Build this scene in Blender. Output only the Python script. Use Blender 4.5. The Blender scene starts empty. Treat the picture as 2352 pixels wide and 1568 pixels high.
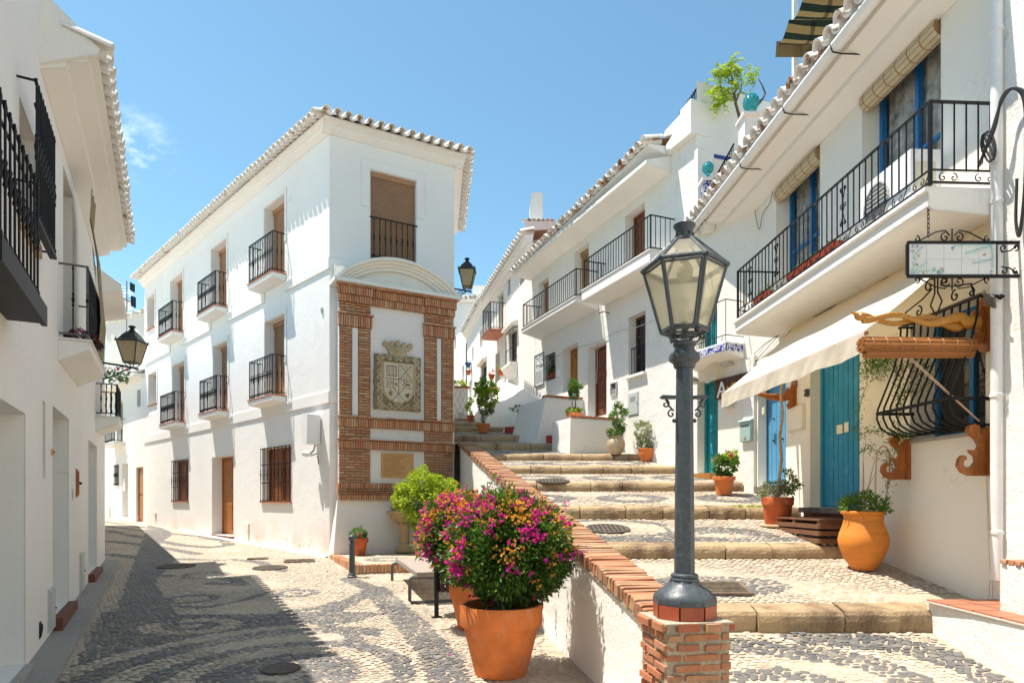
import bpy, bmesh, math, random
import numpy as np
from mathutils import Vector, Matrix, noise as mnoise
random.seed(7); RNG = np.random.default_rng(7)
scene = bpy.context.scene
COL = scene.collection
# ---------------------------------------------------------------- camera, sky, sun, exposure
F, CX, HY = 1500.0, 1176.0, 1148.0          # focal length and principal point used for surveying the place
cam_d = bpy.data.cameras.new('camera'); cam = bpy.data.objects.new('camera', cam_d); COL.objects.link(cam)
cam.location = (0, 0, 0); cam.rotation_euler = (math.radians(90), 0, 0)
cam_d.sensor_width = 36; cam_d.lens = F/2352*36; cam_d.shift_y = (HY-784)/2352; cam_d.clip_start = .05; cam_d.clip_end = 2000
scene.camera = cam
SUN = Vector((-.74, .12, 1.90)).normalized()
elev = math.asin(SUN.z); azim = math.atan2(SUN.x, SUN.y)
w = bpy.data.worlds.new('World'); scene.world = w; w.use_nodes = True
nt = w.node_tree; nt.nodes.clear()
def wn(t, **k):
    n = nt.nodes.new(t)
    for a, b in k.items(): setattr(n, a, b)
    return n
sky = wn('ShaderNodeTexSky', sky_type='NISHITA', sun_disc=False, sun_elevation=elev, sun_rotation=azim, air_density=1.0, dust_density=.35, ozone_density=2.5, altitude=300)
bg = wn('ShaderNodeBackground'); out = wn('ShaderNodeOutputWorld')
tc = wn('ShaderNodeTexCoord')
# a small wisp of cloud low on the left of the street
cdir = Vector(((310-CX)/F, 1, (HY-335)/F)).normalized()
dot = wn('ShaderNodeVectorMath', operation='DISTANCE'); dot.inputs[1].default_value = cdir
nrm = wn('ShaderNodeVectorMath', operation='NORMALIZE')
nt.links.new(tc.outputs['Generated'], nrm.inputs[0])
nt.links.new(nrm.outputs[0], dot.inputs[0])
mr = wn('ShaderNodeMapRange'); mr.inputs[1].default_value = .0; mr.inputs[2].default_value = .05; mr.inputs[3].default_value = 1; mr.inputs[4].default_value = 0
nt.links.new(dot.outputs['Value'], mr.inputs[0])
nz = wn('ShaderNodeTexNoise'); nz.inputs['Scale'].default_value = 34; nz.inputs['Detail'].default_value = 8; nz.inputs['Roughness'].default_value = .62
mp = wn('ShaderNodeMapping'); mp.inputs['Scale'].default_value = (1, 1, 2.0); nt.links.new(nrm.outputs[0], mp.inputs[0]); nt.links.new(mp.outputs[0], nz.inputs[0])
mr2 = wn('ShaderNodeMapRange'); mr2.inputs[1].default_value = .46; mr2.inputs[2].default_value = .95
nt.links.new(nz.outputs[0], mr2.inputs[0])
mul = wn('ShaderNodeMath', operation='MULTIPLY'); nt.links.new(mr.outputs[0], mul.inputs[0]); nt.links.new(mr2.outputs[0], mul.inputs[1])
mixc = wn('ShaderNodeMixRGB'); mixc.inputs[2].default_value = (6.5, 6.9, 7.4, 1)
tint = wn('ShaderNodeMixRGB', blend_type='MULTIPLY'); tint.inputs[0].default_value = 1; tint.inputs[2].default_value = (.72, .89, .78, 1)   # clear southern sky, less violet
nt.links.new(sky.outputs[0], tint.inputs[1]); nt.links.new(mul.outputs[0], mixc.inputs[0]); nt.links.new(tint.outputs[0], mixc.inputs[1])
nt.links.new(mixc.outputs[0], bg.inputs[0]); nt.links.new(bg.outputs[0], out.inputs[0])
bg.inputs[1].default_value = .15
sl = bpy.data.lights.new('sun', 'SUN'); sl.energy = 4.8; sl.angle = math.radians(.5); sl.color = (1, .925, .83)
so = bpy.data.objects.new('sun', sl); COL.objects.link(so); so.location = (0, 0, 30)
so.rotation_euler = SUN.to_track_quat('Z', 'Y').to_euler()
scene.view_settings.view_transform = 'Standard'; scene.view_settings.look = 'None'
scene.view_settings.exposure = .86; scene.view_settings.gamma = 1; scene.view_settings.use_curve_mapping = False
scene.cycles.max_bounces = 10; scene.cycles.diffuse_bounces = 8; scene.cycles.transparent_max_bounces = 12
scene.cycles.sample_clamp_indirect = 6
# ---------------------------------------------------------------- materials
MATS = {}
class NT:
    def __init__(s, name):
        s.m = bpy.data.materials.new(name); s.m.use_nodes = True; s.t = s.m.node_tree
        s.b = s.t.nodes['Principled BSDF']; s.out = s.t.nodes['Material Output']; MATS[name] = s.m
        s.tc = s.t.nodes.new('ShaderNodeTexCoord'); s.geo = None
    def n(s, t, **k):
        n = s.t.nodes.new(t)
        for a, b in k.items(): setattr(n, a, b)
        return n
    def l(s, a, b): s.t.links.new(a, b)
    def noise(s, scale, detail=4, rough=.55, vec=None, stretch=None):
        n = s.n('ShaderNodeTexNoise'); n.inputs['Scale'].default_value = scale; n.inputs['Detail'].default_value = detail; n.inputs['Roughness'].default_value = rough
        v = vec or s.pos()
        if stretch:
            mp = s.n('ShaderNodeMapping'); mp.inputs['Scale'].default_value = stretch; s.l(v, mp.inputs[0]); v = mp.outputs[0]
        s.l(v, n.inputs[0]); return n.outputs[0]
    def pos(s): return s.tc.outputs['Object']
    def world(s):
        if not s.geo: s.geo = s.n('ShaderNodeNewGeometry')
        return s.geo.outputs['Position']
    def ramp(s, fac, stops):
        r = s.n('ShaderNodeValToRGB'); e = r.color_ramp.elements
        while len(e) < len(stops): e.new(.5)
        for i, (p, c) in enumerate(stops):
            e[i].position = p; e[i].color = (*c, 1) if len(c) == 3 else c
        s.l(fac, r.inputs[0]); return r.outputs[0]
    def mix(s, fac, a, b, mode='MIX'):
        m = s.n('ShaderNodeMixRGB', blend_type=mode)
        for i, v in enumerate((fac, a, b)):
            if hasattr(v, 'is_linked') or hasattr(v, 'links'): s.l(v, m.inputs[i])
            elif isinstance(v, (int, float)): m.inputs[i].default_value = v
            else: m.inputs[i].default_value = (*v, 1)
        return m.outputs[0]
    def rr(s, v, a, b, c, d):
        m = s.n('ShaderNodeMapRange'); s.l(v, m.inputs[0])
        for i, x in enumerate((a, b, c, d)): m.inputs[i+1].default_value = x
        return m.outputs[0]
    def rnd(s, island=False):
        if island:
            if not s.geo: s.geo = s.n('ShaderNodeNewGeometry')
            return s.geo.outputs['Random Per Island']
        return s.n('ShaderNodeObjectInfo').outputs['Random']
    def color(s, c):
        if isinstance(c, tuple): s.b.inputs['Base Color'].default_value = (*c, 1)
        else: s.l(c, s.b.inputs['Base Color'])
    def rough(s, r): s.b.inputs['Roughness'].default_value = r
    def bump(s, h, strength=.3, dist=.01, bevel=0):
        b = s.n('ShaderNodeBump'); b.inputs['Strength'].default_value = strength; b.inputs['Distance'].default_value = dist
        s.l(h, b.inputs['Height'])
        if bevel:
            v = s.n('ShaderNodeBevel', samples=4); v.inputs[0].default_value = bevel; s.l(v.outputs[0], b.inputs['Normal'])
        s.l(b.outputs[0], s.b.inputs['Normal']); return b

def plaster(name, base, dirt=(.55, .50, .42), amount=.25, bump=.35, bevel=.02, dark=.0, base_stain=False, stain=(.60, .80)):
    m = NT(name); w_ = m.world()
    big = m.noise(.55, 5, .6, w_); mid = m.noise(3.2, 6, .65, w_); fine = m.noise(42, 5, .6, w_)
    c = m.mix(m.rr(big, .35, .75, 0, 1), base, tuple(x*.93 for x in base))
    st = m.noise(1.3, 8, .7, w_, (1, 1, .35))
    c = m.mix(m.rr(st, stain[0], stain[1], 0, amount), c, dirt)
    c = m.mix(m.rr(fine, .35, .7, 0, .10), c, tuple(x*.8 for x in base))
    # hairline cracks
    v = m.n('ShaderNodeTexVoronoi', feature='DISTANCE_TO_EDGE'); v.inputs['Scale'].default_value = .75
    wv = m.n('ShaderNodeVectorMath', operation='ADD'); nz_ = m.n('ShaderNodeTexNoise'); nz_.inputs['Scale'].default_value = 2.2; nz_.inputs['Detail'].default_value = 5
    m.l(w_, nz_.inputs[0]); m.l(w_, wv.inputs[0]); m.l(nz_.outputs['Color'], wv.inputs[1]); m.l(wv.outputs[0], v.inputs[0])
    ck = m.rr(v.outputs[0], 0, .006, 1, 0); gate = m.rr(m.noise(.45, 2, .5, w_), .52, .60, 0, 1)
    ckm = m.n('ShaderNodeMath', operation='MULTIPLY'); m.l(ck, ckm.inputs[0]); m.l(gate, ckm.inputs[1])
    ckc = m.n('ShaderNodeMath', operation='MULTIPLY'); m.l(ckm.outputs[0], ckc.inputs[0]); ckc.inputs[1].default_value = .45
    c = m.mix(ckc.outputs[0], c, tuple(x*.45 for x in base))
    if base_stain:
        sx = m.n('ShaderNodeSeparateXYZ'); m.l(w_, sx.inputs[0]); low = m.rr(sx.outputs[2], -1.25, -.35, 1, 0)
        a_ = m.n('ShaderNodeMath', operation='MULTIPLY'); m.l(low, a_.inputs[0]); m.l(m.rr(m.noise(.9, 4, .6, w_), .45, .62, 0, .75), a_.inputs[1])
        c = m.mix(a_.outputs[0], c, (.70, .46, .36))
        b_ = m.n('ShaderNodeMath', operation='MULTIPLY'); m.l(m.rr(sx.outputs[2], -1.18, -.72, 1, 0), b_.inputs[0]); m.l(m.rr(m.noise(5.5, 3, .6, w_), .645, .665, 0, 1), b_.inputs[1])
        c = m.mix(b_.outputs[0], c, (.34, .29, .20))
    m.color(c); m.rough(.92)
    h = m.n('ShaderNodeMath', operation='ADD'); m.l(mid, h.inputs[0])
    h2 = m.n('ShaderNodeMath', operation='MULTIPLY'); m.l(fine, h2.inputs[0]); h2.inputs[1].default_value = .22; m.l(h2.outputs[0], h.inputs[1])
    m.bump(h.outputs[0], bump, .035, bevel); return m.m
plaster('plaster', (.82, .80, .76), amount=.30)
plaster('plaster_front', (.83, .82, .79), amount=.22, base_stain=True)
plaster('plaster_old', (.81, .79, .74), (.50, .46, .40), .6, .7, .03)
plaster('plaster_rough', (.80, .78, .73), (.42, .39, .34), .75, .75, .05)
plaster('plaster_smooth', (.82, .80, .76), amount=.14, bump=.22)
plaster('plaster_cream', (.83, .79, .70), amount=.22)
plaster('plaster_pink', (.74, .62, .58), (.6, .4, .36), .4)
plaster('plaster_red', (.45, .05, .04), (.3, .03, .03), .3)
plaster('plaster_grey', (.42, .45, .45), (.3, .33, .33), .3, .4)
plaster('concrete', (.40, .38, .35), (.25, .23, .2), .5, .5, .01)
plaster('cut_stone', (.42, .30, .17), (.17, .11, .065), 1.0, 1.3, .02, stain=(.47, .62))
plaster('buff_stone', (.50, .36, .20), (.33, .21, .10), .8, .6, .01)
plaster('grey_kerb', (.30, .28, .25), (.16, .14, .12), .8, .7, .01)
def simple(name, c, rough=.5, metal=0, var=.15, scale=12, bump=.1, spec=None, stretch=None, rnd=0, island=False, bevel=0):
    m = NT(name); n_ = m.noise(scale, 5, .6, None, stretch)
    col = m.mix(m.rr(n_, .3, .7, 0, 1), tuple(x*(1+var) for x in c), tuple(x*(1-var) for x in c))
    if rnd: col = m.mix(m.rr(m.rnd(island), 0, 1, 0, rnd), col, tuple(x*.35 for x in c))
    m.color(col); m.rough(rough); m.b.inputs['Metallic'].default_value = metal
    if spec is not None: m.b.inputs['Specular IOR Level'].default_value = spec
    m.bump(n_, bump, .01, bevel); return m
simple('iron_black', (.006, .006, .008), .5, 0, .3, 60, .2, spec=.25)
simple('iron_lamp', (.050, .064, .076), .42, .0, .25, 30, .35, bevel=.004)
simple('iron_green', (.008, .018, .022), .35, 0, .2, 40)
simple('iron_grey', (.10, .10, .10), .5, .3, .25, 40)
simple('steel_pole', (.35, .36, .37), .4, .8, .1)
simple('terracotta', (.64, .175, .038), .75, 0, .20, 5, .15)
simple('terracotta_dark', (.50, .10, .02), .7, 0, .3, 6, .15)
simple('terracotta_ochre', (.64, .21, .022), .7, 0, .12, 5, .1, stretch=(.3, .3, 6))
simple('stoneware', (.45, .36, .24), .7, 0, .35, 5, .2)
simple('sandy_pot', (.55, .34, .17), .8, 0, .15, 8, .2)
simple('floor_tile', (.38, .15, .08), .5, 0, .12, 14, .05, rnd=.25)
simple('grout', (.5, .44, .38), .9)
simple('sill_tile', (.40, .14, .07), .7, 0, .2, 14)
simple('soil', (.05, .035, .022), .95, 0, .4, 40, .8)
simple('bark', (.12, .08, .05), .9, 0, .4, 25, .8)
simple('bark_pale', (.40, .27, .17), .9, 0, .3, 20, .6)
simple('white_metal', (.78, .78, .78), .4, 0, .03)
simple('white_plastic', (.70, .70, .68), .45, 0, .05)
simple('cream_plastic', (.62, .58, .45), .5, 0, .05)
simple('grey_box', (.50, .52, .50), .5, 0, .05)
simple('mail_green', (.33, .47, .43), .4, 0, .06)
simple('meter_door', (.60, .59, .55), .6, 0, .08)
simple('blue_trim', (.03, .05, .28), .4, 0, .1)
simple('finial_teal', (.02, .30, .33), .35, 0, .15, 10)
simple('red_box', (.42, .07, .03), .55, 0, .15)
simple('rope', (.55, .40, .30), .9, 0, .1)
simple('cable_white', (.7, .7, .68), .6, 0, .05)
simple('cable_black', (.015, .015, .015), .5)
simple('paper', (.75, .75, .62), .8, 0, .03)
simple('paint_white', (.8, .8, .78), .6, 0, .03)
simple('ochre_paint', (.60, .28, .03), .5)
simple('dark_paint', (.02, .02, .03), .5)
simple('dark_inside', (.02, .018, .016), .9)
simple('engraved', (.10, .05, .02), .9)
simple('plaque_clay', (.60, .33, .13), .7, 0, .08, 8)
simple('wood_bench', (.30, .25, .21), .8, 0, .2, 10, .3, stretch=(1, 1, 8))
simple('wood_bin', (.07, .04, .03), .6, 0, .3, 10, .3, rnd=.2)
simple('gold_wood', (.44, .20, .028), .35, 0, .25, 12, .15, stretch=(1, 6, 6), bevel=.006)
simple('lace', (.30, .30, .27), .9, 0, .6, 9, .3)
simple('manhole_iron', (.11, .09, .07), .7, .2, .4, 20, .5)
simple('drain_iron', (.16, .12, .085), .75, .2, .4, 20, .5)
simple('pipe_white', (.76, .75, .73), .5, 0, .04, 8, .1)
simple('plastic_mat', (.22, .18, .08), .6, 0, .5, 70, .5)
simple('mud', (.035, .025, .02), .9)
simple('slate_stone', (.16, .14, .13), .8, 0, .3, 8, .3)
simple('red_stone', (.16, .05, .03), .7, 0, .3, 12, .3)
def wood(name, c, dark, rough=.5, sc=14, stretch=(6, 6, .6), worn=0):
    m = NT(name); n_ = m.noise(sc, 6, .65, None, stretch); n2 = m.noise(3, 5, .6)
    col = m.mix(m.rr(n_, .3, .7, 0, 1), c, dark); col = m.mix(m.rr(n2, .45, .8, 0, .5), col, tuple(x*.6 for x in dark))
    col = m.mix(m.rr(m.rnd(), 0, 1, 0, .25), col, dark)
    if worn:
        w2 = m.noise(5, 8, .7, None, (1, 1, .4)); col = m.mix(m.rr(w2, .58, .72, 0, worn), col, tuple(min(1, x*1.5+.06) for x in c))
    m.color(col); m.rough(rough); m.bump(n_, .25, .004)
wood('wood_honey', (.46, .17, .022), (.28, .09, .010), .4)
wood('wood_amber', (.30, .09, .016), (.12, .035, .008), .45)
wood('wood_red', (.24, .065, .018), (.12, .032, .01), .45)
wood('wood_brown', (.11, .045, .022), (.055, .022, .012), .5)
wood('wood_carved', (.45, .15, .02), (.22, .06, .01), .32, 9, (5, 5, 1))
wood('wood_orange', (.50, .22, .04), (.34, .13, .02), .5)
wood('wood_pallet', (.24, .11, .05), (.11, .045, .02), .7, 12, (.7, 8, 8))
wood('paint_blue', (.02, .31, .52), (.012, .22, .41), .55, 20, (10, 10, .5), .45)
wood('paint_blue_pale', (.10, .34, .55), (.07, .25, .44), .6, 20, (10, 10, .5), .3)
wood('paint_blue_window', (.01, .17, .42), (.008, .12, .32), .4)
wood('paint_teal', (.006, .26, .29), (.005, .18, .21), .4)
wood('blind_wood', (.46, .26, .13), (.30, .16, .08), .6)
wood('blind_green', (.28, .30, .14), (.20, .22, .10), .6)
wood('blind_cream', (.60, .52, .34), (.48, .40, .25), .6, 14, (.6, 6, 6))
wood('bamboo', (.52, .23, .06), (.28, .10, .025), .55, 26, (.5, 9, 9))
def brickmat(name, cs, island=False, wash=.12):
    m = NT(name); r = m.rnd(island)
    col = m.ramp(r, [(i/(len(cs)-1), c) for i, c in enumerate(cs)])
    n_ = m.noise(26, 6, .7, m.world()); n2 = m.noise(7, 5, .6, m.world())
    col = m.mix(m.rr(n_, .35, .75, 0, .55), col, (.20, .09, .05))
    col = m.mix(m.rr(n2, .55, .75, 0, .5), col, (.38, .30, .22)); col = m.mix(wash, col, (.42, .33, .25))
    m.color(col); m.rough(.9); m.bump(n_, .6, .008, .004)
BR = [(.46, .15, .06), (.54, .24, .10), (.40, .20, .11), (.58, .29, .13), (.34, .11, .05), (.56, .36, .19), (.47, .18, .07), (.60, .42, .26)]
BRL = [tuple(min(.8, x*1.22) for x in c) for c in BR]; brickmat('brick', BRL); brickmat('brick_mass', BRL, True)
BR2 = [(.48, .15, .06), (.55, .20, .08), (.44, .24, .14), (.45, .10, .04), (.56, .32, .18), (.50, .15, .06)]
brickmat('brick_red', [tuple(x*.86 for x in c) for c in BR2], wash=.05); brickmat('brick_coping', [tuple(x*.80 for x in c) for c in BR], wash=.10)
simple('mortar', (.38, .32, .24), .95, 0, .25, 40, 1.0)
simple('mortar_dark', (.20, .15, .10), .95, 0, .25, 40, 1.0)
simple('brick_collar', (.36, .075, .03), .45, 0, .2, 14, .2, rnd=.2)
def tilemat(name, white, terra=(.42, .17, .08)):
    m = NT(name); n_ = m.noise(9, 6, .7, m.world()); r = m.rnd()
    t = m.mix(m.rr(r, 0, 1, 0, .6), terra, (.30, .20, .13)); t = m.mix(m.rr(n_, .5, .7, 0, .6), t, (.16, .12, .09))
    a = m.n('ShaderNodeMath', operation='ADD'); m.l(m.noise(5, 5, .6, m.world()), a.inputs[0]); m.l(m.rr(r, 0, 1, -.12, .12), a.inputs[1])
    col = m.mix(m.rr(a.outputs[0], white, white+.06, 1, 0), t, (.74, .72, .68))
    m.color(col); m.rough(.9); m.bump(n_, .5, .01)
tilemat('tile_white', .68); tilemat('tile_mixed', .57); tilemat('tile_terra', .30)
m = NT('sand_mortar'); w_ = m.world(); n_ = m.noise(60, 6, .7, w_); n2 = m.noise(1.2, 6, .65, w_); vv = m.n('ShaderNodeTexVoronoi'); vv.inputs['Scale'].default_value = 34; m.l(w_, vv.inputs[0])
c = m.mix(m.rr(n2, .35, .7, 0, 1), (.39, .315, .225), (.31, .245, .17)); c = m.mix(m.rr(n_, .4, .7, 0, .6), c, (.30, .22, .15)); c = m.mix(m.rr(vv.outputs['Distance'], .2, .6, 0, .5), c, (.62, .52, .40))
m.color(c); m.rough(.95); m.bump(n_, .8, .012)
def pebble(name, stops, wash):
    m = NT(name); w_ = m.world(); r = m.rnd(True)
    c = m.ramp(r, stops); n_ = m.noise(50, 5, .7, w_); c = m.mix(m.rr(n_, .4, .7, 0, .3), c, wash)
    n2 = m.noise(1.1, 5, .6, w_); c = m.mix(m.rr(n2, .4, .75, 0, .4), c, wash)
    m.color(c); m.rough(.6); m.bump(n_, .3, .004)
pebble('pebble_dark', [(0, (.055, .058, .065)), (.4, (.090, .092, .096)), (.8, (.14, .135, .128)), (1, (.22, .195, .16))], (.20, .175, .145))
pebble('pebble_light', [(0, (.32, .265, .195)), (.4, (.43, .365, .28)), (.8, (.53, .47, .385)), (1, (.24, .19, .14))], (.38, .295, .21))
def leaf(name, a, b, trans=.35, rough=.45):
    m = NT(name); r = m.rnd(True); n_ = m.noise(2.2, 3, .5, m.world())
    c = m.mix(m.rr(r, 0, 1, 0, 1), a, b); c = m.mix(m.rr(n_, .35, .7, 0, .45), c, tuple(x*.55 for x in a))
    m.color(c); m.rough(rough)
    tr = m.n('ShaderNodeBsdfTranslucent'); cc = m.mix(1.0, c, (1.6, 1.7, .7), 'MULTIPLY'); m.l(cc, tr.inputs[0])
    ms = m.n('ShaderNodeMixShader'); ms.inputs[0].default_value = trans; m.l(m.b.outputs[0], ms.inputs[1]); m.l(tr.outputs[0], ms.inputs[2]); m.l(ms.outputs[0], m.out.inputs[0])
leaf('leaf_dark', (.035, .085, .018), (.10, .20, .03))
leaf('leaf_mid', (.06, .14, .02), (.14, .26, .04))
leaf('leaf_lime', (.24, .32, .03), (.44, .50, .07), .45)
leaf('leaf_yellow', (.20, .30, .02), (.42, .48, .05), .5)
leaf('leaf_grey', (.20, .24, .12), (.30, .32, .18), .3)
leaf('petal_magenta', (.66, .03, .50), (.58, .03, .40), .4, .7)
leaf('petal_orange', (.60, .26, .05), (.68, .36, .12), .4, .7)
leaf('petal_red', (.55, .02, .04), (.65, .06, .08), .3, .7)
leaf('petal_pink', (.60, .14, .38), (.45, .05, .28), .3, .7)
leaf('succulent', (.06, .02, .02), (.22, .06, .05), .2, .4)
def cloth(name, c1, trans, c2=None):
    m = NT(name); n_ = m.noise(3.5, 5, .6, m.world()); n3 = m.noise(240, 2, .5)
    c = m.mix(m.rr(n_, .4, .75, 0, .35), c1, tuple(x*.82 for x in c1)); m.color(c); m.rough(.9); m.bump(n_, .5, .03)
    tr = m.n('ShaderNodeBsdfTranslucent'); m.l(m.mix(1.0, c, c2 or (1, .85, .6), 'MULTIPLY'), tr.inputs[0])
    ms = m.n('ShaderNodeMixShader'); ms.inputs[0].default_value = trans; m.l(m.b.outputs[0], ms.inputs[1]); m.l(tr.outputs[0], ms.inputs[2]); m.l(ms.outputs[0], m.out.inputs[0])
cloth('awning_cloth', (.86, .82, .71), .46, (1, .84, .56))
# striped canvas
m = NT('striped_canvas'); wv = m.n('ShaderNodeTexWave', wave_type='BANDS', bands_direction='Y'); wv.inputs['Scale'].default_value = 1.7; m.l(m.pos(), wv.inputs[0])
c = m.ramp(wv.outputs[0], [(.48, (.006, .014, .010)), (.52, (.15, .115, .05))]); m.color(c); m.rough(.9)
tr = m.n('ShaderNodeBsdfTranslucent'); m.l(c, tr.inputs[0]); ms = m.n('ShaderNodeMixShader'); ms.inputs[0].default_value = .4
m.l(m.b.outputs[0], ms.inputs[1]); m.l(tr.outputs[0], ms.inputs[2]); m.l(ms.outputs[0], m.out.inputs[0])
# glass
def glassy(name, c, rough, alpha, trans=.0):
    m = NT(name); n_ = m.noise(6, 5, .6); m.color(m.mix(m.rr(n_, .3, .7, 0, .5), c, tuple(x*.75 for x in c))); m.rough(rough)
    t = m.n('ShaderNodeBsdfTransparent'); t.inputs[0].default_value = (.95, .93, .86, 1)
    tl = m.n('ShaderNodeBsdfTranslucent'); tl.inputs[0].default_value = (*c, 1)
    m1 = m.n('ShaderNodeMixShader'); m1.inputs[0].default_value = trans; m.l(m.b.outputs[0], m1.inputs[1]); m.l(tl.outputs[0], m1.inputs[2])
    ms = m.n('ShaderNodeMixShader'); ms.inputs[0].default_value = alpha; m.l(m1.outputs[0], ms.inputs[1]); m.l(t.outputs[0], ms.inputs[2]); m.l(ms.outputs[0], m.out.inputs[0])
glassy('lamp_glass', (.78, .77, .68), .1, .66, .55)
glassy('lamp_glass_milky', (.70, .62, .42), .25, .1, .5)
m = NT('window_glass'); m.color((.02, .025, .03)); m.rough(.05)
# blue patterned ceramic
m = NT('azulejo'); ch = m.n('ShaderNodeTexVoronoi'); ch.inputs['Scale'].default_value = 15; m.l(m.world(), ch.inputs[0])
m.color(m.ramp(ch.outputs['Distance'], [(.25, (.03, .04, .22)), (.35, (.68, .70, .74)), (.5, (.68, .70, .74)), (.58, (.05, .06, .26))])); m.rough(.25)
m = NT('carved_stone'); w_ = m.world(); n_ = m.noise(20, 6, .7, w_); n2 = m.noise(5, 4, .6, w_)
c = m.mix(m.rr(n2, .4, .65, 0, 1), (.22, .19, .13), (.28, .20, .10)); ao = m.n('ShaderNodeNewGeometry')
m.color(m.mix(m.rr(n_, .4, .7, 0, .5), c, (.24, .17, .09))); m.rough(.9); m.bump(n_, .7, .01, .004)  # coat of arms panel coloured darker, so gaps between the scrolls look shaded
plaster('scroll_stone', (.52, .44, .30), (.34, .24, .12), .9, .6, .006, stain=(.45, .6))  # lighter colour than the panel behind, painting the relief of the scrolls
simple('shield_face', (.60, .53, .40), .8, 0, .1, 18, .3)
simple('shield_groove', (.15, .09, .035), .9, 0, .2)
m = NT('ceramic_white'); m.color(m.mix(m.rr(m.noise(2, 3), .3, .7, 0, 1), (.66, .68, .68), (.60, .62, .62))); m.rough(.25)
simple('flower_teal', (.12, .48, .44), .4); simple('flower_blue', (.06, .12, .50), .4); simple('flower_gold', (.70, .42, .05), .4); simple('flower_rust', (.50, .20, .08), .5); simple('flower_grey', (.22, .2, .25), .5)
def bloom(name, col, lo, hi, amt, sc=4, stretch=(1, 1, .6)):
    # weathering: lime bloom, soil and water marks over a finished colour
    t = MATS[name].node_tree; b = t.nodes['Principled BSDF']; src = b.inputs['Base Color'].links[0].from_socket; tc_ = t.nodes.new('ShaderNodeTexCoord')
    mp_ = t.nodes.new('ShaderNodeMapping'); mp_.inputs['Scale'].default_value = stretch; n_ = t.nodes.new('ShaderNodeTexNoise'); n_.inputs['Scale'].default_value = sc; n_.inputs['Detail'].default_value = 9; n_.inputs['Roughness'].default_value = .72
    r_ = t.nodes.new('ShaderNodeMapRange'); m_ = t.nodes.new('ShaderNodeMixRGB'); m_.inputs[2].default_value = (*col, 1)
    for i, x in enumerate((lo, hi, 0, amt)): r_.inputs[i+1].default_value = x
    t.links.new(tc_.outputs['Object'], mp_.inputs[0]); t.links.new(mp_.outputs[0], n_.inputs[0]); t.links.new(n_.outputs[0], r_.inputs[0]); t.links.new(r_.outputs[0], m_.inputs[0]); t.links.new(src, m_.inputs[1]); t.links.new(m_.outputs[0], b.inputs['Base Color'])
for a_ in (('terracotta', (.60, .42, .30), .54, .74, .55, 6), ('terracotta', (.32, .09, .03), .56, .72, .6, 3), ('terracotta_dark', (.20, .05, .02), .50, .62, .8, 5), ('terracotta_dark', (.62, .40, .28), .58, .70, .6, 9), ('terracotta_ochre', (.50, .15, .02), .50, .72, .55, 4), ('terracotta_ochre', (.66, .42, .20), .60, .72, .5, 7),
           ('iron_lamp', (.12, .125, .13), .56, .66, .5, 14), ('pipe_white', (.60, .56, .50), .56, .7, .5, 5), ('paint_blue', (.12, .38, .50), .56, .66, .5, 7), ('awning_cloth', (.62, .55, .42), .60, .75, .35, 3), ('concrete', (.2, .18, .16), .5, .7, .5, 6)): bloom(*a_)
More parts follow.
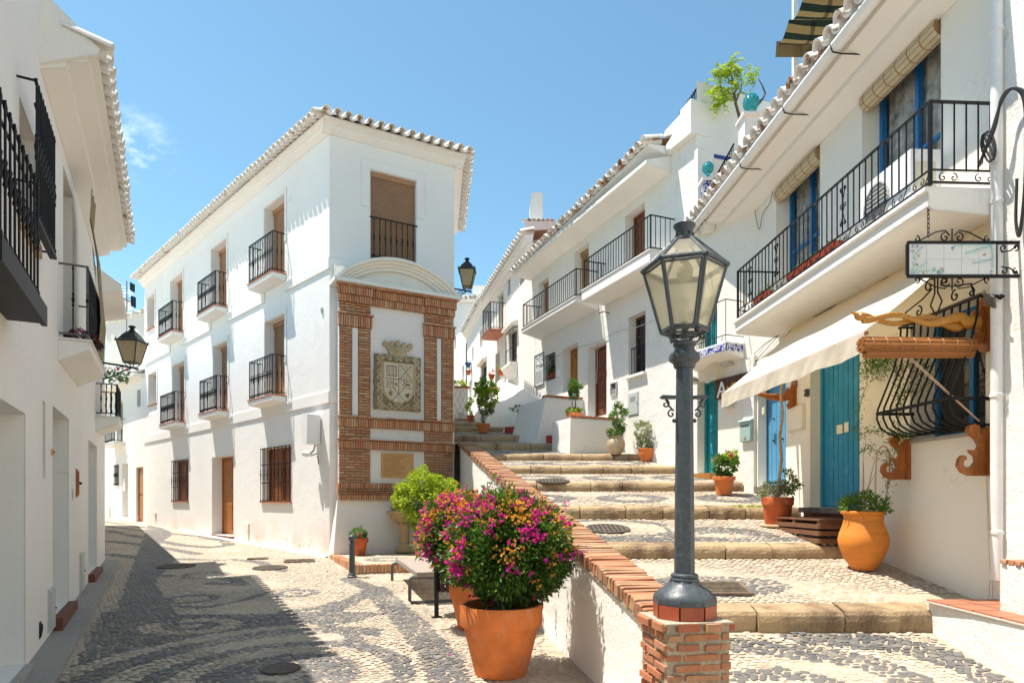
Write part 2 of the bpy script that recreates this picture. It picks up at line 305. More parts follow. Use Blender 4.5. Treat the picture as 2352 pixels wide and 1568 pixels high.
# ---------------------------------------------------------------- geometry helpers
def rx(px): return (px-CX)/F
def rz(py): return (HY-py)/F
class MB:
    def __init__(s): s.v = []; s.f = []; s.m = None
    def add(s, vs, fs):
        o = len(s.v)
        if s.m is not None: vs = [tuple(s.m @ Vector(v)) for v in vs]
        s.v += [tuple(v) for v in vs]; s.f += [tuple(i+o for i in f) for f in fs]; return s
    def box(s, x0, x1, y0, y1, z0, z1, j=0):
        vs = [(x, y, z) for z in (z0, z1) for y in (y0, y1) for x in (x0, x1)]
        if j: vs = [tuple(c+random.uniform(-j, j) for c in v) for v in vs]
        return s.add(vs, [(0, 2, 3, 1), (4, 5, 7, 6), (0, 1, 5, 4), (2, 6, 7, 3), (0, 4, 6, 2), (1, 3, 7, 5)])
    def quad(s, a, b, c, d): return s.add([a, b, c, d], [(0, 1, 2, 3)])
    def prism(s, poly, y0, y1, axis='y'):
        n = len(poly); vs = []
        for y in (y0, y1):
            for a, b in poly: vs.append((a, y, b) if axis == 'y' else (a, b, y) if axis == 'z' else (y, a, b))
        fs = [tuple(range(n)), tuple(range(2*n-1, n-1, -1))] + [(i, i+n, (i+1) % n+n, (i+1) % n) for i in range(n)]
        return s.add(vs, fs)
    def tube(s, pts, r, seg=6, caps=True, flat=None):
        pts = [Vector(p) for p in pts]; n = len(pts); rs = r if isinstance(r, (list, tuple)) else [r]*n; vs = []; fs = []
        t0 = (pts[1]-pts[0]).normalized(); ref = Vector((0, 0, 1)) if abs(t0.z) < .9 else Vector((0, 1, 0))
        a = t0.cross(ref).normalized()
        for i, p in enumerate(pts):
            t = (pts[min(i+1, n-1)]-pts[max(i-1, 0)])
            t = t.normalized() if t.length > 1e-9 else t0
            a = (a-t*a.dot(t)); a = a.normalized() if a.length > 1e-6 else t.orthogonal().normalized(); b = t.cross(a)
            for k in range(seg):
                an = 2*math.pi*k/seg
                q = a*math.cos(an)*rs[i]+b*math.sin(an)*rs[i]
                if flat: q = q if flat is None else Vector((q.x*flat[0], q.y*flat[1], q.z*flat[2]))
                vs.append(p+q)
        for i in range(n-1):
            for k in range(seg): fs.append((i*seg+k, i*seg+(k+1) % seg, (i+1)*seg+(k+1) % seg, (i+1)*seg+k))
        if caps: fs += [tuple(range(seg-1, -1, -1)), tuple(range((n-1)*seg, n*seg))]
        return s.add(vs, fs)
    def lathe(s, prof, seg=24, c=(0, 0, 0), close=False, wob=0):
        vs = []; fs = []; n = len(prof)
        for i, (r, z) in enumerate(prof):
            for k in range(seg):
                an = 2*math.pi*k/seg; q = r*(1+wob*math.sin(an*2+i*.7))
                vs.append((c[0]+q*math.cos(an), c[1]+q*math.sin(an), c[2]+z))
        for i in range(n-1):
            for k in range(seg): fs.append((i*seg+k, i*seg+(k+1) % seg, (i+1)*seg+(k+1) % seg, (i+1)*seg+k))
        if prof[0][0] > 1e-4: fs.append(tuple(range(seg-1, -1, -1)))
        if prof[-1][0] > 1e-4 and not close: fs.append(tuple(range((n-1)*seg, n*seg)))
        return s.add(vs, fs)
    def ball(s, c, r, seg=10, rings=6, sc=(1, 1, 1)):
        prof = [(math.sin(math.pi*i/rings), -math.cos(math.pi*i/rings)) for i in range(rings+1)]
        vs = []; fs = []
        for a, z in prof:
            for k in range(seg):
                an = 2*math.pi*k/seg; vs.append((c[0]+r*sc[0]*max(a, 1e-4)*math.cos(an), c[1]+r*sc[1]*max(a, 1e-4)*math.sin(an), c[2]+r*sc[2]*z))
        for i in range(rings):
            for k in range(seg): fs.append((i*seg+k, i*seg+(k+1) % seg, (i+1)*seg+(k+1) % seg, (i+1)*seg+k))
        return s.add(vs, fs)
    def mesh(s, name, mat, smooth=False):
        me = bpy.data.meshes.new(name); me.from_pydata(s.v, [], s.f); me.materials.append(MATS[mat])
        if smooth:
            me.polygons.foreach_set('use_smooth', [True]*len(me.polygons))
            if smooth != 'all': me.set_sharp_from_angle(angle=math.radians(38))
        me.validate(); return me
def link(name, me, parent=None, loc=(0, 0, 0), rot=(0, 0, 0), sc=(1, 1, 1), **props):
    o = bpy.data.objects.new(name, me); COL.objects.link(o); o.location = loc; o.rotation_euler = rot; o.scale = sc
    if parent: o.parent = parent
    for k, v in props.items(): o[k] = v
    return o
def spiral(cx, cy, r0, turns, start, n=14, sgn=1, r1=.12):
    """points of a scroll curling in to its centre, in a 2-D plane"""
    out_ = []
    for i in range(n+1):
        t = i/n; r = r0*(1-t)+r0*r1*t; a = start+sgn*t*turns*2*math.pi
        out_.append((cx+r*math.cos(a), cy+r*math.sin(a)))
    return out_
def crv(pts, n=6):
    P = [Vector(p) for p in pts]; P = [P[0]*2-P[1]]+P+[P[-1]*2-P[-2]]; o = []
    for i in range(1, len(P)-2):
        a, b, c, d = P[i-1:i+3]
        for k in range(n):
            t = k/n; o.append(.5*((2*b)+(c-a)*t+(2*a-5*b+4*c-d)*t*t+(3*b-a-3*c+d)*t*t*t))
    return o+[P[-2]]
class Fac:
    """a vertical plane in the place, from its left to its right end as seen from the street"""
    def __init__(s, x0, y0, x1, y1, w=0):
        v = Vector((x1-x0, y1-y0)); s.L = v.length; s.dx, s.dy = v.x/s.L, v.y/s.L
        s.nx, s.ny = s.dy, -s.dx                         # outward
        s.ox, s.oy = x0+s.nx*w, y0+s.ny*w; s.ang = math.atan2(s.dy, s.dx)
    def off(s, w): return Fac(s.ox+s.nx*w, s.oy+s.ny*w, s.ox+s.nx*w+s.dx*s.L, s.oy+s.ny*w+s.dy*s.L)
    def u(s, px, w=0):
        r = rx(px); ox, oy = s.ox+s.nx*w, s.oy+s.ny*w
        return (r*oy-ox)/(s.dx-r*s.dy)
    def d(s, px, w=0): return s.oy+s.ny*w+s.dy*s.u(px, w)
    def z(s, px, py, w=0): return rz(py)*s.d(px, w)
    def pt(s, u, w=0, z=0): return Vector((s.ox+s.nx*w+s.dx*u, s.oy+s.ny*w+s.dy*u, z))
class House:
    """top-level Empty at the base of a thing; parts are built in the frame of a facade"""
    def __init__(s, name, label, cat, x, y, z0, group=None, **kw):
        s.root = bpy.data.objects.new(name, None); COL.objects.link(s.root); s.root.location = (x, y, z0); s.root['label'] = label; s.root['category'] = cat
        s.root.empty_display_size = .2
        if group: s.root['group'] = group
        s.x, s.y, s.z0 = x, y, z0
    def part(s, mb, name, mat, fac=None, smooth=False, **kw):
        me = mb.mesh(name, mat, smooth) if isinstance(mb, MB) else mb
        if fac: return link(name, me, s.root, (fac.ox-s.x, fac.oy-s.y, -s.z0), (0, 0, fac.ang), **kw)
        return link(name, me, s.root, (-s.x, -s.y, -s.z0), **kw)
    def inst(s, me, name, fac, u, w, z, rot=(0, 0, 0), sc=(1, 1, 1), **kw):
        p = fac.pt(u, w); return link(name, me, s.root, (p.x-s.x, p.y-s.y, z-s.z0), (rot[0], rot[1], rot[2]+fac.ang), sc, **kw)
def sub(mb, name, mat, parent, smooth=False, **kw):
    return link(name, mb.mesh(name, mat, smooth) if isinstance(mb, MB) else mb, parent, **kw)
def thing(name, label, cat, loc, rotz=0, group=None):
    o = bpy.data.objects.new(name, None); COL.objects.link(o); o.location = loc; o.rotation_euler = (0, 0, rotz); o['label'] = label; o['category'] = cat; o.empty_display_size = .2
    if group: o['group'] = group
    return o
def copy_tree(o, parent=None):
    c = o.copy(); COL.objects.link(c)
    if parent: c.parent = parent
    for ch in list(o.children): copy_tree(ch, c)
    return c
def numpy_mesh(name, V, Fq, mats, midx=None, smooth=False):
    me = bpy.data.meshes.new(name); V = np.asarray(V, dtype=np.float32); Fq = np.asarray(Fq, dtype=np.int32); k = Fq.shape[1]
    me.vertices.add(len(V)); me.vertices.foreach_set('co', V.ravel()); me.loops.add(Fq.size); me.loops.foreach_set('vertex_index', Fq.ravel())
    me.polygons.add(len(Fq)); me.polygons.foreach_set('loop_start', np.arange(0, Fq.size, k, dtype=np.int32))
    for m_ in mats: me.materials.append(MATS[m_])
    if midx is not None: me.polygons.foreach_set('material_index', np.asarray(midx, dtype=np.int32))
    if smooth: me.polygons.foreach_set('use_smooth', np.ones(len(Fq), dtype=bool))
    me.update(calc_edges=True); return me
# ---------------------------------------------------------------- planes of the place
PA = (-4.05, 14.49); PF = (-1.41, 15.94)
A_far = (PA[0]-.957*10.4, PA[1]+10.4)
FA = Fac(A_far[0], A_far[1], PA[0], PA[1])                    # long street front of the corner house
FF = Fac(PA[0], PA[1], PF[0], PF[1])                          # its narrow front
FS = Fac(PF[0], PF[1], PF[0]-.12*4.4, PF[1]+4.4)                  # its side on the stairs
FC = Fac(4.635-.05*14.03, 14.03, 4.635-.05*2.5, 2.5)          # right hand house
B_left = (.65, 19.16); B_right = (3.49, 12.35)
FB = Fac(B_left[0], B_left[1], *B_right)
def xd(d): return -1.29-.53*d
FD = Fac(xd(2.5), 2.5, xd(13.8), 13.8)
def zg(x, y): return -1.78+.035*np.minimum(y, 45)
def xwall(y): return .97+(y-4.45)*(-2.24/11.45)
STEP = [(5.75, 1450, 1405), (7.66, 1283, 1255), (9.43, 1192, 1168), (11.13, 1128, 1110), (12.6, 1088, 1072), (14.0, 1058, 1044), (15.4, 1033.6, 1019), (16.87, 1015.5, 1001), (18.5, 992, 981), (19.7, 979, 971), (21.2, 966, 960)]
SB = [rz(b)*d for d, b, t in STEP]; ST = [rz(t)*d for d, b, t in STEP]; SD = [s[0] for s in STEP]
def zs(x, y):
    """height of the stair surface"""
    y = np.asarray(y, float)
    z = np.where(y < 4.4, -1.36, -1.36+(y-4.4)*(SB[0]+1.36)/(SD[0]-4.4))
    for k in range(len(SD)):
        nx = SD[k+1] if k+1 < len(SD) else SD[k]+8; nz_ = SB[k+1] if k+1 < len(SD) else ST[k]+.9
        z = np.where(y >= SD[k], ST[k]+(y-SD[k])*(nz_-ST[k])/(nx-SD[k]), z)
    return z
def xl(y): return np.where(np.asarray(y) < 15.9, xwall(np.asarray(y, float))+.14, -1.41-.12*(np.asarray(y)-15.94))
def xr(y): y = np.asarray(y, float); return np.where(y < 10.9, 4.635-.05*y, np.where(y < 12.35, 4.09-.414*(y-10.9), 8.64-.417*y))
XB = ([14.2, 15.4, 16.87, 18.5, 19.7, 21.2, 24], [1.5, 1.05, .62, -.30, -.93, -1.28, -1.6])
def xb(y): y = np.asarray(y, float); return np.where(y < 14.25, xr(y), np.interp(y, *XB))
# ---------------------------------------------------------------- ground sheet
def grid(xs, ys, zf, name, mat, parent=None, wob=.0, **kw):
    X, Y = np.meshgrid(xs, ys); Z = zf(X, Y)
    if wob: Z = Z+wob*(np.sin(X*2.3+Y*1.1)+np.sin(X*.9-Y*3.1+1)+np.sin(X*5.1+Y*4.3)*.5)
    V = np.stack([X, Y, Z], -1).reshape(-1, 3); nx, ny = len(xs), len(ys)
    i = np.arange((nx-1)*(ny-1)); a = (i//(nx-1))*nx+i % (nx-1); Q = np.stack([a, a+1, a+nx+1, a+nx], -1)
    return link(name, numpy_mesh(name, V, Q, [mat], smooth=True), parent, **kw)
xs = np.unique(np.concatenate([np.linspace(-200, -14, 8), np.arange(-14, 3, .3), np.linspace(3, 200, 10)]))
ys = np.unique(np.concatenate([np.linspace(-80, 3, 8), np.arange(3, 30, .3), np.linspace(30, 300, 12)]))
ground = grid(xs, ys, zg, 'street_ground', 'sand_mortar', wob=.004, kind='structure')
# ---------------------------------------------------------------- stairs
stairs = bpy.data.objects.new('stairs', None); COL.objects.link(stairs); stairs['kind'] = 'structure'; stairs.location = (0, 0, 0)
bounds = [1.0]+SD+[26.0]
for k in range(len(bounds)-1):
    y0, y1 = bounds[k]+(.20 if k else 0), bounds[k+1]
    ysg = np.unique(np.concatenate([np.linspace(y0, y1+.06, 7), [4.38, 4.42] if k == 0 else [y0]])); NR = len(ysg); tt = np.linspace(0, 1, 12); V = []; 
    for y in ysg:
        l, r = float(xl(y)), float(xr(y))+.35
        for t in tt: V.append((l+(r-l)*t, y, float(zs(0, min(y, y1-.001)))+.005*math.sin(l*3+t*9+y*4)-.002))
    Q = [(i*12+j, i*12+j+1, (i+1)*12+j+1, (i+1)*12+j) for i in range(NR-1) for j in range(11)]
    link('tread', numpy_mesh('tread', V, Q, ['sand_mortar'], smooth=True), stairs)
    mb = MB(); l, r = float(xl(y0)), float(xr(y0))+.3
    mb.box(l-.02, r, bounds[k]+.10 if k else .9, 26, -1.9, float(zs(0, y0))-.06); link('stair_core', mb.mesh('stair_core', 'mortar'), stairs)
for k in range(len(SD)):
    y = SD[k]; x = float(xl(y))-.02; xe = 3.80 if k == 0 else float(xb(y))+.12; h = ST[k]-SB[k]
    while x < xe-.05:
        L = min(random.uniform(.5, .95), xe-x); L = xe-x if xe-x-L < .2 else L
        bm = bmesh.new(); bmesh.ops.create_grid(bm, x_segments=6, y_segments=1, size=.5)
        bm.free()
        n = 7; V = []; Fc = []
        yj = random.uniform(-.02, .02); zj = random.uniform(-.008, .006)
        for i in range(n):
            t = i/(n-1); X = x+.006+(L-.012)*t; e = .012 if i in (0, n-1) else 0; wv = random.uniform(-.012, .012)
            sl_ = (float(zs(0, y+.6))-float(zs(0, y+.1)))/.5
            for (yy, zz) in ((.02+e, -.05), (.0+e, h*.5), (.008+e, h-.030), (.030+e, h+.006-e*.5), (.15, h+.006+.15*sl_), (.27, h+.004+.27*sl_)):
                V.append((X, y+yj+yy+wv+random.uniform(-.003, .003), SB[k]+zz+zj+wv*.4))
        for i in range(n-1):
            for j in range(5): Fc.append((i*6+j, (i+1)*6+j, (i+1)*6+j+1, i*6+j+1))
        Fc += [tuple(range(5, -1, -1)), tuple(range((n-1)*6, n*6))]
        me = bpy.data.meshes.new('kerb_stone'); me.from_pydata(V, [], Fc); me.materials.append(MATS['cut_stone'])
        link('kerb_stone', me, stairs); x += L
# ---------------------------------------------------------------- pebble mosaic
def G(px, py):
    d = 1.78/(-rz(py)+.035); return (rx(px)*d, d)
def S(px, py):
    lo, hi = 2.5, 25.
    for d in np.arange(3, 25, .01):
        if zs(0, d) >= rz(py)*d: return (rx(px)*d, d)
    return (0, 25)
def dist_poly(X, Y, pts):
    D = np.full(X.shape, 1e9)
    for (x0, y0), (x1, y1) in zip(pts, pts[1:]):
        vx, vy = x1-x0, y1-y0; t = np.clip(((X-x0)*vx+(Y-y0)*vy)/(vx*vx+vy*vy+1e-9), 0, 1)
        D = np.minimum(D, np.hypot(X-x0-t*vx, Y-y0-t*vy))
    return D
def z2(x, y): return (x*.4875, 803.9+y*.4875)          # enlargement used for surveying the mosaic
C1 = G(648, 1550); M1 = G(*z2(900, 1300))
BANDS = [([(860, 1352), (900, 1392), (948, 1436), (1012, 1508), (1040, 1580)], .20), ([(760, 1405), (860, 1352), (800, 1330)], .15),
         ([z2(780, 1200), z2(950, 1215), z2(1120, 1185), z2(1280, 1140), z2(1390, 1125)], .075), ([z2(780, 1062), z2(950, 1065), z2(1100, 1080), z2(1140, 1105), z2(1000, 1100)], .13),
         ([z2(500, 960), z2(700, 985), z2(900, 985), z2(1040, 990)], .16), ([z2(520, 900), z2(760, 930), z2(930, 960)], .15), ([z2(510, 850), z2(700, 890), z2(860, 920), z2(1000, 930), z2(1080, 918), z2(1060, 895), z2(960, 885)], .16),
         ([z2(500, 830), z2(760, 860), z2(960, 880)], .12), ([z2(1100, 985), z2(1230, 1000), z2(1330, 1040)], .12), ([z2(490, 808), z2(640, 830), z2(760, 850)], .10),
         ([z2(1360, 1230), z2(1500, 1215), z2(1600, 1190)], .12), ([z2(1350, 1290), z2(1500, 1280), z2(1640, 1330), z2(1700, 1400)], .10), ([z2(1130, 870), z2(1250, 900), z2(1400, 930)], .10)]
BANDS = [([G(*p) for p in pts], w_) for pts, w_ in BANDS]
RINGS = [(G(*z2(900, 1172)), .24, .40), (G(*z2(1402, 1145)), .20, .34), (G(*z2(1402, 1145)), 0, .08), (G(*z2(970, 1060)), .3, .42)]
gl0, gl1 = G(150, 1568), G(236, 1408)
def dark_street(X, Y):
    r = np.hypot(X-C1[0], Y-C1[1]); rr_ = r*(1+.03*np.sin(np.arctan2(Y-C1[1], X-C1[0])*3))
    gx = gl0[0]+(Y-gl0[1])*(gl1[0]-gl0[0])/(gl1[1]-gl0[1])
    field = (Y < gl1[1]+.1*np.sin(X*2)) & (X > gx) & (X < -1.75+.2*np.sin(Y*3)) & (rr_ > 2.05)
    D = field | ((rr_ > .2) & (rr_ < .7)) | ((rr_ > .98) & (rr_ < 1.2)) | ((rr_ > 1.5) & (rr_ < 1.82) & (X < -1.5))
    rm = np.hypot((X-M1[0])*.7, Y-M1[1]); D = np.where(rm < .42, (rm > .10) & (rm < .24), D)
    for pts, w_ in BANDS: D = D | (dist_poly(X, Y, pts) < w_)
    for c, a, b in RINGS:
        q = np.hypot(X-c[0], Y-c[1]); D = np.where(q < b+.1, (q > a) & (q < b), D)
    dw = (X-xd(Y))*.883                                   # distance from the left hand houses
    D = D | ((dw > .55) & (dw < 1.15+.15*np.sin(Y)) & (Y > gl1[1]-.6))
    return D
SE = [S(1640, 1345), S(1400, 1213), S(1400, 1213), S(1650, 1228), S(1400, 1148), S(1640, 1146)]
def dark_stairs(X, Y):
    D = np.zeros(X.shape, bool)
    D |= dist_poly(X, Y, [S(1690, 1480), S(1850, 1500), S(2000, 1520), S(2120, 1575)]) < .16
    D |= dist_poly(X, Y, [S(1850, 1462), S(2060, 1478), S(2230, 1530), S(2352, 1590)]) < .20
    D |= dist_poly(X, Y, [S(1690, 1555), S(1800, 1545), S(1900, 1562)]) < .10
    e = np.hypot((X-SE[0][0])/.75, (Y-SE[0][1])/.36); D |= e < 1
    q = np.hypot((X-SE[1][0])/1.5, (Y-SE[1][1])/1.0); D |= (q > .50) & (q < .62) & (X < SE[1][0]+.8)
    D |= (np.hypot((X-SE[3][0])/.75, (Y-SE[3][1])/.5) < 1) & (q > .62) & (np.hypot((X-SE[3][0])/.35, (Y-SE[3][1]+.1)/.16) > 1)
    D |= (Y > SD[1]) & (Y < SD[1]+.55) & (X > .9)
    for k in range(2, 10):
        y0, y1 = SD[k], SD[k+1]; ym = (y0+y1)/2+.08; a, b = float(xl(ym)), float(xb(ym)); n = 3 if k < 6 else 2
        for j in range(n):
            cx_ = a+(b-a)*(j+.5+.15*math.sin(k*2.3+j))/n; q = np.hypot((X-cx_)/.58, (Y-ym)/.42)
            D |= ((q < 1) & (q > .45)) & (Y > y0) & (Y < y1)
    return D
def street_mask(X, Y):
    wl = xwall(Y); m_ = (X < wl-.18) & (Y > 4.6) & (Y < 31) & (((X-xd(Y))*.883 > .34) | (Y > 13.9))
    ta = (X-PA[0])*(-.7225)+(Y-PA[1])*(-.691)                 # in front of the long facade
    ta = (X-PA[0])*FA.nx+(Y-PA[1])*FA.ny; tf = (X-PA[0])*FF.nx+(Y-PA[1])*FF.ny
    return m_ & (ta > .12) & ((Y < 14.5) | (X < PA[0])) & ((tf > .1) | (X < PA[0]))
def stair_mask(X, Y):
    m_ = (X > xl(Y)+.03) & (X < xb(Y)-.02) & (Y > 3.9) & (Y < 23)
    for d in SD: m_ &= ~((Y > d-.02) & (Y < d+.27))
    pil = (np.abs(X-1.14) < .3) & (np.abs(Y-4.33) < .3)
    return m_ & ~pil & ~((X > 3.62) & (Y < 6.3))
SHAPES = []
for i in range(10):
    a = np.sort(RNG.uniform(-.25, .25, 8)+np.arange(8)*2*np.pi/8); r = RNG.uniform(.82, 1.12, 8)
    o_ = np.stack([np.cos(a)*r, np.sin(a)*r, np.zeros(8)], -1); i_ = o_*np.array([.66, .66, 1])+np.array([0, 0, 1.0]); c_ = np.array([[0, 0, 1.25]])
    SHAPES.append(np.concatenate([o_, i_, c_]))
TRI = []
for i in range(8):
    j = (i+1) % 8; TRI += [(i, j, 8+j), (i, 8+j, 8+i), (8+i, 8+j, 16)]
TRI = np.array(TRI)
def mosaic(mask, zf, dark, parent, sx, sy, x0, x1, y0, y1, nparts, lift=.0):
    xs_, ys_ = np.arange(x0, x1, sx), np.arange(y0, y1, sy); X, Y = np.meshgrid(xs_, ys_); X = X+(np.arange(len(ys_)) % 2)[:, None]*sx/2
    X = (X+RNG.uniform(-.22, .22, X.shape)*sx).ravel(); Y = (Y+RNG.uniform(-.2, .2, Y.shape).ravel().reshape(Y.shape)*sy).ravel()
    Z = zf(X, Y); px = CX+F*X/Y; py = HY-F*Z/Y; k = mask(X, Y) & (px > -80) & (px < 2430) & (py < 1650)
    X, Y, Z = X[k], Y[k], Z[k]; D = dark(X, Y)
    a = np.where(D, RNG.uniform(.030, .050, len(X)), RNG.uniform(.028, .042, len(X))); b = a*RNG.uniform(.52, .85, len(X)); h = RNG.uniform(.002, .0045, len(X))
    th = RNG.normal(.25, .5, len(X)); sh = RNG.integers(0, len(SHAPES), len(X)); order = np.argsort(Y); inpic = order[np.isin(order, np.flatnonzero((HY-F*Z/Y < 1575) & (CX+F*X/Y > 0) & (CX+F*X/Y < 2352)))]
    P = np.stack(SHAPES)[sh]; V = np.empty_like(P); ca, sa = np.cos(th)[:, None], np.sin(th)[:, None]
    lx, ly = P[:, :, 0]*a[:, None], P[:, :, 1]*b[:, None]; V[:, :, 0] = X[:, None]+lx*ca-ly*sa; V[:, :, 1] = Y[:, None]+lx*sa+ly*ca
    # every stone lies on the slope beneath it
    eps = .02; sl = (zf(X, Y+eps)-zf(X, Y-eps))/(2*eps); sl = np.clip(sl, 0, .3)
    V[:, :, 2] = (Z-.001+lift)[:, None]+(V[:, :, 1]-Y[:, None])*sl[:, None]+P[:, :, 2]*h[:, None]
    single = inpic[:nparts]; rest = np.setdiff1d(np.arange(len(X)), single)
    for i in single:
        base = np.array([X[i], Y[i], Z[i]+lift]); me = bpy.data.meshes.new('pebble'); me.from_pydata((V[i]-base).tolist(), [], TRI.tolist()); me.materials.append(MATS['pebble_dark' if D[i] else 'pebble_light'])
        link('pebble', me, parent, tuple(base))
    for nm, sel in (('dark_pebbles', rest[D[rest]]), ('light_pebbles', rest[~D[rest]])):
        if len(sel) == 0: continue
        W = V[sel].reshape(-1, 3); T = (TRI[None]+(np.arange(len(sel))*17)[:, None, None]).reshape(-1, 3)
        link(nm, numpy_mesh(nm, W, T, ['pebble_dark' if nm[0] == 'd' else 'pebble_light']), parent, kind='stuff')
    print('pebbles', len(X))
def zs_c(X, Y): return zs(X, Y)
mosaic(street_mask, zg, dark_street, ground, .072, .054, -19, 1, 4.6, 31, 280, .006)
mosaic(stair_mask, zs_c, dark_stairs, stairs, .072, .054, -2.2, 4.6, 3.9, 22, 220, .003)
# concrete gutter strip along the left hand houses
mb = MB()
for i in range(24):
    a, b = 3+i*.45, 3+(i+1)*.45
    A0, A1 = Vector((xd(a), a, 0)), Vector((xd(b), b, 0)); o_ = Vector((.883, .468, 0))
    for p, q, z_ in ((-.1, .30, .014),):
        mb.quad(*[tuple(v+Vector((0, 0, float(zg(0, v.y))+z_+(.03 if e else 0)))) for v, e in ((A0+o_*p, 1), (A0+o_*q, 0), (A1+o_*q, 0), (A1+o_*p, 1))])
link('gutter_strip', mb.mesh('gutter_strip', 'grey_kerb', True), ground)
mb = MB()
for i in range(14):
    a, b = i*.72, (i+1)*.72; p, q = FA.pt(FA.L-a, -.02), FA.pt(FA.L-b, -.02); p2, q2 = FA.pt(FA.L-a, .16), FA.pt(FA.L-b, .16)
    mb.quad(*[(v.x, v.y, float(zg(0, v.y))+z_) for v, z_ in ((q, .05), (q2, .008), (p2, .008), (p, .05))])
link('kerb_strip', mb.mesh('kerb_strip', 'plaster_old', True), ground)
# ---------------------------------------------------------------- manhole covers and drains
def manhole(x, y, z, r, slope, label):
    t = thing('manhole_cover', label, 'manhole cover', (x, y, z)); t.rotation_euler = (math.atan(slope), 0, 0)
    mb = MB(); mb.lathe([(r, 0), (r, .022), (r*.9, .022), (r*.9, .012), (0.001, .012)], 36); sub(mb, 'rim', 'manhole_iron', t)
    mb = MB()
    n = 9
    for i in range(-n//2+1, n//2+1):
        q = i*r*.2; hw = math.sqrt(max(0, (r*.86)**2-q*q))
        if hw > .03: mb.box(q-.012, q+.012, -hw, hw, .010, .021); mb.box(-hw, hw, q-.012, q+.012, .010, .020)
    sub(mb, 'cover_ribs', 'manhole_iron', t, kind='stuff')
g = G(405, 1301); manhole(*g, float(zg(0, g[1]))+.006, .36, .035, 'round cast iron cover in the shaded half of the cobbled street')
g = G(620, 1305); manhole(*g, float(zg(0, g[1]))+.006, .33, .035, 'round iron cover in the sunny street in front of the corner house')
g = G(645, 1539); manhole(*g, float(zg(0, g[1]))+.006, .17, .035, 'small round cover in the centre of the ringed pebble pattern')
g = S(1395, 1216); manhole(*g, float(zs(0, g[1]))+.004, .30, .15, 'round rusty cover on the landing above the second stone step')
g = S(1269, 1106); manhole(*g, float(zs(0, g[1]))+.004, .30, .15, 'round grey cover high on the stairs near the brick coping')
def drain(x, y, z, L, W, slope, rot, label, n, mat='drain_iron'):
    t = thing('drain_grate', label, 'drain', (x, y, z), rot); t.rotation_euler = (math.atan(slope), 0, rot)
    mb = MB(); mb.box(-L/2, L/2, -W/2, -W/2+.03, 0, .023); mb.box(-L/2, L/2, W/2-.03, W/2, 0, .023); mb.box(-L/2, -L/2+.03, -W/2+.03, W/2-.03, 0, .023); mb.box(L/2-.03, L/2, -W/2+.03, W/2-.03, 0, .023); sub(mb, 'drain_frame', mat, t)
    mb = MB(); mb.box(-L/2+.03, L/2-.03, -W/2+.03, W/2-.03, .008, .0115); sub(mb, 'drain_pit', 'dark_inside', t)
    for i in range(n):
        mb = MB(); yy = -W/2+.03+(W-.06)*(i+.5)/n; mb.box(-L/2+.032, L/2-.032, yy-W/n*.19, yy+W/n*.19, .0118, .022); sub(mb, 'grate_bar', mat, t)
g = S(1656, 1354); drain(*g, float(zs(0, g[1]))+.008, .50, .42, .154, 0, 'slotted iron drain grate on the lowest landing behind the lamp post', 8)
g = G(688, 1289); drain(*g, float(zg(0, g[1]))+.01, .62, .42, .035, .3, 'square rusty drain grate at the foot of the corner house', 10)
g = G(592, 1284); drain(*g, float(zg(0, g[1]))+.01, .42, .22, .035, .3, 'narrow rusty drain grate beside the square one in the street', 6)
# ---------------------------------------------------------------- white wall with brick coping between street and stairs
wy0, wy1 = 4.45, 15.86; wz0, wz1 = -.77, 1.42
def wz(y): return wz0+(wz1-wz0)*(y-wy0)/(wy1-wy0)
dw_ = Vector((-2.24, 11.45, 0)).normalized(); wl_ang = math.atan2(dw_.y, dw_.x)
wall = thing('retaining_wall', 'white rendered wall topped with orange bricks between the street and the stairs', 'wall', (xwall(wy0), wy0, -1.63))
mb = MB(); n = 26
nrm_ = Vector((-dw_.y, dw_.x, 0))        # towards the street
for i in range(n):
    for j in range(4):
        def q(ii, jj, side):
            y = wy0-.1+(wy1-wy0+.1)*ii/n; top = wz(y)-.10; bot = float(zg(0, y))-.08; zz = bot+(top-bot)*jj/4; x = xwall(y)
            off_ = (.014*mnoise.noise(Vector((y*1.7, zz*2.2, 3)))+(.03 if jj == 0 else 0)) if side > 0 else -.30
            return (x+nrm_.x*off_-xwall(wy0), y+nrm_.y*off_-wy0, zz+1.63)
        mb.quad(q(i, j, 1), q(i, j+1, 1), q(i+1, j+1, 1), q(i+1, j, 1)); mb.quad(q(i, j, -1), q(i+1, j, -1), q(i+1, j+1, -1), q(i, j+1, -1))
sub(mb, 'render_coat', 'plaster_rough', wall, True)
mb = MB(); y = wy0-.1
for i in range(n):
    a = wy0-.1+(wy1-wy0+.1)*i/n; b = wy0-.1+(wy1-wy0+.1)*(i+1)/n
    P_ = [(xwall(a)+nrm_.x*.02, a+nrm_.y*.02, wz(a)-.035), (xwall(b)+nrm_.x*.02, b+nrm_.y*.02, wz(b)-.035), (xwall(b)-nrm_.x*.32, b-nrm_.y*.32, wz(b)-.035), (xwall(a)-nrm_.x*.32, a-nrm_.y*.32, wz(a)-.035)]
    P_ = [(x-xwall(wy0), y_-wy0, z+1.63) for x, y_, z in P_]; L_ = [(x, y_, z-.10) for x, y_, z in P_]
    mb.add(P_+L_, [(0, 3, 2, 1), (4, 5, 6, 7), (0, 1, 5, 4), (3, 7, 6, 2), (0, 4, 7, 3), (1, 2, 6, 5)])
sub(mb, 'mortar_bed', 'mortar', wall)
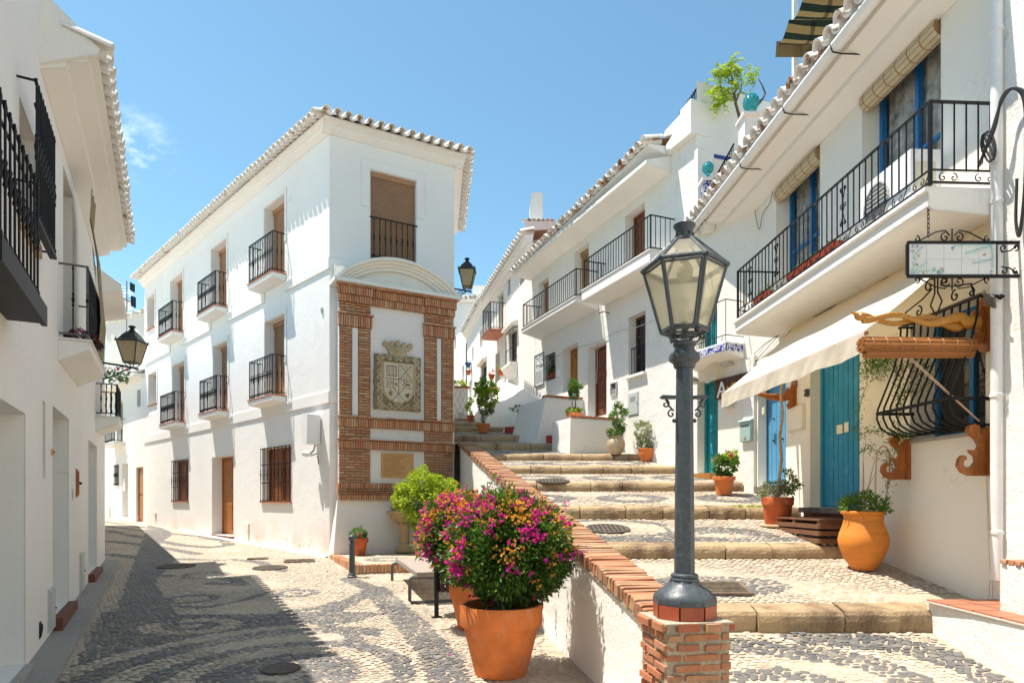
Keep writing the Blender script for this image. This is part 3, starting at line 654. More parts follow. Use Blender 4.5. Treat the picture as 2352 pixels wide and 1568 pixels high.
def brick_mesh(name, j=.006, mat='brick'):
    out_ = []
    for i in range(6):
        bm = bmesh.new(); bmesh.ops.create_cube(bm, size=1)
        bmesh.ops.bevel(bm, geom=bm.edges[:], offset=.05, segments=1, affect='EDGES')
        for v in bm.verts: v.co += Vector([random.uniform(-1, 1)*.03 for _ in range(3)])
        me = bpy.data.meshes.new(name); bm.to_mesh(me); bm.free(); me.materials.append(MATS[mat]); out_.append(me)
    return out_
BRK = brick_mesh('brick'); BRKC = brick_mesh('brick', mat='brick_coping'); BRKR = brick_mesh('brick', mat='brick_red')
nb = 178; slope = math.atan((wz1-wz0)/math.hypot(wy1-wy0, 2.24)); Lw = math.hypot(wy1-wy0, 2.24)/math.cos(slope)
for i in range(nb):
    t = (i+.5)/nb; y = wy0+(wy1-wy0)*t; x = xwall(y); c = Vector((x, y, wz(y)-.05))-nrm_*(.14+random.uniform(-.008, .008))+Vector((0, 0, random.uniform(-.006, .006)))
    o = link('brick', BRKC[i % 6], wall, c-Vector((xwall(wy0), wy0, -1.63)), (random.uniform(-.02, .02), -slope+random.uniform(-.03, .03), wl_ang+random.uniform(-.02, .02)), (Lw/nb*.80, .355, .105))
# ---------------------------------------------------------------- brick pillar
c0 = Vector((.956, 4.05)); pa = math.radians(10); a_ = Vector((math.cos(pa), math.sin(pa))); b_ = Vector((-math.sin(pa), math.cos(pa))); side = .44
pc = c0+(a_+b_)*side/2
pillar = thing('brick_pillar', 'square pillar of rough orange bricks and grey mortar carrying the lamp post', 'pillar', (pc.x, pc.y, -1.42), pa)
mb = MB(); h = side/2-.012; mb.box(-h, h, -h, h, 0, .645); sub(mb, 'mortar_core', 'mortar', pillar)
ztop = .655; ch = .0635; hs = side/2
for k in range(10):
    zc = ztop-ch*(k+.5)
    for s_ in range(4):
        R = Matrix.Rotation(s_*math.pi/2, 3, 'Z'); first = .115 if k % 2 else .24
        xs_ = [-hs]; x = -hs+first
        while x < hs-.06: xs_.append(x); x += .245 if k else .23
        xs_.append(hs+(0 if k else 0))
        for a0, a1 in zip(xs_, xs_[1:]):
            if a1-a0 < .04: continue
            if s_ % 2 == k % 2 and a0 == -hs: a0 += .055
            if s_ % 2 == k % 2 and a1 == hs: a1 -= .06
            jut = random.uniform(-.008, .014)+(.022 if k == 0 else 0); dep = .07
            p = R @ Vector(((a0+a1)/2, -hs-jut+dep/2, zc+random.uniform(-.003, .003)))
            link('brick', BRKR[random.randrange(6)], pillar, p, (random.uniform(-.06, .06), random.uniform(-.035, .035), s_*math.pi/2+random.uniform(-.05, .05)), (a1-a0-random.uniform(.012, .04), dep, (random.uniform(.036, .046) if k else .05)))
mb = MB(); mb.box(-hs-.01, hs+.01, -hs-.01, hs+.01, .64, .652); sub(mb, 'mortar_top', 'mortar', pillar)
# ---------------------------------------------------------------- brick and tile bench wall at the right edge
FY0 = 3.2
bench = thing('low_wall_bench', 'low white rendered wall with terracotta paving tiles on top beside the first step', 'wall', (3.64, FY0, -1.4))
mb = MB(); X1 = 4.46
pts = [(0, 0), (.03, 2.0), (.06, 2.62), (X1-3.64+.1, 2.62), (X1-3.64+.1, 0)]
mb.prism(pts, -.1, .50, 'z'); sub(mb, 'render_coat', 'plaster_rough', bench)
mb = MB(); mb.box(.01, X1-3.64, .0, 2.60, .50, .510); sub(mb, 'grout', 'grout', bench)
tm = MB(); tm.box(-.5, .5, -.5, .5, -.5, .5, .01); tme = tm.mesh('paving_tile', 'floor_tile')
nx_, ny_ = 3, 8
for i in range(nx_):
    for j in range(ny_):
        link('paving_tile', tme, bench, (.02+.27*(i+.5), 2.6-.30*(j+.5), .515+random.uniform(-.001, .001)), (0, 0, 0), (.250, .280, .018))
t = thing('brick_capped_block', 'taller white block capped with red bricks at the right edge of the stairs', 'wall', (3.90, 3.0, -1.4))
mb = MB(); mb.box(0, .75, 0, 2.22, .0, .895); sub(mb, 'render_coat', 'plaster_rough', t)
for j in range(30): link('brick', BRKR[j % 6], t, (.12, 2.2-.07*j-.03, .912), (0, 0, 0), (.26, .06, .035))
# ---------------------------------------------------------------- parts that houses share
def wall(h, fac, u0, u1, z0, z1, opens=(), mat='plaster', name='wall', thick=.0, reveal_mat=None, ztop=None, base=None):
    """one facade: real openings with jambs. opens: (ua, ub, za, zb, depth). local y>0 is inwards"""
    us = sorted(set([u0, u1]+[o[0] for o in opens]+[o[1] for o in opens])); zz = sorted(set([z0, z1]+[o[2] for o in opens]+[o[3] for o in opens]))
    def split(a):
        r = []
        for p, q in zip(a, a[1:]):
            n = max(1, int((q-p)/1.0)); r += [p+(q-p)*i/n for i in range(n)]
        return r+[a[-1]]
    us, zz = split(us), split(zz)
    bm = bmesh.new(); vd = {}
    def v(u, z, y=0.0):
        k = (round(u, 4), round(z, 4), round(y, 4))
        if k not in vd:
            zt = z
            if ztop and abs(z-z1) < 1e-6: zt = ztop(u)
            vd[k] = bm.verts.new((u, y, zt))
        return vd[k]
    for a, b in zip(us, us[1:]):
        for c, d in zip(zz, zz[1:]):
            mu, mz = (a+b)/2, (c+d)/2
            if any(o[0] < mu < o[1] and o[2] < mz < o[3] for o in opens): continue
            bm.faces.new((v(a, c), v(b, c), v(b, d), v(a, d)))
    for ua, ub, za, zb, dp in opens:
        su = [x for x in us if ua-1e-6 <= x <= ub+1e-6]; sz = [x for x in zz if za-1e-6 <= x <= zb+1e-6]
        for p, q in zip(su, su[1:]):
            bm.faces.new((v(p, zb), v(q, zb), v(q, zb, dp), v(p, zb, dp))); bm.faces.new((v(q, za), v(p, za), v(p, za, dp), v(q, za, dp)))
        for p, q in zip(sz, sz[1:]):
            bm.faces.new((v(ua, p), v(ua, q), v(ua, q, dp), v(ua, p, dp))); bm.faces.new((v(ub, q), v(ub, p), v(ub, p, dp), v(ub, q, dp)))
    me = bpy.data.meshes.new(name); bm.to_mesh(me); bm.free(); me.materials.append(MATS[mat])
    return h.part(me, name, mat, fac)
def core(h, pts, z0, z1, mat='plaster', name='wall_body', y=None):
    """the rest of the building behind the facade: closed outline in plan"""
    mb = MB(); mb.prism([(p[0], p[1]) for p in pts], z0, z1, 'z'); return h.part(mb, name, mat)
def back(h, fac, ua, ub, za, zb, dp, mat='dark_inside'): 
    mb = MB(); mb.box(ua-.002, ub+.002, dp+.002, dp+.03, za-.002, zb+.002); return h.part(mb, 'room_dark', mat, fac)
def slats(mb, ua, ub, za, zb, y, pitch, th, dep):
    z = zb-pitch/2
    while z > za:
        mb.box(ua, ub, y, y+dep, z-th/2, z+th/2); z -= pitch
def blind_window(h, fac, ua, ub, za, zb, dp, mat='blind_wood', frame='wood_brown', pitch=.034, cords=3, lower=1.0):
    mb = MB(); fw = .05
    mb.box(ua, ua+fw, dp-.02, dp+.04, za, zb); mb.box(ub-fw, ub, dp-.02, dp+.04, za, zb); mb.box(ua+fw, ub-fw, dp-.02, dp+.04, zb-fw, zb); mb.box(ua+fw, ub-fw, dp-.02, dp+.04, za, za+fw)
    wd = h.part(mb, 'window', frame, fac)
    mb = MB(); mb.box(ua+fw, ub-fw, dp+.02, dp+.03, za+fw, zb-fw); sub(mb, 'pane', 'dark_inside', wd)
    zl = zb-(zb-za)*lower+.02
    mb = MB(); slats(mb, ua+.012, ub-.012, zl, zb-.10, dp-.045, pitch, pitch*.70, .012); sub(mb, 'blind', mat, wd, kind='stuff')
    mb = MB(); mb.box(ua+.005, ub-.005, dp-.075, dp-.024, zb-.11, zb-.003)
    for i in range(cords+1):
        u_ = ua+(ub-ua)*(i+.5)/(cords+1); mb.box(u_-.003, u_+.003, dp-.050, dp-.046, zl, zb-.1)
    sub(mb, 'blind_roll', mat, wd)
    return wd
def wood_window(h, fac, ua, ub, za, zb, dp, mat='wood_red', bars=2, glass='window_glass', label=None, shut=False):
    mb = MB(); fw = .055; m_ = (ua+ub)/2
    for a, b in ((ua, ua+fw), (ub-fw, ub), (m_-.03, m_+.03)): mb.box(a, b, dp-.03, dp+.03, za, zb)
    for a, b in ((ua+fw, m_-.03), (m_+.03, ub-fw)):
        mb.box(a, b, dp-.03, dp+.03, zb-fw, zb); mb.box(a, b, dp-.03, dp+.03, za, za+fw)
        for k in range(bars):
            z = za+(zb-za)*(k+1)/(bars+1); mb.box(a, b, dp-.02, dp+.03, z-.018, z+.018)
    wd = h.part(mb, 'window', mat, fac)
    for a, b in ((ua+fw, m_-.03), (m_+.03, ub-fw)):
        mb = MB(); mb.box(a-.002, b+.002, dp+.0, dp+.012, za+fw-.002, zb-fw+.002); sub(mb, 'shutter_panel' if shut else 'pane', mat if shut else glass, wd)
    return wd
def panel_door(h, fac, ua, ub, za, zb, dp, mat='wood_honey', cols=2, rows=(.30, .12, .42), handle=True, step=None, frame=True, studs=False, label=None):
    fw = .06 if frame else 0
    mb = MB(); mb.box(ua, ua+fw, dp-.03, dp+.05, za, zb); mb.box(ub-fw, ub, dp-.03, dp+.05, za, zb); mb.box(ua+fw, ub-fw, dp-.03, dp+.05, zb-fw, zb)
    mb.box(ua+fw+.004, ub-fw-.004, dp, dp+.045, za, zb-fw-.004)
    d = h.part(mb, 'door', mat, fac)
    if label: d['label'] = label
    W = (ub-ua-2*fw); H = zb-fw-za; m_ = .07; z = za+.09; tot = sum(rows); av = H-.09-.07-m_*(len(rows)-1)
    for r in rows:
        hh = av*r/tot; cw = (W-m_*(cols+1))/cols
        for c in range(cols):
            x = ua+fw+m_+c*(cw+m_); mb = MB()
            o_, i_ = .0, min(.035, cw*.25, hh*.25)
            vs = [(x, dp-.001, z), (x+cw, dp-.001, z), (x+cw, dp-.001, z+hh), (x, dp-.001, z+hh), (x+i_, dp-.022, z+i_), (x+cw-i_, dp-.022, z+i_), (x+cw-i_, dp-.022, z+hh-i_), (x+i_, dp-.022, z+hh-i_)]
            mb.add(vs, [(0, 1, 5, 4), (1, 2, 6, 5), (2, 3, 7, 6), (3, 0, 4, 7), (4, 5, 6, 7)]); sub(mb, 'panel', mat, d)
        z += hh+m_
    if handle:
        mb = MB(); hx = ub-fw-.06; hz = za+(zb-za)*.47; mb.ball((hx, dp-.05, hz), .025); mb.tube([(hx, dp-.05, hz), (hx, dp, hz)], .01); mb.box(hx-.02, hx+.02, dp-.006, dp-.001, hz-.09, hz+.06); sub(mb, 'handle', 'steel_pole', d)
    return d
def plank_door(h, fac, ua, ub, za, zb, dp, mat='paint_blue', n=8, frame=.07, studs=(), handle=True, label=None, top_rail=True):
    mb = MB(); mb.box(ua, ua+frame, dp-.03, dp+.05, za, zb); mb.box(ub-frame, ub, dp-.03, dp+.05, za, zb); mb.box(ua+frame, ub-frame, dp-.03, dp+.05, zb-frame*1.4, zb)
    mb.box(ua+frame, ub-frame, dp+.02, dp+.045, za, zb-frame*1.4); d = h.part(mb, 'door', mat, fac)
    if label: d['label'] = label
    W = ub-ua-2*frame
    for i in range(n):
        a = ua+frame+W*i/n+.003; b = ua+frame+W*(i+1)/n-.003; mb = MB(); mb.prism([(a, dp+.015), (a+.008, dp-random.uniform(.002, .008)), (b-.008, dp-random.uniform(.002, .008)), (b, dp+.015)], za+.02, zb-frame*1.4-.004, 'z'); sub(mb, 'plank', mat, d)
    for sz in studs:
        for i in range(1, n, 2):
            x = ua+frame+W*(i+.5)/n; mb = MB(); mb.ball((x, dp-.012, za+(zb-za)*sz), .018, 8, 4); sub(mb, 'stud', 'iron_black', d)
    if handle:
        hx = ub-frame-.05; hz = za+(zb-za)*.42
        mb = MB(); mb.lathe([(.035, 0), (.035, .01), (.01, .012), (.01, .03), (.03, .04), (.03, .06), (.001, .065)], 12); me = mb.mesh('door_knob', 'drain_iron', True)
        link('door_knob', me, d, (hx, dp-.003, hz), (math.pi/2, 0, 0)); link('door_lock', me, d, (hx, dp-.003, hz+.22), (math.pi/2, 0, 0), (.6, .6, .6))
    return d
def baluster_mesh(H, r=.009, knobs=True, seg=6):
    mb = MB(); k = [(r, 0)]
    if knobs:
        k += [(r*1.9, .03), (r*1.9, .05), (r, .07), (r, H*.40), (r*1.9, H*.42), (r*1.2, H*.45), (r*2.3, H*.50), (r*1.2, H*.55), (r*1.9, H*.58), (r, H*.60), (r, H-.07), (r*1.7, H-.05), (r, H-.02)]
    k.append((r, H)); mb.lathe(k, seg); return mb.mesh('baluster', 'iron_black', True)
BAL = {}
def bal(H, r=.009, knobs=True):
    k = (round(H, 2), r, knobs)
    if k not in BAL: BAL[k] = baluster_mesh(H, r, knobs)
    return BAL[k]
def balcony(h, fac, ua, ub, z, out, H, th=.14, n=None, knobs=True, rail='iron_black', slab='plaster_smooth', tile=True, r=.009, gap=.105, inset=.03, taper=.0, label=None, low=.06, under=None):
    """slab with railing: z is the top of the slab"""
    mb = MB(); mb.prism([(0, z-th-taper), (-out, z-th), (-out, z-.02), (0, z-.02)], ua, ub, 'x')
    mb.v = [(x, y, zz) for (x, y, zz) in mb.v]
    b = h.part(mb, 'balcony', slab, fac)
    if label: b['label'] = label
    mb = MB(); mb.box(ua-.02, ub+.02, -out-.02, 0, z-.02, z+.005); sub(mb, 'floor_edge', 'sill_tile' if tile else slab, b)
    a, c, yo = ua+inset, ub-inset, -out+inset
    rr_ = .014
    for zz in (z+low, z+H):
        mb = MB(); mb.box(a-rr_, a+rr_, yo-rr_, 0, zz-.009, zz+.009); mb.box(c-rr_, c+rr_, yo-rr_, 0, zz-.009, zz+.009); mb.box(a+rr_, c-rr_, yo-rr_, yo+rr_, zz-.009, zz+.009); sub(mb, 'handrail', rail, b)
    me = bal(H-low, r, knobs); N = n or max(2, round((c-a)/gap))
    for i in range(N+1): link('baluster', me, b, (a+(c-a)*i/N, yo, z+low))
    m_ = max(1, round((out-inset)/gap))
    for i in range(1, m_):
        for x in (a, c): link('baluster', me, b, (x, yo+(-yo)*i/m_, z+low))
    for x in (a, c): mb = MB(); mb.box(x-.012, x+.012, yo-.012, yo+.012, z-.0, z+H); sub(mb, 'corner_post', rail, b)
    return b
def grille(h, fac, ua, ub, za, zb, out=.03, n=8, cross=(.5,), knobs=True, r=.008, label=None, name='window_grille'):
    mb = MB()
    for zz in (za+.03, zb-.03)+tuple(za+(zb-za)*c for c in cross): mb.box(ua-.02, ub+.02, -out-.006, -out+.006, zz-.010, zz+.010)
    if out > .06:
        for zz in (za+.03, zb-.03):
            for x in (ua, ub): mb.box(x-.008, x+.008, -out+.006, .0, zz-.008, zz+.008)
    g_ = h.part(mb, name, 'iron_black', fac); me = bal(zb-za-.02, r, knobs)
    for i in range(n+1): link('bar', me, g_, (ua+(ub-ua)*i/n, -out-.012 if knobs else -out, za+.01))
    return g_
def moulding(h, fac, ua, ub, za, zb, w=.10, p=.02, mat='plaster_smooth', drop=.6):
    mb = MB(); zt = zb+w; mb.box(ua-w, ub+w, -p, 0, zb+.02, zt); zl = zb-(zb-za)*drop; mb.box(ua-w, ua-.02, -p, 0, zl, zb+.02); mb.box(ub+.02, ub+w, -p, 0, zl, zb+.02); return h.part(mb, 'window_surround', mat, fac)
def sill(h, fac, ua, ub, za, out=.05, mat='sill_tile', th=.03):
    mb = MB(); mb.box(ua-.04, ub+.04, -out, .04, za-th, za+.003); return h.part(mb, 'sill', mat, fac)
def tile_mesh(name, mat, L=.46, r0=.094, r1=.076, th=.018, up=True, seg=7):
    V = []; Fc = []
    for y, r in ((0, r0), (L, r1)):
        for rr_ in (r, r-th):
            for k in range(seg+1):
                a = math.pi*k/seg; V.append((rr_*math.cos(a)*random.uniform(.97, 1.03), y, (rr_*math.sin(a) if up else -rr_*math.sin(a))))
    n = seg+1
    for k in range(seg):
        Fc += [(k, k+1, 2*n+k+1, 2*n+k), (n+k+1, n+k, 3*n+k, 3*n+k+1), (k, n+k, n+k+1, k+1), (2*n+k, 2*n+k+1, 3*n+k+1, 3*n+k)]
    for k in (0, seg): Fc.append((k, 2*n+k, 3*n+k, n+k))
    me = bpy.data.meshes.new(name); me.from_pydata(V, [], Fc); me.materials.append(MATS[mat]); me.polygons.foreach_set('use_smooth', [True]*len(Fc)); me.set_sharp_from_angle(angle=math.radians(50)); return me
TM = {}
def eave(h, fac, u0, u1, z, over, pitch=20, sp=.205, mat='tile_white', soffit='plaster_smooth', rows=1, steps=((.05, .12), (.12, .06)), zend=None, roof=None, roof_len=4, small=1.0, parts=True):
    """cornice, a row of curved tiles along the edge, and the tiled slope above. z: height of the soffit edge"""
    if mat not in TM: TM[mat] = ([tile_mesh('roof_tile', mat) for _ in range(3)], [tile_mesh('roof_tile', mat, up=False, r0=.085, r1=.07) for _ in range(3)])
    up, dn = TM[mat]; zf = (lambda u: z) if zend is None else (lambda u: z+(zend-z)*(u-u0)/(u1-u0)); pr = math.radians(pitch)
    N = max(1, round((u1-u0)/sp)); p = h.root
    for i in range(N+1):
        u = u0+(u1-u0)*i/N; zz = zf(u)
        for r_ in range(rows):
            yy = -over+.0+r_*.36*math.cos(pr); zr = zz+.075+r_*.36*math.sin(pr)+random.uniform(-.008, .010)
            pt = fac.pt(u, -yy+random.uniform(-.012, .012)+.06, zr)
            link('roof_tile', up[i % 3], p, (pt.x-h.x, pt.y-h.y, pt.z-h.z0), (pr, random.uniform(-.04, .04), fac.ang+random.uniform(-.03, .03)), (small, 1, small))
            if i < N and r_ == 0:
                pt = fac.pt(u+(u1-u0)/N/2, -yy+.03, zr+.028)
                link('roof_tile', dn[i % 3], p, (pt.x-h.x, pt.y-h.y, pt.z-h.z0), (pr, 0, fac.ang), (small, 1, small))
    # stepped cornice
    mb = MB(); prev = 0
    ow = over-(.17 if steps == 'small' else .06); zt = 0.085 if steps == 'small' else 0.045
    prof = [(0, -.20), (-ow*.55, -.10), (-ow*.55, -.05), (-ow, -.01), (-ow, zt), (.05, zt+.05)] if steps == 'small' else [(0, -.30), (-ow*.45, -.22), (-ow*.45, -.16), (-ow*.85, -.10), (-ow*.85, -.04), (-ow, -.03), (-ow, zt), (.05, zt+.05)] if steps else [(0, -.10), (-ow, -.02), (-ow, zt), (.05, zt+.05)]
    n = 6; m_ = len(prof)
    for i in range(n+1):
        u = u0+(u1-u0)*i/n; mb.v += [(u, y, zf(u)+q) for y, q in prof]
    for i in range(n):
        for k in range(m_): mb.f.append((i*m_+k, i*m_+(k+1) % m_, (i+1)*m_+(k+1) % m_, (i+1)*m_+k))
    mb.f += [tuple(range(m_)), tuple(range((n+1)*m_-1, n*m_-1, -1))]
    h.part(mb, 'cornice', soffit, fac)
    if roof:
        mb = MB(); y0_ = -over+.30; c_, s_ = math.cos(pr), math.sin(pr); NN = N*2; V = []
        nn = max(2, int((u1-u0)/sp*2))
        for i in range(nn+1):
            u = u0+(u1-u0)*i/nn; b_ = .05*(i % 2)
            mb.v += [(u, y0_, zf(u)+.13+.30*s_/c_*.6+b_), (u, y0_+roof_len*c_, zf(u)+.13+.30*s_/c_*.6+b_+roof_len*s_)]
        for i in range(nn): mb.f.append((2*i, 2*i+2, 2*i+3, 2*i+1))
        h.part(mb, 'roof', 'tile_terra', fac)
def pxbox(fac, pl, pr, ytop, ybot, at='r', w=0):
    """opening surveyed from its two sides and the heights at one side"""
    p = pr if at == 'r' else pl; return (fac.u(pl, w), fac.u(pr, w), fac.z(p, ybot, w), fac.z(p, ytop, w))
# ================================================================ corner house between the two streets
ZB = -1.28
hA = House('corner_house', 'three storey white corner house with iron balconies and a tiled coat of arms front', 'house', PA[0], PA[1], ZB)
zE = 8.28
# openings: px left, px right, y top, y bottom (at the right side)
up_ = [(608.5, 653.6, 452, 629.6), (486, 520, 542, 704.7), (392.5, 419.6, 625.6, 762.6)]
mid_ = [(609.6, 653.6, 712, 905), (491, 522.5, 786, 941), (397, 424, 832, 971)]
sm_ = [(339.5, 355, 674, 749), (342, 359.3, 853, 926)]
opsA = []; B_ = []
for lst, fl in ((up_, 0), (mid_, 1)):
    zf = sum(FA.z(o[1], o[3]) for o in lst)/3; zt = sum(FA.z(o[1], o[2]) for o in lst)/3
    for o in lst: B_.append((FA.u(o[0]), FA.u(o[1]), zf, zt, fl))
S_ = [(*pxbox(FA, a, b, c, d),) for a, b, c, d in sm_]
W1 = pxbox(FA, 602, 669, 1022, 1151); W2 = pxbox(FA, 397, 433, 1056, 1151); DA = pxbox(FA, 487, 536, 1043.5, 1224)
DA = (DA[0], DA[1], float(zg(0, FA.d(536)))+.10, DA[3])
dz = (W1[2]+W2[2])/2; W1 = (W1[0], W1[1], dz, W1[3]); W2 = (W2[0], W2[1], dz, W1[3])
for b in B_: opsA.append((b[0], b[1], b[2], b[3], .30))
for s in S_: opsA.append((*s, .30))
opsA += [(*W1, .22), (*W2, .22), (*DA, .34)]
wall(hA, FA, 0, FA.L, ZB-.3, zE, opsA, 'plaster_front')
for i, (a, b, c, d, fl) in enumerate(B_):
    blind_window(hA, FA, a, b, c, d, .28)
    sg = (b-a); balcony(hA, FA, a-.22, b+.10, c-.02, .36, .98, th=.13, gap=.10, taper=.05)
    moulding(hA, FA, a, b, c, d, .13, .018)
for s in S_: blind_window(hA, FA, *s, .28); sill(hA, FA, s[0], s[1], s[2]); moulding(hA, FA, *s, .13, .018, drop=1)
for W_ in (W1, W2):
    wood_window(hA, FA, *W_, .20, 'wood_amber', 2, shut=True); grille(hA, FA, W_[0]+.01, W_[1]-.01, W_[2]-.02, W_[3]+.03, .03, 8, (.35, .68)); sill(hA, FA, W_[0], W_[1], W_[2], .06)
panel_door(hA, FA, *DA, .32, 'wood_honey', 2, (.42, .12, .42))
mb = MB(); mb.box(DA[0]-.06, DA[1]+.06, -.05, .33, DA[2]-.12, DA[2]-.001); hA.part(mb, 'doorstep', 'red_stone', FA)
for (cy1, cy2) in ((591, 618), (898, 925)):
    z1_, z2_ = FA.z(756, cy2), FA.z(756, cy1)
    if cy1 > 700:
        mb = MB(); mb.box(0, FA.L+.02, -.03, 0, z1_, z2_); hA.part(mb, 'string_course', 'plaster_smooth', FA)
        mb = MB(); mb.box(-.02, .30, -.03, 0, z1_, z2_); hA.part(mb, 'string_course', 'plaster_smooth', FF)
    else:
        us_ = [0]+[x for b in B_[:3][::-1] for x in (b[0], b[1])]+[FA.L+.02]
        for a, b in zip(us_[::2], us_[1::2]): mb = MB(); mb.box(a, b, -.03, 0, z1_, z2_); hA.part(mb, 'string_course', 'plaster_smooth', FA)
        mb = MB(); mb.box(-.02, .85, -.03, 0, z1_, z2_); hA.part(mb, 'string_course', 'plaster_smooth', FF)
# narrow front
WF = pxbox(FF, 851, 956, 404, 612); WF = (WF[0], WF[1], WF[2]-.05, FF.z(851, 390))
wall(hA, FF, 0, FF.L, ZB-.3, zE, [(*WF, .16)], 'plaster_smooth')
blind_window(hA, FF, *WF, .14, 'blind_wood', 'wood_brown', .036, 5)
moulding(hA, FF, WF[0], WF[1], WF[2], WF[3], .22, .014, drop=.42)
mb = MB(); zr = FF.z(851, 498); mb.box(WF[0]-.02, WF[1]+.03, -.02, .0, zr-.012, zr+.012); mb.box(WF[0], WF[1], -.015, -.002, WF[2]+.10, WF[2]+.12)
rl = hA.part(mb, 'window_railing', 'iron_black', FF); me = bal(zr-WF[2]-.1, .010, True)
for i in range(8): link('baluster', me, rl, (WF[0]+(WF[1]-WF[0])*(i+.6)/8.2, -.012, WF[2]+.10))
mb = MB(); mb.box(WF[0]-.01, WF[1]+.01, -.01, .13, WF[2]-.04, WF[2]+.004); hA.part(mb, 'sill', 'sill_tile', FF)
wall(hA, FS, 0, FS.L, ZB-.3, zE, [], 'plaster')
pb = [FA.pt(.0, -.4), FA.pt(FA.L-.3, -.40), FF.pt(.2, -.40), FF.pt(FF.L-.25, -.4), FS.pt(FS.L, -.3)]
core(hA, [(p.x, p.y) for p in pb]+[(FS.pt(FS.L, -.3).x-2, FS.pt(FS.L).y+3), (FA.pt(0, -.4).x, FA.pt(0, -.4).y+4)], ZB, zE+.1, 'plaster', 'wall_core')
eave(hA, FA, -.1, FA.L+.10, zE+.02, .38, sp=.22, steps='small')
eave(hA, FF, -.16, FF.L+.22, zE+.02, .40, sp=.235, steps='small')
eave(hA, FS, -.1, FS.L, zE+.02, .40, sp=.22, steps='small')
# tiled hip roof
mb = MB(); e1, e2, e3 = FA.pt(-.1, .1, zE+.24), FA.pt(FA.L+.05, .15, zE+.24), FF.pt(FF.L+.1, .15, zE+.24); e4 = FS.pt(FS.L, .1, zE+.24)
r1 = FA.pt(-.1, -2.6, zE+1.1); r2 = FF.pt(FF.L*.48, -2.2, zE+1.05); r3 = FS.pt(FS.L, -2.4, zE+1.1)
mb.add([e1, e2, e3, e4, r1, r2, r3], [(0, 1, 5, 4), (1, 2, 5), (2, 3, 6, 5), (4, 5, 6)]); hA.part(mb, 'roof', 'tile_terra')
# fittings on the long front
def on(fac, label_name, name, cat, px, py, w_, mk, group=None):
    u, z = fac.u(px), fac.z(px, py); p = fac.pt(u, 0, z); t = thing(name, label_name, cat, p, fac.ang, group); mk(t); return t
def meter(wd, ht, mat='meter_door', out=.035, slots=0, knob=True):
    def f(t):
        mb = MB(); mb.box(-wd/2, wd/2, -out*.5, .02, 0, ht); sub(mb, 'case', mat, t)
        mb = MB(); mb.box(-wd/2+.025, wd/2-.025, -out, -out*.5-.001, .025, ht-.025); sub(mb, 'cover', mat, t)
        if knob: mb = MB(); mb.ball((wd/2-.05, -out-.004, ht*.5), .012, 8, 4); sub(mb, 'latch', 'iron_grey', t)
        for i in range(slots): mb = MB(); mb.box(-wd*.25, wd*.25, -out-.003, -out+.001, ht*.62+i*.04, ht*.62+i*.04+.012); sub(mb, 'vent_slot', 'iron_grey', t)
    return f
on(FA, 'small white meter hatch low on the wall right of the honey coloured door', 'meter_box', 'meter box', 568, 1242, 0, meter(.34, .50, 'plaster_cream'))
on(FA, 'tiny white vent hatch low on the wall near the far street door', 'meter_box', 'meter box', 358, 1191, 0, meter(.16, .24, 'plaster_cream', slots=2))
def corner_light(t):
    mb = MB(); mb.prism([(-.12, -.36), (.12, -.36), (.15, .30), (-.10, .34), (-.15, .2)], -.34, -.02, 'y'); sub(mb, 'housing', 'white_metal', t)
    mb = MB(); mb.tube([(.05, -.1, -.36), (.05, -.14, -.5), (.0, -.2, -.58)], .018); mb.tube([(.03, -.02, -.55), (.0, -.2, -.62)], .014); sub(mb, 'bracket', 'steel_pole', t)
    mb = MB(); mb.lathe([(.03, 0), (.06, .04), (.075, .12), (.07, .15)], 14); link('lamp_head', mb.mesh('lamp_head', 'white_metal', True), t, (-.06, -.2, -.60), (.3, -1.2, 0))
    mb = MB(); mb.tube([(.05, -.05, -.6), (.10, -.05, -.72), (.07, -.03, -.8)], .01); sub(mb, 'cable', 'cable_black', t)
on(FA, 'white weatherproof floodlight box on the corner of the long house front', 'floodlight', 'light', 731, 985, 0, corner_light)
# ================================================================ brick and stone wall fountain with the coat of arms
SW = .24; SF = FF.off(SW)
def sy(zx, zy): return (717.8+zx*.4027, 574.2+zy*.4027)
def su(zx): return SF.u(717.8+zx*.4027)
def sz(zx, zy): return SF.z(*sy(zx, zy))
L0, L1, R0, R1 = su(150), su(330), su(637), su(800)
pc_ = SF.pt((L0+R1)/2); shr = House('wall_fountain', 'brick framed wall shrine with pediment, stone coat of arms and clay plaque', 'monument', pc_.x, pc_.y, -1.2)
Zbase, Zlow0, Zlow1 = -1.32, sz(150, 1425), sz(150, 1325)
zb2, zb1 = sz(150, 1130), sz(150, 1075); za2, za1 = sz(150, 1005), sz(150, 945); zc2, zc1 = sz(150, 430), sz(150, 355); zt2, zt1 = sz(150, 292), sz(150, 195); zp = sz(125, 165)
wb = []
mb = MB(); x0s, x1s = L0-.02, R1+.02
mb.box(x0s+.03, x1s-.03, .02, SW-.004, Zlow0, zt1); shr.part(mb, 'white_panel', 'plaster_smooth', SF)
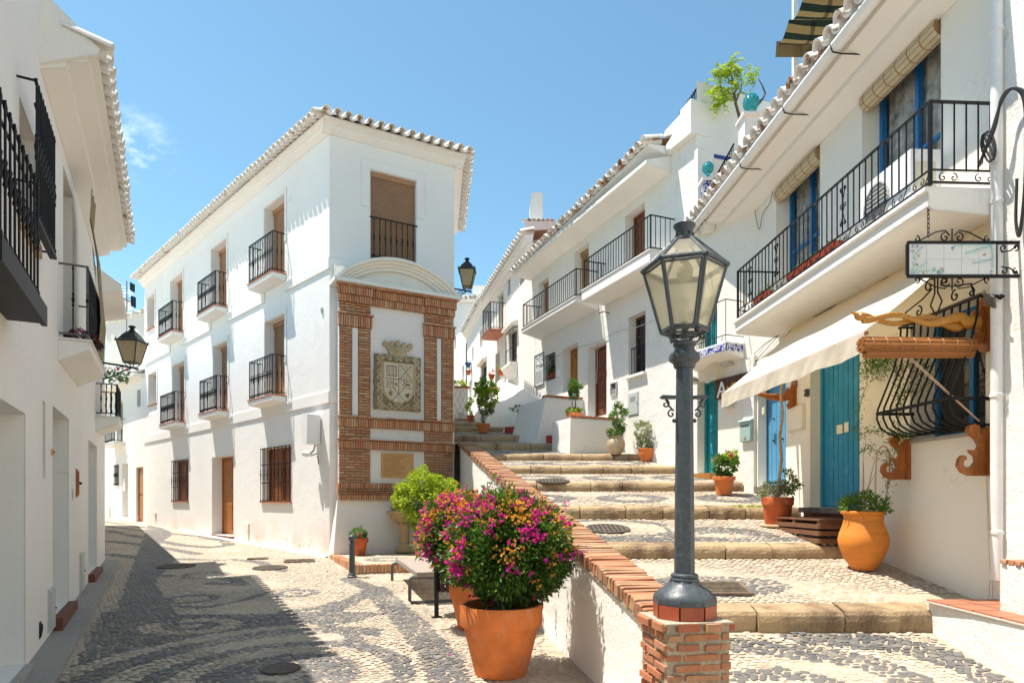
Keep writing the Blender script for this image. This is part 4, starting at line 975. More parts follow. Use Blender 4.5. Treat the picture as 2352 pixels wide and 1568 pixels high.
# splayed base
mb = MB(); e = .10; mb.add([(x0s-.0, .02, Zlow0), (x1s, .02, Zlow0), (x1s+.02, -.02, Zbase), (x0s-.12, -.06, Zbase), (x0s, SW-.004, Zlow0), (x1s, SW-.004, Zlow0), (x1s+.02, SW-.004, Zbase), (x0s-.16, SW-.004, Zbase)], [(3, 2, 1, 0), (0, 4, 7, 3), (1, 2, 6, 5), (0, 1, 5, 4), (4, 5, 6, 7)])
shr.part(mb, 'plinth', 'plaster', SF)
bricks = []        # (u, y, z, su, sy, sz)
def course(a, b, za, zb, proud, L=.24, ch=.062, dep=.10):
    n = max(1, round((zb-za)/ch)); c = (zb-za)/n
    for k in range(n):
        x = a-(L*.5 if k % 2 else 0); z = za+c*(k+.5)
        while x < b-.01:
            p, q = max(a, x), min(b, x+L)
            if q-p > .03:
                j = random.uniform(-.006, .008); bricks.append(((p+q)/2, -proud+dep/2-j, z+random.uniform(-.003, .003), q-p-.012, dep, c-.020))
            x += L
def soldier(a, b, za, zb, proud, wd=.055, dep=.12):
    n = max(1, round((b-a)/wd)); c = (b-a)/n
    for k in range(n): bricks.append((a+c*(k+.5), -proud+dep/2-random.uniform(-.006, .008), (za+zb)/2+random.uniform(-.004, .004), c-.012, dep, zb-za-.008))
cl = (L1-L0)*.40; cr = (R1-R0)*.42
for a, b, c in ((L0, L1, cl), (R0, R1, cr)):
    course(a, b, Zlow1, zb2, .03); course(a, b, zb1, za2, .03); course(a, b, zc1, zt2, .05)
    course(a, a+c, za1, zc2, .05); course(b-c, b, za1, zc2, .05)
    soldier(a-.03, b+.03, zc2, zc1-.03, .08); course(a-.06, b+.06, zc1-.03, zc1+.02, .11, .22, .05)
soldier(L0-.02, R1+.02, za2, za1-.03, .06); course(L0-.05, R1+.04, za1-.03, za1+.02, .10, .22, .05)
soldier(L0-.03, R1+.03, zb2, zb1-.03, .07); course(L0-.06, R1+.04, zb1-.03, zb1+.015, .11, .22, .045)
h3 = (Zlow1-Zlow0); soldier(L0-.03, R1+.02, Zlow1-h3*.36, Zlow1, .06); course(L0-.07, R1+.04, Zlow1-h3*.68, Zlow1-h3*.36, .11, .24, .045); soldier(L0-.02, R1+.02, Zlow0, Zlow1-h3*.68, .08)
hh_ = zt1-zt2; soldier(L1-.02, R0+.02, zt2+.0, zt2+hh_*.42, .07); soldier(L1-.02, R0+.02, zt2+hh_*.42, zt1-.04, .11)
for a, b in ((L0-.03, L1), (R0, R1+.03)): soldier(a, b, zt2+.0, zt2+hh_*.42, .11); soldier(a-.03, b+.02, zt2+hh_*.42, zt1-.04, .16)
course(L0-.09, R1+.07, zt1-.04, zt1+.01, .19, .22, .05)
mort = MB()
for a, b, c in ((L0, L1, cl), (R0, R1, cr)):
    mort.box(a+.008, b-.008, -.012, .02, Zlow1, zt2); mort.box(a+.008, a+c-.008, -.030, -.018, za1, zc2); mort.box(b-c+.008, b-.008, -.030, -.018, za1, zc2)
mort.v = mort.v
for (a, b, z_, z__, p) in ((L0-.01, R1+.01, za2, za1, .03), (L0-.01, R1+.01, zb2, zb1, .04), (L0-.01, R1+.01, Zlow0, Zlow1, .03), (L0-.01, R1+.01, zt2, zt1, .04)): mort.box(a, b, -p, .019, z_+.004, z__-.004)
shr.part(mort, 'mortar', 'mortar_dark', SF)
# white strips between the coupled pilasters
for a, b, c in ((L0, L1, cl), (R0, R1, cr)): mb = MB(); mb.box(a+c+.006, b-c-.006, -.030, -.0185, za1+.03, zc2-.01); shr.part(mb, 'white_strip', 'plaster_smooth', SF)
order = sorted(range(len(bricks)), key=lambda i: -bricks[i][3]*bricks[i][5])
fr = SF; cnt = 0; rest = MB()
for i in order:
    u, y, z, a, b, c = bricks[i]
    if cnt < 300:
        pt = SF.pt(u, -y, z); link('brick', BRK[i % 6], shr.root, (pt.x-shr.x, pt.y-shr.y, z-shr.z0), (random.uniform(-.02, .02), random.uniform(-.015, .015), SF.ang+random.uniform(-.02, .02)), (a, b, c)); cnt += 1
    else:
        me_ = BRK[i % 6]; rest.add([(v.co.x*a+u, v.co.y*b+y, v.co.z*c+z) for v in me_.vertices], [tuple(p.vertices) for p in me_.polygons])
shr.part(rest, 'brickwork', 'brick_mass', SF, kind='stuff')
# pediment: cornice slab and segmental arch of receding rings
mb = MB(); a, b = L0-.15, R1+.12; th_ = .085
z0_ = zt1+.012
mb.box(a, b, -.25, SW-.004, z0_, z0_+th_); shr.part(mb, 'pediment_slab', 'plaster_old', SF)
mu_ = (a+b)/2; hw = (b-a)/2-.02; rise = sz(430, 60)-(z0_+th_)+.02; Rr = (hw*hw+rise*rise)/(2*rise)
def arc(R_, cz, n=28):
    hw_ = math.sqrt(max(0, R_*R_-(cz)**2)); 
    an = math.asin(min(1, hw_/R_)); return [(mu_+R_*math.sin(-an+2*an*i/n), R_*math.cos(-an+2*an*i/n)-cz) for i in range(n+1)]
cz = Rr-rise; zbase_ = z0_+th_
for k, (Ri, Ro, yy) in enumerate(((Rr-.07, Rr, -.22), (Rr-.13, Rr-.07, -.15), (Rr-.19, Rr-.13, -.10), (Rr-.26, Rr-.19, -.05))):
    o1, o2 = arc(Ro, cz), arc(Ri, cz); mb = MB(); n = len(o1); V = []
    for y in (yy, SW-.004):
        V += [(x, y, z+zbase_) for x, z in o1]+[(x, y, z+zbase_) for x, z in o2]
    Fc = []
    for i in range(n-1): Fc += [(i, i+1, n+i+1, n+i), (2*n+i, 3*n+i, 3*n+i+1, 2*n+i+1), (i, 2*n+i, 2*n+i+1, i+1), (n+i, n+i+1, 3*n+i+1, 3*n+i)]
    mb.add(V, Fc); shr.part(mb, 'arch_moulding', 'plaster_cream', SF, 'all' if False else False)
o2 = arc(Rr-.26, cz); mb = MB(); mb.prism([(x, z+zbase_) for x, z in o2], .03, SW-.004); shr.part(mb, 'tympanum', 'plaster_cream', SF)
for x_ in (a+.22, b-.22): mb = MB(); mb.box(x_-.13, x_+.13, SW-.16, SW-.004, zbase_+.06, zbase_+.36); shr.part(mb, 'acroterion', 'plaster_rough', SF)
# ---- stone coat of arms
k0, k1 = su(350), su(612); kz1, kz0 = sz(352, 590), sz(352, 905); kw, kh = k1-k0, kz1-kz0; kc = (k0+k1)/2
arms = MB(); ol = []
for i in range(40):
    t = i/40*4; s = int(t); f = t-s; j = random.uniform(-.012, .012)
    ol.append([(k0+kw*f, kz0+j), (k1+j, kz0+kh*f), (k1-kw*f, kz1+j), (k0+j, kz1-kh*f)][s])
arms.prism(ol, -.06, .022); coat = shr.part(arms, 'coat_of_arms', 'carved_stone', SF)
cr_ = MB(); cw_ = kw*.26; zc_ = kz1
cr_.prism([(kc-cw_*.62, zc_-.02), (kc+cw_*.62, zc_-.02), (kc+cw_*.75, zc_+.10), (kc+cw_*1.05, zc_+.22), (kc-cw_*1.05, zc_+.22), (kc-cw_*.75, zc_+.10)], -.07, .022)
for i in range(5):
    x = kc+cw_*1.05*(i-2)/2*.98; z = zc_+.26+(.03 if i == 2 else 0)-(.01 if i in (0, 4) else 0)
    cr_.prism([(x-.05, zc_+.2), (x+.05, zc_+.2), (x+.065, z), (x+.03, z+.055), (x-.03, z+.055), (x-.065, z)], -.075, .022); cr_.ball((x, -.075, z+.03), .035, 8, 5)
for i in range(7): cr_.ball((kc+cw_*.95*(i-3)/3.2, -.07, zc_+.17), .022, 8, 4, (1.3, .8, 1))
cr_.tube([(kc-cw_*.92, -.072, zc_+.13), (kc, -.078, zc_+.12), (kc+cw_*.92, -.072, zc_+.13)], .012); cr_.tube([(kc-cw_*1.0, -.072, zc_+.21), (kc, -.078, zc_+.205), (kc+cw_*1.0, -.072, zc_+.21)], .012)
for s_ in (-1, 1): cr_.tube([(x, -.07, z) for x, z in spiral(kc+s_*.055, zc_+.06, .05, 1.2, math.pi/2, 16, s_)], .014)
sub(cr_, 'crown', 'scroll_stone', coat, True)
# shield outline
sw2 = kw*.30+.02; stp = kz1-kh*.15; sbt = kz0+kh*.13
def shield(sc):
    w_, top, bot = sw2*sc, stp-(1-sc)*.12, sbt+(1-sc)*.12; zm = bot+w_*1.05
    P_ = [(kc-w_, top), (kc+w_, top)]
    for i in range(13): an = -math.pi*i/12; P_.append((kc+w_*math.cos(an), zm+w_*1.05*math.sin(an)))
    return P_
mb = MB(); mb.prism(shield(1.20), -.085, -.059); sub(mb, 'shield_border', 'scroll_stone', coat)
mb = MB(); mb.prism(shield(1.08), -.100, -.084); sub(mb, 'shield_rim', 'buff_stone', coat)
mb = MB(); mb.prism(shield(.97), -.106, -.099); sub(mb, 'shield', 'shield_face', coat)
gv = MB(); wS = sw2*.93; zt_ = stp-.02; zmid = stp-(stp-sbt)*.40
def ln(x0, z0, x1, z1, r=.006):
    v = Vector((x1-x0, 0, z1-z0)); n_ = Vector((-v.z, 0, v.x)).normalized()*r
    A = Vector((kc+x0, -.1065, z0)); B = Vector((kc+x1, -.1065, z1)); y_ = Vector((0, -.003, 0))
    gv.add([A+n_+y_, A-n_+y_, B-n_+y_, B+n_+y_, A+n_, A-n_, B-n_, B+n_], [(0, 1, 2, 3), (0, 4, 5, 1), (1, 5, 6, 2), (2, 6, 7, 3), (3, 7, 4, 0)])
def poly(pts): gv.prism([(kc+x, z) for x, z in pts], -.1095, -.1055)
ln(0, zt_, 0, zmid-.36); ln(-wS, zmid, 0, zmid, .007); ln(0, zmid, wS, zmid-.02, .007)
bx0, bx1, bz0, bz1 = -wS*.86, -wS*.18, zmid+.06, zt_-.05
for a_1 in ((bx0, bz0, bx1, bz0), (bx0, bz1, bx1, bz1), (bx0, bz0, bx0, bz1), (bx1, bz0, bx1, bz1)): ln(*a_1, .007)
for i in range(1, 7): x = bx0+(bx1-bx0)*i/7; ln(x, bz0, x, bz1, .004)
ln(.02, zt_, wS-.01, zmid+.01, .006); ln(.02, zmid+.01, wS-.01, zt_, .006)
for i in range(1, 5):
    x = wS*i/5; zc2_ = (zt_+zmid)/2; k_ = (zt_-zmid)/2*abs(1-2*abs(i/5-.5)*1.0)*.5; dlt = abs(i/5-.5)*(zt_-zmid)
    ln(x, zt_, x, zc2_+dlt+.01, .004); ln(x, zmid+.01, x, zc2_-dlt-.01, .004)
def blot(x, z, s): poly([(x-s*.5, z-s), (x+s*.4, z-s*.7), (x+s*.6, z+s*.3), (x, z+s), (x-s*.6, z+s*.4)])
for x, z in ((.035, .09), (.03, .16), (.06, .125), (.17, .08), (.2, .13), (.17, .125), (.19, .17)): blot(x*wS/.22, zmid+z*(zt_-zmid)/.26, .014)
zr1, zr2 = zmid-.10, zmid-.20
for i in range(5): z = zmid-.05-.028*i; ln(-wS*.85, z, -wS*.42, z, .004)
ln(-wS*.85, zmid-.05, -wS*.85, zmid-.162, .004); ln(-wS, zmid-.20, -wS*.28, zmid-.215, .006)
for s_ in (-1, 1): ln(s_*wS*.38, zmid, s_*wS*.38, zmid-.16, .006); ln(s_*wS*.38, zmid-.16, s_*wS*.22, zmid-.27, .006); ln(s_*wS*.22, zmid-.27, 0, zmid-.34, .006)
for i in range(6): an = i*math.pi/6; ln(-.19*wS-.035*math.cos(an), zmid-.12-.035*math.sin(an), -.19*wS+.035*math.cos(an), zmid-.12+.035*math.sin(an), .003)
for x, z in ((.1, .07), (.22, .13), (.1, .2)): blot(x*wS*1.1, zmid-z, .014)
ln(wS*.38, zmid-.05, wS, zmid-.055, .005); ln(wS*.35, zmid-.19, wS, zmid-.205, .006)
hx, hz = wS*.66, zmid-.12    # hound passant
poly([(hx-.06, hz+.012), (hx-.075, hz+.03), (hx-.055, hz+.045), (hx-.035, hz+.03), (hx+.045, hz+.022), (hx+.075, hz-.002), (hx+.05, hz+.008), (hx+.055, hz-.05), (hx+.042, hz-.05), (hx+.035, hz-.012), (hx-.02, hz-.01), (hx-.045, hz-.052), (hx-.055, hz-.045), (hx-.035, hz)])
zj = zmid-.34; ln(0, zj, -wS*.62, zj-.13*kh/1.25-.07, .008); ln(0, zj, wS*.60, zj-.21, .006)
dx_, dz_ = -wS*.58, zmid-.33; R_ = .085
for a_1, b_1 in (((0, 1), (1, 0)), ((1, 0), (0, -1)), ((0, -1), (-1, 0)), ((-1, 0), (0, 1))): ln(dx_+a_1[0]*R_*.8, dz_+a_1[1]*R_, dx_+b_1[0]*R_*.8, dz_+b_1[1]*R_, .005)
poly([(dx_-.03, dz_-.04), (dx_+.02, dz_-.045), (dx_+.015, dz_), (dx_+.03, dz_+.02), (dx_-.005, dz_+.045), (dx_-.03, dz_+.02)])
for i in range(6): x, z = (-.022 if i % 2 == 0 else .022), zj-.09-.045*(i//2); gv.prism([(kc+x+.010*math.cos(q*math.pi/3), z+.010*math.sin(q*math.pi/3)) for q in range(6)], -.1095, -.1055)
for x, z in ((-.9, .06), (-.9, .12), (-.9, .18), (-.55, .015), (-.3, .25), (-.28, .29), (-.85, .27)): gv.prism([(kc+x*wS+.008*math.cos(q*math.pi/3), zmid-z+.008*math.sin(q*math.pi/3)) for q in range(6)], -.1095, -.1055)
ex, ez = wS*.62, zj-.01      # eagle
poly([(ex-.085, ez+.01), (ex-.04, ez+.015), (ex-.02, ez-.005), (ex-.03, ez+.05), (ex+.0, ez+.022), (ex+.02, ez+.03), (ex+.05, ez+.045), (ex+.085, ez+.02), (ex+.05, ez+.012), (ex+.04, ez-.03), (ex+.015, ez-.075), (ex-.01, ez-.05), (ex-.045, ez-.05), (ex-.01, ez-.02), (ex-.05, ez-.008)])
sub(gv, 'heraldic_relief', 'shield_groove', coat)
sc_ = MB(); m1, m2 = kw*.115, kh*.075
def scroll(x, z, r, st, sg, th=.017): sc_.tube([(x_, -.072-.02*i/14, z_) for i, (x_, z_) in enumerate(spiral(x, z, r, 1.15, st, 14, sg))], [th*(.5+.9*math.sin(math.pi*(i+1)/17)) for i in range(15)], 6)
for s_ in (-1, 1):
    X = lambda t: kc+s_*(kw/2-t)
    for i, z in enumerate(np.linspace(kz0+.10, kz1-.10, 8)):
        scroll(X(m1*.75), z, kw*.082, math.pi*(.5 if i % 2 else 1.5), s_*(1 if i % 2 else -1))
        for q in range(4): sc_.tube([(X(.02+.012*q), -.066, z-.05+.028*q), (X(m1*.8), -.078, z-.02+.028*q), (X(m1*1.45), -.066, z-.03+.034*q)], [.004, .010, .003], 5)
    for t in (.14, .30, .44): scroll(X(kw*t), kz0+m2*.95, kw*.075, 0 if s_ > 0 else math.pi, -s_); scroll(X(kw*t), kz1-m2*.95, kw*.062, 0 if s_ > 0 else math.pi, s_)
    for q in range(9): t = .05+.045*q; sc_.tube([(X(kw*t), -.066, kz0+.02), (X(kw*(t+.03)), -.08, kz0+.06), (X(kw*(t+.02)), -.066, kz0+.12+.12*(q < 3))], [.004, .011, .003], 5); sc_.tube([(X(kw*t), -.066, kz1-.02), (X(kw*(t+.03)), -.08, kz1-.05), (X(kw*(t+.025)), -.066, kz1-.1)], [.004, .010, .003], 5)
sub(sc_, 'acanthus_scrolls', 'scroll_stone', coat, True)
# ---- clay plaque with its inscription
q0, q1, qz1, qz0 = su(392), su(575), sz(392, 1155), sz(392, 1297)
mb = MB(); mb.box(q0, q1, -.02, .022, qz0, qz1); plq = shr.part(mb, 'plaque', 'plaque_clay', SF)
def text(s, size, mat, parent, loc, rot, depth=.002, align='LEFT', sc=(1, 1, 1), name='lettering'):
    cu = bpy.data.curves.new(name, 'FONT'); cu.body = s; cu.size = size; cu.extrude = depth; cu.align_x = align; cu.resolution_u = 2; o = bpy.data.objects.new('tmp', cu); COL.objects.link(o)
    bpy.context.view_layer.update(); me = bpy.data.meshes.new_from_object(o.evaluated_get(bpy.context.evaluated_depsgraph_get())); bpy.data.objects.remove(o); bpy.data.curves.remove(cu)
    me.materials.clear(); me.materials.append(MATS[mat]); me.name = name
    return link(name, me, parent, loc, rot, sc)
rows = ['LAS CASAS DE SOL NUEVO Y BARRIBARTO SAN SEBASTIAN', 'TODAS ELLAS CON PATIOS DE NUESTRA', 'LABRANZA Y TALLER DEL PUEBLO', 'LA VIDA LA PLAZA DE LA IGLESIA', 'Y EL CAMINO DE SAN SEBASTIAN', '1580 EN LA CASA DE LA RUTA DE MAYO', '1750 LA VILLA DE LAS CASAS DE FRENTE', 'TALLERES DEL PUEBLO Y LA PLAZA', 'EL CAMINO DE LA SIERRA', 'PARA QUE LOS QUE VIVEN DE SU OBRA', 'EL AYUNTAMIENTO']
rh = (qz1-qz0-.06)/len(rows)
for i, r_ in enumerate(rows): text(r_, rh*.62, 'engraved', plq, (q0+.035, -.0203, qz1-.03-rh*(i+.75)), (math.pi/2, 0, 0), .0012, sc=(min(1, (q1-q0-.07)/(len(r_)*rh*.62*.62)), 1, 1))
# ---- stone basin, spout and platform
bx = thing('stone_basin', 'round carved stone fountain basin on a pedestal under the coat of arms', 'fountain', SF.pt(su(500)-.02, .34, -1.17))
mb = MB(); mb.lathe([(.20, 0), (.21, .05), (.17, .07), (.15, .12), (.115, .16), (.105, .20), (.115, .22), (.105, .24), (.12, .60), (.15, .62), (.13, .66), (.001, .66)], 24); sub(mb, 'pedestal', 'buff_stone', bx, True)
mb = MB(); mb.lathe([(.10, .655), (.20, .69), (.32, .80), (.37, .87), (.40, .885), (.40, .925), (.36, .93), (.30, .86), (.15, .76), (.001, .74)], 32); sub(mb, 'bowl', 'buff_stone', bx, True)
sp = thing('water_spout', 'diamond shaped stone plate with an iron spout on the wall above the basin', 'spout', SF.pt(su(487), .025, sz(487, 1467)), SF.ang)
mb = MB(); mb.prism([(0, -.19), (.17, 0), (0, .19), (-.17, 0)], -.05, .0); sub(mb, 'stone_plate', 'carved_stone', sp)
mb = MB(); mb.lathe([(.05, 0), (.05, .03), (.028, .035), (.028, .10), (.018, .10), (.018, .03), (.001, .03)], 14); link('spout', mb.mesh('spout', 'iron_black', True), sp, (0, -.05, 0), (math.pi/2, 0, 0))
P1, P2, P3, P4 = SF.pt(x0s-.14, .02), Vector((-2.86, 11.95, 0)), Vector((-1.75, 12.25, 0)), Vector((-1.25, 15.2, 0)); P0 = SF.pt(x0s-.17, .10)
pl = [(-3.98, 14.28), (P2.x, P2.y), (P3.x, P3.y), (-.78, 13.6), (-1.2, 15.6), (-2.6, 15.3)]
plat = thing('fountain_platform', 'low pebble paved platform edged with upright orange bricks below the fountain', 'platform', (-2.4, 13.4, -1.36))
mb = MB(); mb.prism([(x+2.4, y-13.4) for x, y in pl], -.1, .165, 'z'); sub(mb, 'platform_top', 'sand_mortar', plat)
for (xa, ya), (xb, yb) in (((-3.98, 14.28), (P2.x, P2.y)), ((P2.x, P2.y), (P3.x, P3.y)), ((P3.x, P3.y), (-.78, 13.6))):
    d_ = Vector((xb-xa, yb-ya)); n = int(d_.length/.062); an = math.atan2(d_.y, d_.x)
    for i in range(n):
        t = (i+.5)/n; x, y = xa+d_.x*t, ya+d_.y*t; zb_ = float(zg(0, y)); 
        link('brick', BRK[i % 6], plat, (x+2.4-math.sin(an)*.07, y-13.4+math.cos(an)*.07, .10+.0), (random.uniform(-.03, .03), 0, an), (.052, .17, .16))
def plat_mask(X, Y):
    m_ = np.ones(X.shape, bool); n = len(pl); cx, cy = sum(p[0] for p in pl)/n, sum(p[1] for p in pl)/n
    for i in range(n):
        (xa, ya), (xb, yb) = pl[i], pl[(i+1) % n]; L = math.hypot(xb-xa, yb-ya); s = ((X-xa)*(yb-ya)-(Y-ya)*(xb-xa))/L; c = ((cx-xa)*(yb-ya)-(cy-ya)*(xb-xa))/L; m_ &= s*np.sign(c) > .17
    return m_
mosaic(plat_mask, lambda X, Y: np.full(np.shape(X), -1.195), lambda X, Y: (np.hypot(X+2.5, Y-13.2) < .5) & (np.hypot(X+2.5, Y-13.2) > .2), None, .072, .054, -4.2, -.6, 11.8, 15.6, 0)
for o in list(COL.objects):
    if o.name.startswith(('dark_pebbles', 'light_pebbles')) and o.parent is None: o.parent = plat; o.location = (2.4, -13.4, 1.36)
def Zs(y): return float(zs(0, y))
# ================================================================ farther house down the left street
far2 = (A_far[0]-.957*6.5, A_far[1]+6.5); FG = Fac(far2[0], far2[1], *A_far)
hG = House('cottage', 'low two storey white house beyond the corner house at the end of the left street', 'house', A_far[0]-2, A_far[1]+2, -.9)
gd1 = pxbox(FG, 313, 329, 1071, 1200); gd2 = pxbox(FG, 281, 294, 1063, 1190); gb = pxbox(FG, 268, 282, 920, 1015); gs = pxbox(FG, 315, 323, 893, 932); gw = pxbox(FG, 264, 273, 1066, 1114)
gd1 = (gd1[0], gd1[1], float(zg(0, 25))+.05, gd1[3]); gd2 = (gd2[0], gd2[1], float(zg(0, 28))+.1, gd2[3])
zG = 4.75
wall(hG, FG, 0, FG.L, -1.4, zG, [(*gd1, .12), (*gd2, .25), (*gb, .25), (*gs, .25), (*gw, .15)], 'plaster_old')
panel_door(hG, FG, *gd1, .10, 'wood_honey', 1, (.4, .4)); panel_door(hG, FG, *gd2, .22, 'white_metal', 1, (.6, .3)); blind_window(hG, FG, *gb, .22, 'blind_green'); back(hG, FG, *gs, .22); grille(hG, FG, *gw, .03, 5); back(hG, FG, *gw, .13)
balcony(hG, FG, gb[0]-.35, gb[1]+.35, gb[2]-.02, .40, .95, gap=.12, tile=False)
eave(hG, FG, 0, FG.L, zG, .32, sp=.22, mat='tile_white', steps=None)
mb = MB(); mb.tube([FG.pt(0, .32, zG+.02), FG.pt(FG.L, .32, zG+.02)], .07, 8); hG.part(mb, 'gutter', 'pipe_white')
core(hG, [tuple(FG.pt(0, -.35).xy), tuple(FG.pt(FG.L, -.35).xy), (FG.pt(FG.L, -5).x, FG.pt(FG.L, -5).y), (FG.pt(0, -5).x, FG.pt(0, -5).y)], -1, zG+.05, 'plaster')
mb = MB(); mb.quad((0, -.1, zG+.15), (FG.L, -.1, zG+.15), (FG.L, 4, zG+1.3), (0, 4, zG+1.3)); hG.part(mb, 'roof', 'tile_terra', FG)
on(FG, 'white hatch with a small lock on the wall beside the far door', 'meter_box', 'meter box', 287, 1128, 0, meter(.36, .55, 'plaster_cream'))
on(FG, 'white ground level hatch left of the doorways at the end of the street', 'meter_box', 'meter box', 252, 1186, 0, meter(.30, .45, 'plaster_cream'))
# house behind with chimney and aerial
bh = House('backdrop_house', 'plain white gabled house rising behind the far end of the left street', 'house', -19.5, 38, -1)
d0 = 38; xa, xb_ = rx(205)*d0, rx(345)*d0; z7 = rz(722)*d0
FK = Fac(xa, d0+1.5, xb_, d0-.5); wall(bh, FK, 0, FK.L, -1, z7, [], 'plaster_smooth'); core(bh, [tuple(FK.pt(0, -.1).xy), tuple(FK.pt(FK.L, -.1).xy), (xb_, d0+7), (xa, d0+7)], -1, z7-.05)
eave(bh, FK, 0, FK.L, z7-.1, .10, pitch=12, sp=.9, mat='tile_mixed', steps=None, small=2.2)
cx0 = rx(272)*39; mb = MB(); mb.box(cx0, cx0+.55, 38.6, 39.2, z7-.1, rz(692)*39); bh.part(mb, 'chimney', 'plaster'); mb = MB(); mb.box(cx0-.05, cx0+.6, 38.55, 39.25, rz(692)*39, rz(692)*39+.06); bh.part(mb, 'chimney_cap', 'sill_tile')
mb = MB()
for i in range(7): x = cx0-.95+i*.15; mb.box(x-.012, x+.012, 38.8, 38.83, z7, z7+.35+i*.07)
mb.tube([(cx0-.95, 38.8, z7+.35), (cx0, 38.8, z7+.82)], .02); bh.part(mb, 'roof_railing', 'iron_black', kind='stuff')
ap = P_ = Vector((rx(291)*37.5, 37.5, rz(772)*37.5)); an = thing('tv_aerial', 'rooftop television aerial on a steel mast behind the left street', 'aerial', ap)
H_ = (772-645)/F*37.5; mb = MB(); mb.tube([(0, 0, 0), (0, 0, H_)], .035); sub(mb, 'mast', 'steel_pole', an)
def grid_reflector(cx, cz, w_, h_, t):
    mb = MB(); 
    for i in range(7): z = cz-h_/2+h_*i/6; mb.tube([(cx-w_/2, -.1, z+.12*(i-3)/3), (cx+w_/2, .1, z-.12*(i-3)/3)], .009, 4)
    sub(mb, 'reflector', 'steel_pole', t)
grid_reflector(-.05, H_-.55, .7, 1.0, an); grid_reflector(-.05, H_-1.25, .75, .9, an)
mb = MB(); mb.tube([(-1.0, -.2, H_-.8), (.1, .1, H_-.65)], .02)
for i in range(9): x = -1.0+i*.11; mb.tube([(x, -.2, H_-.95+i*.016), (x, -.2, H_-.62+i*.016)], .01, 4)
sub(mb, 'director_boom', 'steel_pole', an, kind='stuff')
mb = MB(); mb.box(-.98, -.88, -.3, -.1, H_-1.05, H_-.58); mb.box(.35, .42, -.2, .2, H_-1.5, H_-.9); mb.box(.30, .36, -.2, .2, H_-.6, H_-.15); sub(mb, 'end_panel', 'iron_black', an)
# ================================================================ shaded houses along the left edge
uD = lambda d: (d-2.5)*math.sqrt(1+.53**2)
hD = House('shaded_house', 'shaded white house on the left with deep doorways and a wide pale eave', 'house', xd(8), 8, -1.6)
hN = House('tall_shaded_house', 'taller shaded white house at the left edge with black baluster grilles', 'house', xd(4.5), 4.5, -1.7)
D_N = 6.66; z_e = 4.72
op1 = (uD(3.0), uD(5.99), float(zg(0, 5))+.10, .79, .55); gr2w = (uD(5.75), uD(6.45), 2.55, 3.55, .25); gr1w = (uD(3.4), uD(5.1), 1.72, 2.65, .3)
FN = Fac(xd(2.5), 2.5, xd(D_N), D_N); wall(hN, FN, 0, FN.L, -2.0, 5.7, [op1, gr2w, gr1w], 'plaster_smooth')
FN0 = Fac(xd(-3), -3, xd(2.5), 2.5); wall(hN, FN0, 0, FN0.L, -2.0, 5.7, [], 'plaster_smooth')
core(hN, [(-9, -3), tuple(FN0.pt(0, -.02).xy), tuple(FN0.pt(FN0.L-.05, -.02).xy), tuple(FN.pt(0, -.6).xy), tuple(FN.pt(FN.L, -.6).xy), (xd(D_N)-6, D_N+1), (-9, 2.5)], -2, 5.7)
mb = MB(); mb.box(op1[0], op1[1], .54, .60, op1[2], op1[3]); hN.part(mb, 'door', 'plaster_grey', FN)
mb = MB(); mb.box(op1[0]-.02, op1[1]+.03, -.06, .54, op1[2]-.16, op1[2]-.001); hN.part(mb, 'doorstep', 'concrete', FN)
for o_ in (gr2w, gr1w): back(hN, FN, *o_)
grille(hN, FN, uD(5.64), uD(6.55), 2.47, 3.69, .13, 9, (.80, .16), r=.009); 
mb = MB(); mb.box(uD(5.62), uD(6.57), -.16, -.10, 2.44, 2.47); hN.part(mb, 'grille_base', 'iron_black', FN)
mb = MB(); mb.box(uD(5.68), uD(6.5), -.05, .02, 2.40, 2.52); hN.part(mb, 'sill', 'buff_stone', FN)
grille(hN, FN, uD(3.9), uD(5.25), 1.64, 2.62, .20, 10, (.82,), r=.009)
mb = MB(); mb.box(uD(3.8), uD(5.3), -.26, 0, 1.46, 1.52); mb.box(uD(3.8), uD(5.3), -.27, -.23, 1.44, 1.60); hN.part(mb, 'iron_tray', 'iron_black', FN)
mb = MB(); mb.box(uD(3.8), uD(5.28), -.22, 0, 1.53, 1.60); hN.part(mb, 'sill', 'buff_stone', FN)
u2 = FD.u
op2 = (uD(7.44), uD(8.67), float(zg(0, 8))+.16, 1.075, .5); op3 = (uD(10.87), uD(12.17), float(zg(0, 11.5))+.14, 1.0, .45); nich = (uD(6.82), uD(6.98), .24, 1.04, .10); opb = (uD(8.2), uD(9.08), 1.96, 4.2, .3)
FD2 = FD; wall(hD, FD2, uD(D_N)+.001, uD(13.8), -2.0, z_e+.05, [op2, op3, nich, opb], 'plaster_smooth', ztop=lambda u: z_e+.05 if u < uD(12.0) else 3.9)
back(hD, FD2, *op2, 'plaster_grey'); back(hD, FD2, *op3, 'plaster_grey'); back(hD, FD2, *nich, 'buff_stone'); back(hD, FD2, *opb)
for o_ in (op2, op3): mb = MB(); mb.box(o_[0]-.03, o_[1]+.03, -.10, .48, o_[2]-.22, o_[2]-.001); hD.part(mb, 'doorstep', 'red_stone', FD2)
core(hD, [tuple(FD.pt(uD(D_N)+.02, -.6).xy), tuple(FD.pt(uD(12), -.6).xy), (xd(12)-5, 14), (xd(D_N)-5, D_N+2)], -1.8, z_e)
core(hD, [tuple(FD.pt(uD(12), -.6).xy), tuple(FD.pt(uD(13.8), -.02).xy), (xd(13.8)-4, 15), (xd(12)-5, 14)], -1.8, 3.8)
core(hD, [(-8.95, 13.9), (-15.6, 24.2), (-20, 23), (-13, 13)], -1.8, 4.0, name='unseen_bend_house')  # unseen house round the bend, added to carry the shadow along the street
eave(hD, FD2, uD(D_N+.04), uD(11.9), z_e, .56, sp=.235, pitch=14, mat='tile_white', steps=((.1, .1),))
